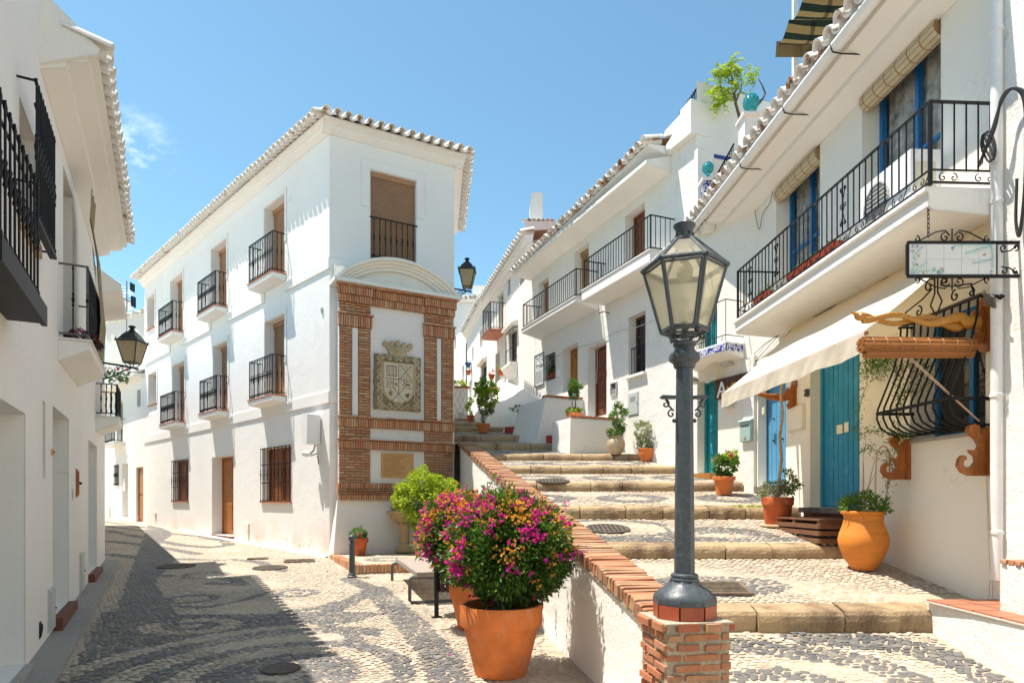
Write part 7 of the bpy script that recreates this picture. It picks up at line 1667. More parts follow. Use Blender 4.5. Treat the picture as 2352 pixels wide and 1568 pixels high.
for s_ in (-1, 1):
    mb = MB(); mb.prism([(s_*.06, za_-.012), (s_*.145, za_-.012), (s_*.165, za_+.0), (s_*.145, za_+.014), (s_*.06, za_+.010)], -.016, .016); ar = sub(mb, 'ladder_arm', 'iron_lamp', L)
    mb = MB(); mb.tube([(x, 0, z) for x, z in spiral(s_*.125, za_-.045, .030, 1.0, math.pi/2, 14, s_)], .006, 6); mb.tube([(s_*.125, 0, za_-.015), (s_*.10, 0, za_-.06), (s_*.07, 0, za_-.09)], .006, 6); mb.tube([(x, 0, z) for x, z in spiral(s_*.085, za_-.11, .028, 1.0, math.pi/2, 14, -s_)], .006, 6); mb.ball((s_*.068, 0, za_-.155), .014, 8, 5); sub(mb, 'scroll', 'iron_lamp', ar, True)
zb0, zw, zr0, zc = lz(762)-B0, lz(618)-B0, lz(556)-B0, lz(522)-B0
rb, rw, rt = .148, .262, .085
def hexp(r, z, k, off=math.pi/6+.25): a = off+k*math.pi/3; return Vector((r*math.cos(a), r*math.sin(a), z))
for k in range(6):
    a, b = hexp(rb, zb0, k), hexp(rw, zw, k); mb = MB(); mb.tube([a, b], .013, 6); sub(mb, 'corner_bar', 'iron_lamp', L)
    a2, b2 = hexp(rb, zb0, k+1), hexp(rw, zw, k+1)
    mb = MB(); mb.tube([a, a2], .012, 6); sub(mb, 'lower_rim', 'iron_lamp', L)
    mb = MB(); mb.tube([hexp(rw+.012, zw+.008, k), hexp(rw+.012, zw+.008, k+1)], .016, 6); sub(mb, 'upper_rim', 'iron_lamp', L)
    c = (a+a2+b+b2)/4; ins = lambda p, f=.93: c+(p-c)*f
    nn = (a2-a).cross(b-a).normalized(); sg_ = 1 if nn.dot(Vector((c.x, c.y, 0))) > 0 else -1; ex_ = nn*sg_*.004
    sh = 0
    Rk = None
    if k == 3:
        hinge = (b-a).normalized(); Rk = Matrix.Translation(a) @ Matrix.Rotation(-.28, 4, hinge) @ Matrix.Translation(-a)
    q_ = [ins(a), ins(a2), ins(b2), ins(b)]
    if Rk: q_ = [Rk @ p for p in q_]
    mb = MB(); mb.add(q_+[p+ex_ for p in q_], [(0, 1, 2, 3), (7, 6, 5, 4), (0, 4, 5, 1), (1, 5, 6, 2), (2, 6, 7, 3), (3, 7, 4, 0)]); sub(mb, 'pane', 'lamp_glass', L)
    mb = MB()
    for i in range(4): mb.tube([q_[i], q_[(i+1) % 4]], .009, 5)
    sub(mb, 'pane_frame', 'iron_lamp', L)
    a, a2, b, b2 = hexp(rw+.01, zw+.012, k), hexp(rw+.01, zw+.012, k+1), hexp(rt, zr0, k), hexp(rt, zr0, k+1); c = (a+a2+b+b2)/4
    mb = MB(); mb.tube([a, b], .012, 6); mb.tube([b, b2], .009, 6); sub(mb, 'roof_bar', 'iron_lamp', L)
    q_ = [ins(a, .97), ins(a2, .97), ins(b2, .97), ins(b, .97)]; up = Vector((0, 0, .003)); mb = MB(); mb.add(q_+[p+up for p in q_], [(0, 1, 2, 3), (7, 6, 5, 4), (0, 4, 5, 1), (1, 5, 6, 2), (2, 6, 7, 3), (3, 7, 4, 0)]); sub(mb, 'roof_pane', 'lamp_glass', L)
mb = MB(); mb.lathe([(rt+.005, zr0-.004), (rt+.005, zr0+.006), (.055, zr0+.012), (.056, zc-.02), (.070, zc), (.073, zc+.012), (.062, zc+.014), (.05, zc-.01), (.001, zc-.012)], 20); sub(mb, 'chimney', 'iron_lamp', L, True)
for k in range(8): a = k*math.pi/4+.3; mb = MB(); mb.ball((.056*math.cos(a), .056*math.sin(a), zr0+.045), .009, 6, 4); sub(mb, 'vent_hole', 'dark_inside', L)
mb = MB(); mb.ball((0, 0, zw-.02), .055, 14, 9, (1, 1, 1.35)); mb.lathe([(.03, zw+.05), (.03, zr0-.01)], 10); sub(mb, 'bulb', 'cream_plastic', L, True)
for k in range(4):
    a = k*math.pi/2+.35; ca, sa = math.cos(a), math.sin(a); mb = MB()
    mb.tube([(r*ca, r*sa, z) for r, z in ((.05, zt_+.165), (.10, zt_+.172), (.125, zt_+.20), (.11, zt_+.24), (.10, zt_+.28), (.125, zb0-.01), (.13, zb0))], .009, 6); mb.tube([(r*ca, r*sa, z) for r, z in spiral(.145, zb0-.025, .022, .9, math.pi/2, 10, -1)], .007, 6); sub(mb, 'support_scroll', 'iron_lamp', L, True)
mb = MB(); mb.tube([(rb*.9, 0, zb0), (-rb*.9, 0, zb0)], .008); mb.tube([(0, rb*.9, zb0), (0, -rb*.9, zb0)], .008); mb.tube([(0, 0, zt_+.2), (0, 0, zb0)], .014); sub(mb, 'cradle', 'iron_lamp', L)
# ================================================================ wall lanterns
def wall_lantern(label, center, base_dir, reach, s=1.0):
    t = thing('wall_lantern', label, 'lantern', center); z0 = 0
    w0, w1, h = .115*s, .205*s, .42*s
    def sq(r, z, k): a = math.pi/4+k*math.pi/2; return Vector((r*1.414*math.cos(a), r*1.414*math.sin(a), z))
    for k in range(4):
        a, a2, b, b2 = sq(w0, .1, k), sq(w0, .1, k+1), sq(w1, .1+h, k), sq(w1, .1+h, k+1); mb = MB(); mb.tube([a, b], .014*s, 4); sub(mb, 'corner_bar', 'iron_green', t)
        c = (a+a2+b+b2)/4; q_ = [c+(p-c)*.97 for p in (a, a2, b2, b)]; mb = MB(); mb.add(q_, [(0, 1, 2, 3)]); mb.add([p*.985 for p in q_], [(3, 2, 1, 0)]); sub(mb, 'pane', 'lamp_glass_milky', t)
        mb = MB(); mb.tube([a, a2], .012*s, 4); sub(mb, 'lower_rim', 'iron_green', t)
        mb = MB(); mb.ball(tuple(sq(w1+.01, .1+h+.05, k)), .016*s, 6, 4); sub(mb, 'knob', 'iron_green', t)
        mb = MB(); mb.tube([tuple(sq(w0, .1, k)), tuple(sq(w0*.55, .02, k)), (0, 0, .0)], .010*s, 5); sub(mb, 'cradle', 'iron_green', t)
    R4 = Matrix.Rotation(math.pi/4, 3, 'Z'); q = 1.414
    mb = MB(); mb.lathe([((w1+.03)*q, .1+h), ((w1+.03)*q, .1+h+.02), ((w1-.02)*q, .1+h+.05), (w1*.55*q, .1+h+.17*s), (w1*.42*q, .1+h+.19*s), (w1*.42*q, .1+h+.21*s)], 4); mb.v = [tuple(R4 @ Vector(v)) for v in mb.v]; sub(mb, 'roof', 'iron_green', t)
    mb = MB(); z = .1+h+.21*s; mb.lathe([(.085*s, z), (.05*s, z+.05*s), (.035*s, z+.07*s), (.05*s, z+.09*s), (.075*s, z+.11*s), (.06*s, z+.13*s), (.02*s, z+.135*s), (.001, z+.14*s)], 14); sub(mb, 'finial', 'iron_green', t, True)
    d = Vector(base_dir).normalized(); mb = MB(); f = lambda r, z: tuple(d*r+Vector((0, 0, z)))
    mb.tube([f(-.12, -.03), f(0, -.0), f(reach*.5, .03), f(reach, .05)], .022*s, 6); mb.tube([f(reach, -.28), f(reach*.6, -.20), f(reach*.3, -.08), f(.02, -.02)], .018*s, 6); mb.tube([f(reach, .12), f(reach, -.36)], .025*s, 6)
    for i in range(4): mb.tube([f(r, z) for r, z in spiral(reach*(.35+.15*i), -.03-.025*i, .045, .9, i, 10, 1)], .010*s, 5)
    sub(mb, 'bracket', 'iron_green', t, True); return t
cD = FD.pt(uD(13.3), .52, rz(843)*13.5); wall_lantern('black wall lantern on a scrolled bracket over the left street', cD, (-.883, -.468, 0), .52)
cA_ = Vector((rx(1073)*17, 17, rz(668)*17)); wall_lantern('black wall lantern on the stair side of the corner house', cA_, (-1, -.1, 0), .42, .98)
# ================================================================ street furniture below the fountain
g = (-2.84*1.15, 11.6*1.15); g = G(808.6, 1326); bo_ = thing('bollard', 'black iron bollard with a round head at the platform corner', 'bollard', (g[0], g[1], float(zg(0, g[1]))))
mb = MB(); mb.lathe([(.085, 0), (.085, .03), (.07, .045), (.07, .07), (.055, .09)], 14); sub(mb, 'foot', 'iron_grey', bo_, True)
mb = MB(); mb.lathe([(.055, .08), (.048, .58), (.058, .59), (.058, .61), (.045, .62), (.04, .64), (.001, .65)], 14); mb.v = [v for v in mb.v]; sub(mb, 'shaft', 'iron_lamp', bo_, True); mb = MB(); mb.ball((0, 0, .70), .066, 14, 9); sub(mb, 'head', 'iron_lamp', bo_, True)
pA, pB = Vector((*G(937, 1332), 0)), Vector((*G(985, 1384), 0)); 
bz = float(zg(0, pB.y)); dvec = (pB-pA); bang = math.atan2(dvec.y, dvec.x)
bn = thing('street_bench', 'low backless bench with a grey slab seat on black iron loop legs', 'bench', ((pA.x+pB.x)/2+.06, (pA.y+pB.y)/2, bz), bang); Lh = dvec.length/2
mb = MB(); mb.box(-Lh-.15, Lh+.12, -.25, .27, .385, .45, .003); sub(mb, 'seat_slab', 'wood_bench', bn)
for x in (-Lh, Lh):
    mb = MB(); r_ = .03; pts = [(x, -.30, .37), (x, -.33, .34), (x, -.33, .05), (x, -.30, .02), (x, .30, .02), (x, .33, .05), (x, .33, .34), (x, .30, .37)]; mb.tube(pts+[pts[0]], .026, 6); sub(mb, 'leg', 'iron_grey', bn, True)
g = G(1028, 1412); bi = thing('litter_bin', 'dark wooden slatted litter bin on two iron posts beside the bench', 'litter bin', (g[0], g[1], float(zg(0, g[1]))), .9)
mb = MB(); mb.lathe([(.15, .33), (.15, .345)], 16); mb.lathe([(.168, .70), (.172, .72), (.160, .72)], 16, close=True); sub(mb, 'hoop', 'iron_black', bi, True)
for k in range(16): a = k*math.pi/8; mb = MB(); mb.m = Matrix.Rotation(a, 4, 'Z'); mb.box(.158, .175, -.026, .026, .32, .73); sub(mb, 'slat', 'wood_bin', bi)
for s_ in (-1, 1): mb = MB(); mb.box(s_*.20-.02, s_*.20+.02, -.02, .02, 0, .62); mb.box(s_*.20-.06, s_*.20+.06, -.04, .04, 0, .015); sub(mb, 'post', 'iron_black', bi)
# ================================================================ plants
LEAFV = np.array([(0, 0, 0), (.28, .30, .06), (.0, .55, -.02), (-.28, .30, .06), (0, 1, .04)]); LEAFF = np.array([(0, 1, 2), (0, 2, 3), (1, 4, 2), (2, 4, 3)])
def leaves(name, pts, nrm, size, mat, parent, wid=1.0, droop=.2, jitter=.6, seed=1, curl=1.0):
    R = np.random.default_rng(seed); n = len(pts); pts = np.asarray(pts, float); nrm = np.asarray(nrm, float)
    d = nrm+R.normal(0, jitter, (n, 3)); d[:, 2] -= droop; d /= np.linalg.norm(d, axis=1)[:, None]+1e-9
    r = R.normal(0, 1, (n, 3)); x = np.cross(d, r); x /= np.linalg.norm(x, axis=1)[:, None]+1e-9; z = np.cross(x, d); flip = np.sign(z[:, 2]+1e-6)[:, None]; z = z*flip; x = x*flip
    s = (size*R.uniform(.65, 1.25, n))[:, None, None]; Lv = LEAFV[None]*np.array([wid, 1, curl])
    V = pts[:, None]+s*(Lv[..., 0:1]*x[:, None]+Lv[..., 1:2]*d[:, None]+Lv[..., 2:3]*z[:, None]); Fq = (LEAFF[None]+(np.arange(n)*5)[:, None, None]).reshape(-1, 3)
    return link(name, numpy_mesh(name, V.reshape(-1, 3), Fq, [mat]), parent, kind='stuff')
def blobs(center, radii, nclump, rc, n, seed=1, shell=.72, zmin=None, lump=.18):
    """points in clumps spread through an ellipsoid, denser at its surface"""
    R = np.random.default_rng(seed); u = R.normal(0, 1, (nclump, 3)); u /= np.linalg.norm(u, axis=1)[:, None]
    rr_ = (shell+(1-shell)*R.random(nclump)**.6)*(1+lump*np.sin(u[:, 0]*5+seed)*np.cos(u[:, 2]*4+seed)); C = u*rr_[:, None]*np.array(radii)
    k = R.integers(0, nclump, n); v = R.normal(0, 1, (n, 3)); v /= np.linalg.norm(v, axis=1)[:, None]; q = (R.random(n)**.45)[:, None]
    P = C[k]+v*q*rc*R.uniform(.6, 1.2, nclump)[k][:, None]; N = v*.6+C[k]/np.linalg.norm(C[k], axis=1)[:, None]; P = P+np.array(center)
    if zmin is not None: ok = P[:, 2] > zmin; P, N = P[ok], N[ok]
    return P, N
def twigs(parent, base, tips, r, mat='bark', name='stem', seed=0):
    R = random.Random(seed); mb = MB()
    for tp in tips:
        b = Vector(base); t = Vector(tp); m1 = b+(t-b)*.4+Vector((R.uniform(-.05, .05), R.uniform(-.05, .05), .04)); mb.tube([b, m1, t], [r, r*.7, r*.25], 5)
    return sub(mb, name, mat, parent, True, kind='stuff')
def pot(t, prof, mat='terracotta', soil_r=.2, soil_z=.3, seg=36):
    mb = MB(); mb.lathe(prof, seg, wob=.006); sub(mb, 'pot', mat, t, True); mb = MB(); mb.lathe([(soil_r, soil_z), (soil_r*.5, soil_z+.015), (.001, soil_z+.02)], 20); sub(mb, 'soil', 'soil', t, True)
def classic(r0, r1, h, rim=.25, lip=.02): z = h*(1-rim); rz_ = r0+(r1-lip-r0)*(1-rim); return [(r0, 0), (rz_, z), (r1-lip*.3, z+.004), (r1, h-.01), (r1-.006, h), (r1-.03, h), (r1-.035, h-.06)]
# --- two big bougainvilleas
def bougain(label, x, y, z, pr, ph, cen, rad, seed, n):
    t = thing('potted_bougainvillea', label, 'potted plant', (x, y, z))
    pot(t, [(pr*.60, 0), (pr*.62, .01), (pr*.90, ph*.70), (pr*.97, ph*.705), (pr*.985, ph*.72), (pr*1.0, ph*.98), (pr*.985, ph), (pr*.90, ph), (pr*.88, ph*.93), (pr*.87, ph*.86)], 'terracotta', pr*.875, ph*.88, 48)
    P, N = blobs(cen, [r*.6 for r in rad], 60, .16, 3500, seed+9, .2); leaves('inner_leaves', P, N, .07, 'leaf_dark', t, 1.0, .25, .9, seed)
    P, N = blobs(cen, rad, 170, .13, n, seed, .6); leaves('leaves', P, N, .054, 'leaf_dark', t, .85, .25, .6, seed)
    P, N = blobs(cen, [r*.95 for r in rad], 110, .15, n//3, seed+1, .8); leaves('young_leaves', P, N, .045, 'leaf_mid', t, .8, .1, .5, seed)
    R = np.random.default_rng(seed+5)
    def clusters(nm, mat, nc, per, spread, size, region, sd):
        u = R.normal(0, 1, (nc*6, 3)); u /= np.linalg.norm(u, axis=1)[:, None]; u = u[region(u)][:nc]; C = np.array(cen)+u*np.array(rad)*(1.03+.07*R.random(len(u)))[:, None]
        k = np.repeat(np.arange(len(u)), per); P = C[k]+R.normal(0, spread, (len(k), 3)); N = R.normal(0, 1, (len(k), 3))*.8+u[k]
        P3 = np.repeat(P, 3, 0); N3 = np.repeat(N, 3, 0)+R.normal(0, .55, (len(k)*3, 3)); leaves(nm, P3, N3, size, mat, t, 1.5, -.1, .3, sd, 2.5)
    up = lambda u: (u[:, 2] > .18+R.normal(0, .28, len(u))) & (u[:, 1] < .75)
    lf = lambda u: (u[:, 0] < -.40+R.normal(0, .2, len(u))) & (u[:, 2] > -.55)
    mid = lambda u: (u[:, 2] > -.45+R.normal(0, .3, len(u))) & (u[:, 1] < .6)
    clusters('magenta_bracts', 'petal_magenta', 44, 20, .036, .032, up, 1); clusters('magenta_bracts', 'petal_magenta', 16, 13, .030, .032, lf, 2); clusters('magenta_bracts', 'petal_magenta', 30, 4, .02, .032, lambda u: u[:, 1] < .7, 7)
    clusters('orange_bracts', 'petal_orange', 64, 11, .045, .030, up, 3); clusters('orange_bracts', 'petal_orange', 50, 4, .025, .030, mid, 4)
    tips = [(cen[0]+rad[0]*.8*math.cos(a)*q, cen[1]+rad[1]*.8*math.sin(a)*q, cen[2]+rad[2]*h_) for a, q, h_ in ((0, .9, .2), (.9, .8, .5), (1.8, .9, .1), (2.7, .9, .4), (3.5, 1, -.1), (4.2, .9, .3), (5, .9, -.2), (5.7, .8, .5), (1, .2, .9))]
    twigs(t, (0, 0, ph*.85), tips, .018, 'bark', 'stem', seed); return t
g = (-.10, 5.92); zb_ = float(zg(0, 5.92))
bougain('huge orange terracotta pot with magenta and orange bougainvillea at the front of the wall', g[0], g[1], zb_, .378, .635, (.07, .06, 1.10), (.53, .46, .46), 11, 15000)
g2 = (rx(1088)*7.7, 7.7); bougain('second bougainvillea in an orange pot half hidden behind the front one', g2[0], g2[1], float(zg(0, 7.7)), .29, .52, (-.14, .0, 1.10), (.45, .42, .44), 23, 9000)
# arching loose shoots on top
sh_ = thing('loose_shoots', 'thin arching shoots rising above the bougainvilleas towards the wall', 'shoots', (-.35, 6.9, -.35)); mb = MB(); PP, NN, MP = [], [], []
for k, (dx, dz, yy) in enumerate(((.22, .62, .2), (.05, .5, .4), (-.2, .42, .1), (.5, .38, -.3), (.7, .22, -.5), (.85, .3, -.7))):
    pts = [(dx*s*1.0, yy*s, dz*math.sin(s*1.8)*1.0) for s in np.linspace(0, 1, 8)]; mb.tube(pts, .004, 4)
    for p in pts[3:]:
        for j in range(4): PP.append(p); NN.append((random.uniform(-1, 1), random.uniform(-1, 1), random.uniform(-.3, .8)))
    MP.append(pts[-1])
sub(mb, 'shoot', 'leaf_mid', sh_, kind='stuff'); leaves('leaves', PP, NN, .045, 'leaf_mid', sh_, .8, .0, .3, 3)
mpp = np.repeat(np.array(MP), 12, 0)+np.random.default_rng(4).normal(0, .02, (len(MP)*12, 3)); leaves('magenta_bracts', mpp, np.random.default_rng(5).normal(0, 1, mpp.shape), .03, 'petal_magenta', sh_, 1.5, 0, .3, 4, 2)
# --- ficus on the platform
fx, fy = rx(980)*13.1, 13.1; fc = thing('ficus_bush', 'dense yellow green clipped bush in a sandy pot behind the bench', 'potted plant', (fx, fy, -1.195))
pot(fc, [(.15, 0), (.17, .03), (.21, .18), (.225, .34), (.22, .36), (.19, .36)], 'sandy_pot', .19, .34)
P, N = blobs((.02, .0, 1.20), (.58, .5, .56), 150, .13, 14000, 31, .75); leaves('leaves', P, N, .062, 'leaf_lime', fc, .8, .35, .5, 31)
P, N = blobs((.0, .0, 1.10), (.52, .42, .55), 80, .14, 3200, 33, .5); leaves('inner_leaves', P, N, .055, 'leaf_mid', fc, .8, .35, .5, 31)
twigs(fc, (0, 0, .3), [(.1, 0, .9), (-.1, .05, 1.0), (.2, .1, 1.1), (0, -.1, 1.2)], .03, 'bark', 'trunk', 2)
def small_pot(label, name, x, y, z, prof, mat, sr, szz, plants, rot=0):
    t = thing(name, label, 'potted plant', (x, y, z), rot); pot(t, prof, mat, sr, szz, 28)
    for f in plants: f(t)
    return t
def bushy(cen, rad, n, size, mat, seed, nc=30, rc=.08, nm='leaves', wid=.8, shell=.5):
    def f(t): P, N = blobs(cen, rad, nc, rc, n, seed, shell); leaves(nm, P, N, size, mat, t, wid, .1, .6, seed)
    return f
def blooms(cen, rad, n, mat, seed, size=.025, per=5, nm='flowers'):
    def f(t):
        R = np.random.default_rng(seed); u = R.normal(0, 1, (n, 3)); u /= np.linalg.norm(u, axis=1)[:, None]; u[:, 2] = abs(u[:, 2])*.9; C = np.array(cen)+u*np.array(rad)*1.05
        P = np.repeat(C, per*3, 0)+R.normal(0, .014, (n*per*3, 3)); leaves(nm, P, R.normal(0, 1, P.shape), size, mat, t, 1.3, 0, .4, seed, 2)
    return f
def stems(base, tips, r=.008, mat='bark', seed=0, nm='stem'): return lambda t: twigs(t, base, tips, r, mat, nm, seed)
x, y = rx(825)*14.05, 14.05
small_pot('bright orange pot with a small dark green plant on the fountain platform', 'potted_plant', x, y, -1.195, classic(.125, .195, .38), 'terracotta_dark', .16, .34, [bushy((0, 0, .48), (.17, .15, .12), 900, .045, 'leaf_mid', 41, 30, .05), blooms((0, 0, .42), (.18, .16, .1), 4, 'petal_red', 42)])
x, y = rx(972)*12.75, 12.75
small_pot('small red pot with a magenta plant between the ficus and the basin', 'potted_plant', rx(966)*13.9, 13.9, -1.195, classic(.10, .16, .32), 'terracotta_dark', .13, .29, [bushy((0, 0, .5), (.15, .14, .2), 500, .05, 'leaf_dark', 44, 20, .06), blooms((0, 0, .55), (.15, .14, .2), 8, 'petal_magenta', 45)])
# --- pots in front of the awning house
yj = 7.18; xj = rx(1983)*yj; zj_ = float(zs(0, yj))
def vine_plant(t):
    twigs(t, (0, 0, .6), [(.10, .2, 1.2), (.05, .1, 1.4), (.28, .25, 1.3), (.18, .1, 1.05)], .008, 'bark_pale', 'stem', 5)
    P, N = blobs((.02, .0, .72), (.26, .22, .12), 40, .07, 900, 51, .4); leaves('leaves', P, N, .055, 'leaf_mid', t, .7, -.2, .5, 51)
    mb = MB(); mb.tube(crv([(.14, .02, .55), (.15, .02, 1.15), (.19, .03, 1.32), (.25, .04, 1.36), (.31, .05, 1.30), (.32, .05, 1.15), (.24, .04, .55)]), .009, 6); sub(mb, 'hoop', 'rope', t, True)
small_pot('large yellow ochre jar with a climbing plant beside the blue plank door', 'planted_jar', xj, yj, zj_, [(.115, 0), (.12, .01), (.20, .13), (.245, .26), (.255, .33), (.24, .40), (.205, .50), (.195, .56), (.20, .60), (.225, .615), (.228, .635), (.21, .645), (.18, .64), (.175, .58)], 'terracotta_ochre', .175, .58, [vine_plant])
# jasmine climbing between door and grille
jv = thing('climbing_jasmine', 'thin leafy jasmine trained up the wall between the blue door and the grille', 'climber', FC.pt(uC(7.35), .10, .0), FC.ang)
def wp(px, py, w_=.10): u = FC.u(px, w_)-uC(7.35); return (u, -(w_-.10), FC.z(px, py, w_))
lines = [[(2040, 1120), (2052, 1060), (2060, 1000), (2068, 930), (2066, 860), (2050, 810), (2010, 800), (1988, 830), (1992, 880), (1975, 930), (1968, 980), (1975, 1010)], [(2052, 1060), (2030, 1040), (1995, 1028), (1972, 1040)], [(2060, 1000), (2030, 990), (1990, 990), (1972, 1000)], [(2068, 930), (2090, 880), (2120, 850), (2150, 830)], [(2066, 860), (2100, 830), (2140, 800)], [(2068, 900), (2110, 900), (2150, 870)], [(2010, 800), (2040, 815), (2075, 810)], [(2060, 1010), (2090, 1000), (2110, 990)]]
mb = MB(); PP, NN = [], []; R_ = np.random.default_rng(9)
for ln_ in lines:
    pts = [Vector(wp(px, py, .14)) for px, py in ln_]; fine = []
    for a, b in zip(pts, pts[1:]):
        m_ = max(2, int((b-a).length/.03)); fine += [a+(b-a)*i/m_+Vector(R_.normal(0, .006, 3)) for i in range(m_)]
    mb.tube(fine+[pts[-1]], .004, 4)
    for p in fine:
        for j in range(7): q = R_.normal(0, .038, 3); PP.append((p[0]+q[0], p[1]+q[1]*.6-.02, p[2]+q[2])); NN.append(R_.normal(0, 1, 3))
sub(mb, 'vine_stem', 'bark', jv, kind='stuff'); leaves('leaves', PP, NN, .034, 'leaf_mid', jv, .75, .1, .3, 9)
P = [tuple(np.array(wp(2015, 830, .14))+R_.normal(0, 1, 3)*np.array([.14, .03, .09])) for i in range(900)]; leaves('leaf_mass', P, R_.normal(0, 1, (900, 3)), .036, 'leaf_mid', jv, .75, .1, .3, 10)
# old pot with a tall bare trunk
yt = 8.95; xt = rx(1786)*yt; zt0 = float(zs(0, yt))
def trunk_plant(t):
    mb = MB(); mb.tube([(.0, 0, .35), (.02, .0, .6), (.06, .01, .9), (.03, .0, 1.2), (.07, 0, 1.5), (.05, .02, 1.8), (.10, .04, 2.1), (.30, .1, 2.5)], [.028, .024, .021, .023, .019, .019, .016, .010], 8); sub(mb, 'trunk', 'bark_pale', t, True)
    for i in range(9):
        a = i*1.1; twigs(t, (0, 0, .35), [(.22*math.cos(a), .22*math.sin(a), .60+.08*math.sin(i))], .006, 'leaf_mid', 'stem', i) if i == 0 else None
small_pot('weathered terracotta pot with a tall twisted trunk between the blue doors', 'potted_tree', xt, yt, zt0+.02, [(.155, 0), (.165, .02), (.185, .25), (.195, .26), (.205, .27), (.212, .36), (.205, .37), (.18, .37), (.17, .33)], 'terracotta_dark', .17, .33, [trunk_plant, bushy((-.02, 0, .47), (.22, .2, .12), 420, .05, 'leaf_grey', 61, 24, .06), bushy((.15, .02, .55), (.16, .15, .14), 380, .05, 'leaf_mid', 62, 16, .06), blooms((.1, 0, .5), (.2, .16, .15), 6, 'petal_pink', 63), stems((0, 0, .34), [(-.2, 0, .6), (-.1, .1, .65), (.2, .05, .68), (.28, 0, .6), (.1, -.1, .6)], .005, 'leaf_mid', 3)])
mb = MB(); st_ = thing('flat_stone', 'flat grey stone slab under the weathered pot', 'stone', (xt, yt, zt0-.02)); mb.lathe([(.24, 0), (.26, .02), (.24, .04), (.001, .042)], 10, wob=.08); sub(mb, 'slab', 'cut_stone', st_)
yg = 10.75; xg = rx(1663)*yg; zg0 = float(zs(0, yg))
small_pot('terracotta pot of red geraniums beside the pilaster near the teal door', 'potted_geranium', xg, yg, zg0, classic(.12, .185, .30, .22), 'terracotta', .155, .27, [bushy((.03, 0, .48), (.19, .17, .20), 900, .055, 'leaf_mid', 71, 34, .06, wid=1.2), bushy((.12, 0, .60), (.12, .12, .12), 300, .05, 'leaf_yellow', 72, 14, .05, 'young_leaves', 1.2), blooms((.02, 0, .55), (.18, .16, .18), 9, 'petal_red', 73)])
# pallet step in front of the blue door
yp = 7.62; pa_ = thing('pallet_step', 'brown slatted wooden pallet step at the blue plank door', 'wooden step', (FC.pt(uC(8.35), .30, 0).x, 8.35, float(zs(0, 8.3))), FC.ang)
pa_.location = FC.pt(uC(8.32), .33, -.35)
for i in range(7): mb = MB(); y = -.30+.098*i; mb.box(-.70, .60, y, y+.082, .105, .125); sub(mb, 'plank', 'wood_pallet', pa_)
for x_ in (-.66, -.05, .56):
    mb = MB(); mb.box(x_-.04, x_+.04, -.29, .38, .02, .103); sub(mb, 'bearer', 'wood_pallet', pa_)
for z_ in (-.16, -.07, .01): mb = MB(); mb.box(-.35 if z_ < -.1 else -.70, .60, -.31, -.292, z_, z_+.055); sub(mb, 'front_slat', 'wood_pallet', pa_)
for z_ in (-.16, -.07, .01): mb = MB(); mb.box(.602, .62, -.30, .36, z_, z_+.055); sub(mb, 'side_slat', 'wood_pallet', pa_)
# pots beside house B
yb = 14.0; 
small_pot('grey and buff stoneware jar with a leafy climber beside the white landing', 'planted_jar', rx(1415)*14.1, 14.1, float(zs(0, 14.1)), [(.10, 0), (.11, .01), (.17, .12), (.195, .22), (.18, .30), (.13, .35), (.125, .37), (.15, .39), (.145, .40), (.11, .39)], 'stoneware', .11, .36, [bushy((0, 0, .50), (.20, .18, .12), 500, .065, 'leaf_mid', 81, 24, .07), bushy((.10, .05, .80), (.17, .15, .26), 800, .06, 'leaf_mid', 82, 30, .08), stems((0, 0, .35), [(.05, 0, 1.05), (.15, .05, .9), (.25, .05, 1.0), (0, 0, 1.15)], .008, 'bark', 4), blooms((-.05, 0, .5), (.15, .15, .08), 3, 'petal_red', 83)])
small_pot('round terracotta pot with a pale shrub and pink flowers at the house corner', 'potted_shrub', rx(1485)*13.75, 13.75, float(zs(0, 13.75)), [(.09, 0), (.10, .01), (.145, .10), (.165, .19), (.16, .24), (.175, .25), (.175, .28), (.16, .285), (.14, .26)], 'terracotta', .14, .25, [bushy((-.08, 0, .66), (.22, .18, .18), 650, .055, 'leaf_grey', 91, 34, .05), bushy((0, 0, .38), (.16, .15, .10), 450, .05, 'leaf_mid', 92, 20, .06), bushy((.22, 0, .48), (.14, .12, .12), 200, .045, 'leaf_mid', 93, 12, .06), blooms((.24, 0, .50), (.15, .12, .12), 12, 'petal_pink', 94), stems((0, 0, .25), [(-.2, 0, .7), (-.1, .05, .75), (.05, 0, .7), (.2, 0, .5), (-.25, 0, .6)], .008, 'bark_pale', 5)])
small_pot('clipped two tier topiary tree in a low terracotta pot on the higher landing', 'potted_topiary', rx(1320)*15.3, 15.3, 1.83, classic(.14, .205, .20, .3), 'terracotta', .17, .18, [bushy((0, 0, .25), (.20, .18, .07), 700, .045, 'leaf_yellow', 101, 30, .04), bushy((0, 0, .68), (.13, .12, .16), 600, .05, 'leaf_dark', 102, 26, .05), bushy((.0, 0, .83), (.17, .15, .12), 700, .055, 'leaf_mid', 103, 24, .06), stems((0, 0, .18), [(.0, 0, .7), (.03, .02, .7), (-.03, 0, .75)], .014, 'bark', 6)])
for o in ():
    pass
cp = thing('cypress_sprigs', 'small pointed green plant standing in the lemon tree pot', 'plant', (rx(1111)*17.9, 17.85, float(zs(0, 17.9))+.2))
P, N = blobs((0, 0, .12), (.07, .06, .14), 12, .03, 200, 105, .3); leaves('leaves', P, N, .05, 'leaf_grey', cp, .4, -.8, .3, 3)
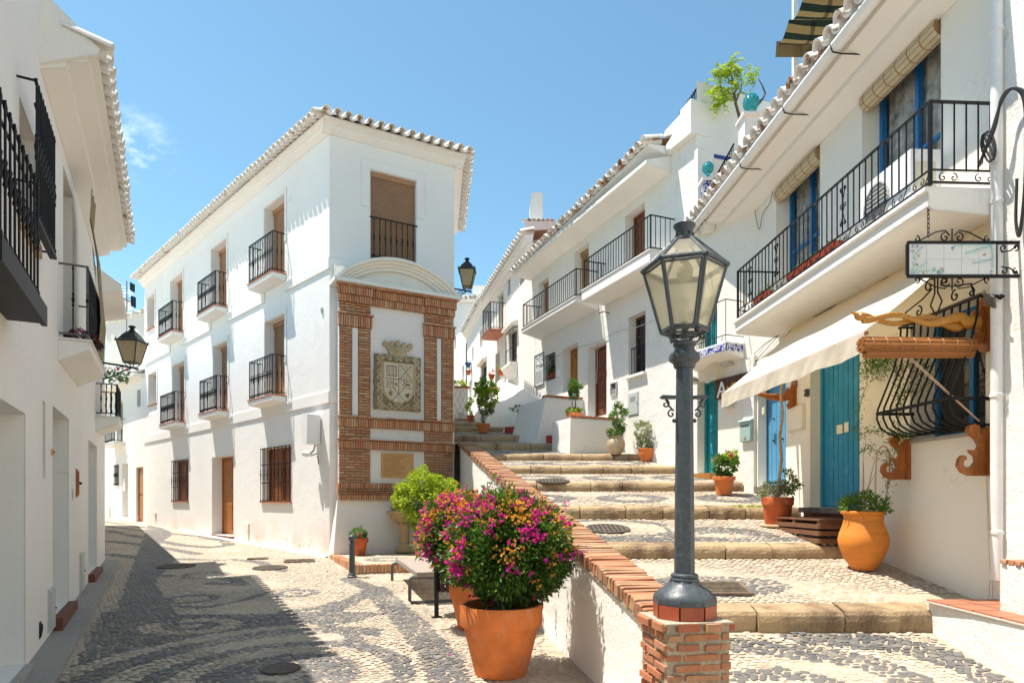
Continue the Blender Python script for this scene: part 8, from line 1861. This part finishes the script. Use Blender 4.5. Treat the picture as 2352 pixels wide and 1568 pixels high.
small_pot('terracotta pot with a yellow green lemon tree at the top of the stairs', 'potted_lemon_tree', rx(1110)*18.0, 18.0, float(zs(0, 18.0)), classic(.13, .19, .26), 'terracotta', .16, .23, [bushy((.12, 0, 1.0), (.34, .3, .30), 1300, .08, 'leaf_yellow', 111, 46, .09), bushy((-.02, 0, 1.25), (.16, .16, .22), 500, .08, 'leaf_mid', 112, 16, .08), bushy((.1, 0, .75), (.2, .2, .25), 350, .08, 'leaf_mid', 115, 16, .08), stems((0, 0, .2), [(.1, 0, .9), (-.15, 0, .9), (.3, 0, 1.1), (0, 0, 1.4)], .014, 'bark', 7)])
small_pot('little pot of bright leaves against the upper doorway wall', 'potted_plant', rx(1081)*20.5, 20.5, float(zs(0, 20.5)), classic(.09, .13, .2), 'terracotta_dark', .11, .18, [bushy((0, 0, .45), (.13, .13, .26), 400, .07, 'leaf_yellow', 121, 18, .06)])
def planted(label, name, loc, fs, cat='plant'): t = thing(name, label, cat, loc); [f(t) for f in fs]; return t
planted('low round yellow bush on top of the white gate pillar', 'gate_bush', (rx(1052)*21.9, 21.9, rz(888)*21.9), [bushy((0, 0, .08), (.28, .22, .12), 500, .07, 'leaf_yellow', 131, 22, .07)], 'bush')
planted('spiky green plants growing on the brick topped planter wall', 'planter_plants', (rx(1118)*21.6, 21.6, rz(894)*21.6), [bushy((0, 0, .12), (.35, .2, .12), 300, .16, 'leaf_mid', 135, 18, .06, wid=.35)])
planted('small dark twig of leaves creeping over the white slope', 'slope_creeper', (rx(1190)*17.6, 17.6, rz(938)*17.6), [bushy((0, 0, 0), (.22, .1, .07), 160, .06, 'leaf_dark', 137, 14, .05), stems((.2, .1, -.1), [(-.2, 0, .02), (0, 0, .05)], .006, 'bark', 2)], 'creeper')
def hung(label, fac, px, py, mat, pm, sd, s=1.0):
    d = fac.d(px, .15); t = thing('hanging_pot', label, 'potted plant', fac.pt(fac.u(px, .15), .15, rz(py)*d)); pot(t, [(r*s, z*s) for r, z in [(.05, -.12), (.09, 0), (.10, .02), (.095, .02), (.08, 0)]], mat, .08*s, 0, 16); bushy((0, 0, .07*s), (.10*s, .1*s, .07*s), 120, .05, pm, sd, 8, .04)(t)
    mb = MB(); mb.box(-.012, .012, .02, .16, -.02, .0); sub(mb, 'bracket', 'iron_black', t)
hung('terracotta pot hung beside the upper doorway on its left', FE, 1129, 862, 'terracotta_dark', 'petal_red', 141, 1.3); hung('terracotta pot with green leaves hung right of the upper doorway', FE, 1150.5, 852, 'terracotta_dark', 'leaf_yellow', 142, 1.3)
hung('blue rimmed hanging pot, higher of the pair up the lane', FE2, 1075, 835, 'blue_trim', 'flower_teal', 143, 1.5); hung('blue rimmed hanging pot, lower of the pair up the lane', FE2, 1076, 852, 'terracotta_dark', 'flower_teal', 144, 1.4)
for i, (p, L_) in enumerate(PLANTERS):
    P = np.random.default_rng(i).uniform(-1, 1, (60 if i else 25, 3))*np.array([L_/2-.03, .05, .03])+np.array([0, 0, .2]); leaves('leaves', P, np.random.default_rng(i+3).normal(0, .5, P.shape)+np.array([0, 0, 1]), .06, 'leaf_mid', p, .5, 0, .3, i)
# flowers in the shaded balcony and by the lantern
sfb = planted('dark red succulents filling the floor of the left shaded balcony', 'balcony_succulents', FD.pt(uD(8.6), .16, 1.97), [bushy((0, 0, .12), (.2, .55, .12), 500, .075, 'succulent', 151, 30, .06), blooms((0, .1, .16), (.15, .5, .08), 14, 'petal_pink', 152)])
sfb.rotation_euler[2] = math.atan(.53)
planted('tuft of red geraniums and ivy on the wall behind the left lantern', 'geranium_tuft', FD.pt(uD(12.5), .35, 2.42), [bushy((0, 0, 0), (.22, .3, .12), 260, .06, 'leaf_mid', 155, 16, .06), blooms((0, 0, .05), (.2, .3, .1), 7, 'petal_red', 156)])
gwp = thing('window_plants', 'terracotta trough with green shoots behind the small grille window bars', 'planter', FB.pt(FB.u(1266), -.04, FB.z(1266, 868)), FB.ang)
mb = MB(); mb.box(-.28, .28, -.04, .08, .02, .16); sub(mb, 'trough', 'terracotta_dark', gwp); bushy((0, 0, .24), (.25, .06, .10), 160, .07, 'leaf_mid', 161, 10, .05)(gwp)
# small tree on the roof terrace
tt = thing('terrace_tree', 'small gnarled tree with feathery yellow green leaves on the roof terrace', 'tree', (rx(1712)*12.2, 12.2, 5.2))
def tp(px, py, dd=0): return Vector((rx(px)*12.2-rx(1712)*12.2, dd, rz(py)*12.2-5.2))
mb = MB(); mb.tube([tp(1718, 420), tp(1712, 330), tp(1700, 275), tp(1690, 240), tp(1686, 215), tp(1694, 203), tp(1684, 185), tp(1676, 165)], [.04, .035, .03, .026, .024, .02, .014, .008], 7); mb.tube([tp(1715, 330), tp(1728, 268), tp(1738, 245), tp(1752, 228), tp(1758, 215), tp(1750, 195), tp(1742, 182)], [.03, .024, .02, .018, .016, .012, .006], 7); mb.tube([tp(1690, 235), tp(1702, 205), tp(1704, 190)], [.018, .012, .006], 6); mb.tube([tp(1752, 228), tp(1740, 232)], [.012, .008], 5); sub(mb, 'trunk', 'bark', tt, True)
PP, NN = [], []; R_ = np.random.default_rng(17)
def frond(px, py, dx, dy):
    a, b = tp(px, py, R_.uniform(-.15, .15)), tp(px+dx, py+dy, R_.uniform(-.25, .25))
    for i in range(16):
        p = a+(b-a)*(i/16)+Vector((0, 0, .05*math.sin(i/16*3.1)))
        for s_ in (-1, 1): PP.append(p); NN.append((s_*.8+R_.normal(0, .2), R_.normal(0, .5), R_.normal(0, .4)))
for cxp, cyp, n_ in ((1672, 165, 26), (1650, 175, 12), (1655, 215, 16), (1690, 180, 12), (1660, 235, 12), (1735, 180, 9), (1690, 215, 6)):
    for k in range(n_): a = R_.uniform(0, 6.28); l = R_.uniform(14, 32); frond(cxp+R_.normal(0, 6), cyp+R_.normal(0, 5), l*math.cos(a), l*.7*math.sin(a)+6)
leaves('crown', PP, NN, .062, 'leaf_yellow', tt, .55, .15, .25, 17)

# ================================================================ litter of nature
R_ = np.random.default_rng(77)
def scatter(name, label, cat, pts, size, mat, n, spread, seed):
    t = thing(name, label, cat, (float(pts[0][0]), float(pts[0][1]), float(pts[0][2]))); P = []
    for p in pts:
        for k in range(n): q = R_.normal(0, spread, 2); P.append((p[0]+q[0]-pts[0][0], p[1]+q[1]-pts[0][1], p[2]-pts[0][2]+.008))
    P = np.array(P); N = R_.normal(0, 1, P.shape); 
    if cat == 'weeds': N[:, 2] = abs(N[:, 2])+.8
    else: N[:, 2] *= .15
    o = leaves('leaves' if cat == 'weeds' else 'petals', P, N, size, mat, t, .6 if cat == 'weeds' else 1.3, 0, .2, seed); return t
def gp(px, py): g = G(px, py); return (g[0], g[1], float(zg(0, g[1])))
def spt(px, py): g = S(px, py); return (g[0], g[1], float(zs(0, g[1])))
scatter('fallen_petals', 'few pink petals fallen on the cobbles near the bollard', 'petals', [gp(845, 1336), gp(870, 1410), gp(760, 1288), gp(900, 1440), gp(1010, 1500)], .03, 'petal_magenta', 2, .12, 1)
scatter('fallen_petals', 'scattered dry leaves on the steps below the big jar', 'leaf litter', [spt(1900, 1410), spt(2000, 1330), spt(2110, 1345), spt(1800, 1395), spt(2190, 1350)], .035, 'petal_orange', 2, .2, 2)
scatter('step_weeds', 'small green weeds sprouting along the step beside the weathered pot', 'weeds', [spt(1742, 1166), spt(1725, 1166), spt(1755, 1167), spt(1700, 1166)], .05, 'leaf_yellow', 26, .035, 3)
scatter('step_weeds', 'tiny weeds at the foot of the wooden pallet step', 'weeds', [spt(1880, 1250), spt(1900, 1250), spt(1935, 1252)], .035, 'leaf_mid', 14, .03, 4)
# cables stapled along the stair house
wc = thing('wall_cable', 'thin grey cable stapled across the balcony house above its doors', 'cable', FB.pt(.2, .02, 3.9), FB.ang)
mb = MB(); mb.tube(crv([(0, -.01, .0), (.9, -.012, -.04), (1.8, -.01, .03), (2.6, -.012, -.02), (3.5, -.01, -.10), (4.4, -.012, -.06), (5.3, -.01, -.16), (6.6, -.012, -.12), (7.0, -.01, .05)]), .008, 5); sub(mb, 'cable', 'grey_box', wc, True)
mb = MB(); mb.tube(crv([(3.5, -.01, -.10), (3.52, -.012, -.6), (3.49, -.01, -1.1)]), .006, 5); sub(mb, 'cable_drop', 'grey_box', wc, True)
wc = thing('wall_cable', 'thin cable drooping from the far window blind along the awning house', 'cable', FC.pt(uC(10.25), .02, 4.6), FC.ang)
mb = MB(); mb.tube(crv([(0, -.01, .25), (-.1, -.012, .1), (-.35, -.012, .05), (-.5, -.01, -.15), (-.65, -.012, .2), (-.68, -.012, .42)]), .005, 5); sub(mb, 'cable', 'cable_black', wc, True)
# second-hand detail on the corner house: pipe stub and sensor
on(FA, 'tiny grey wall bracket high on the front above the floodlight', 'wall_bracket', 'bracket', 741, 720, 0, meter(.05, .14, 'grey_box', .05, 0, False))
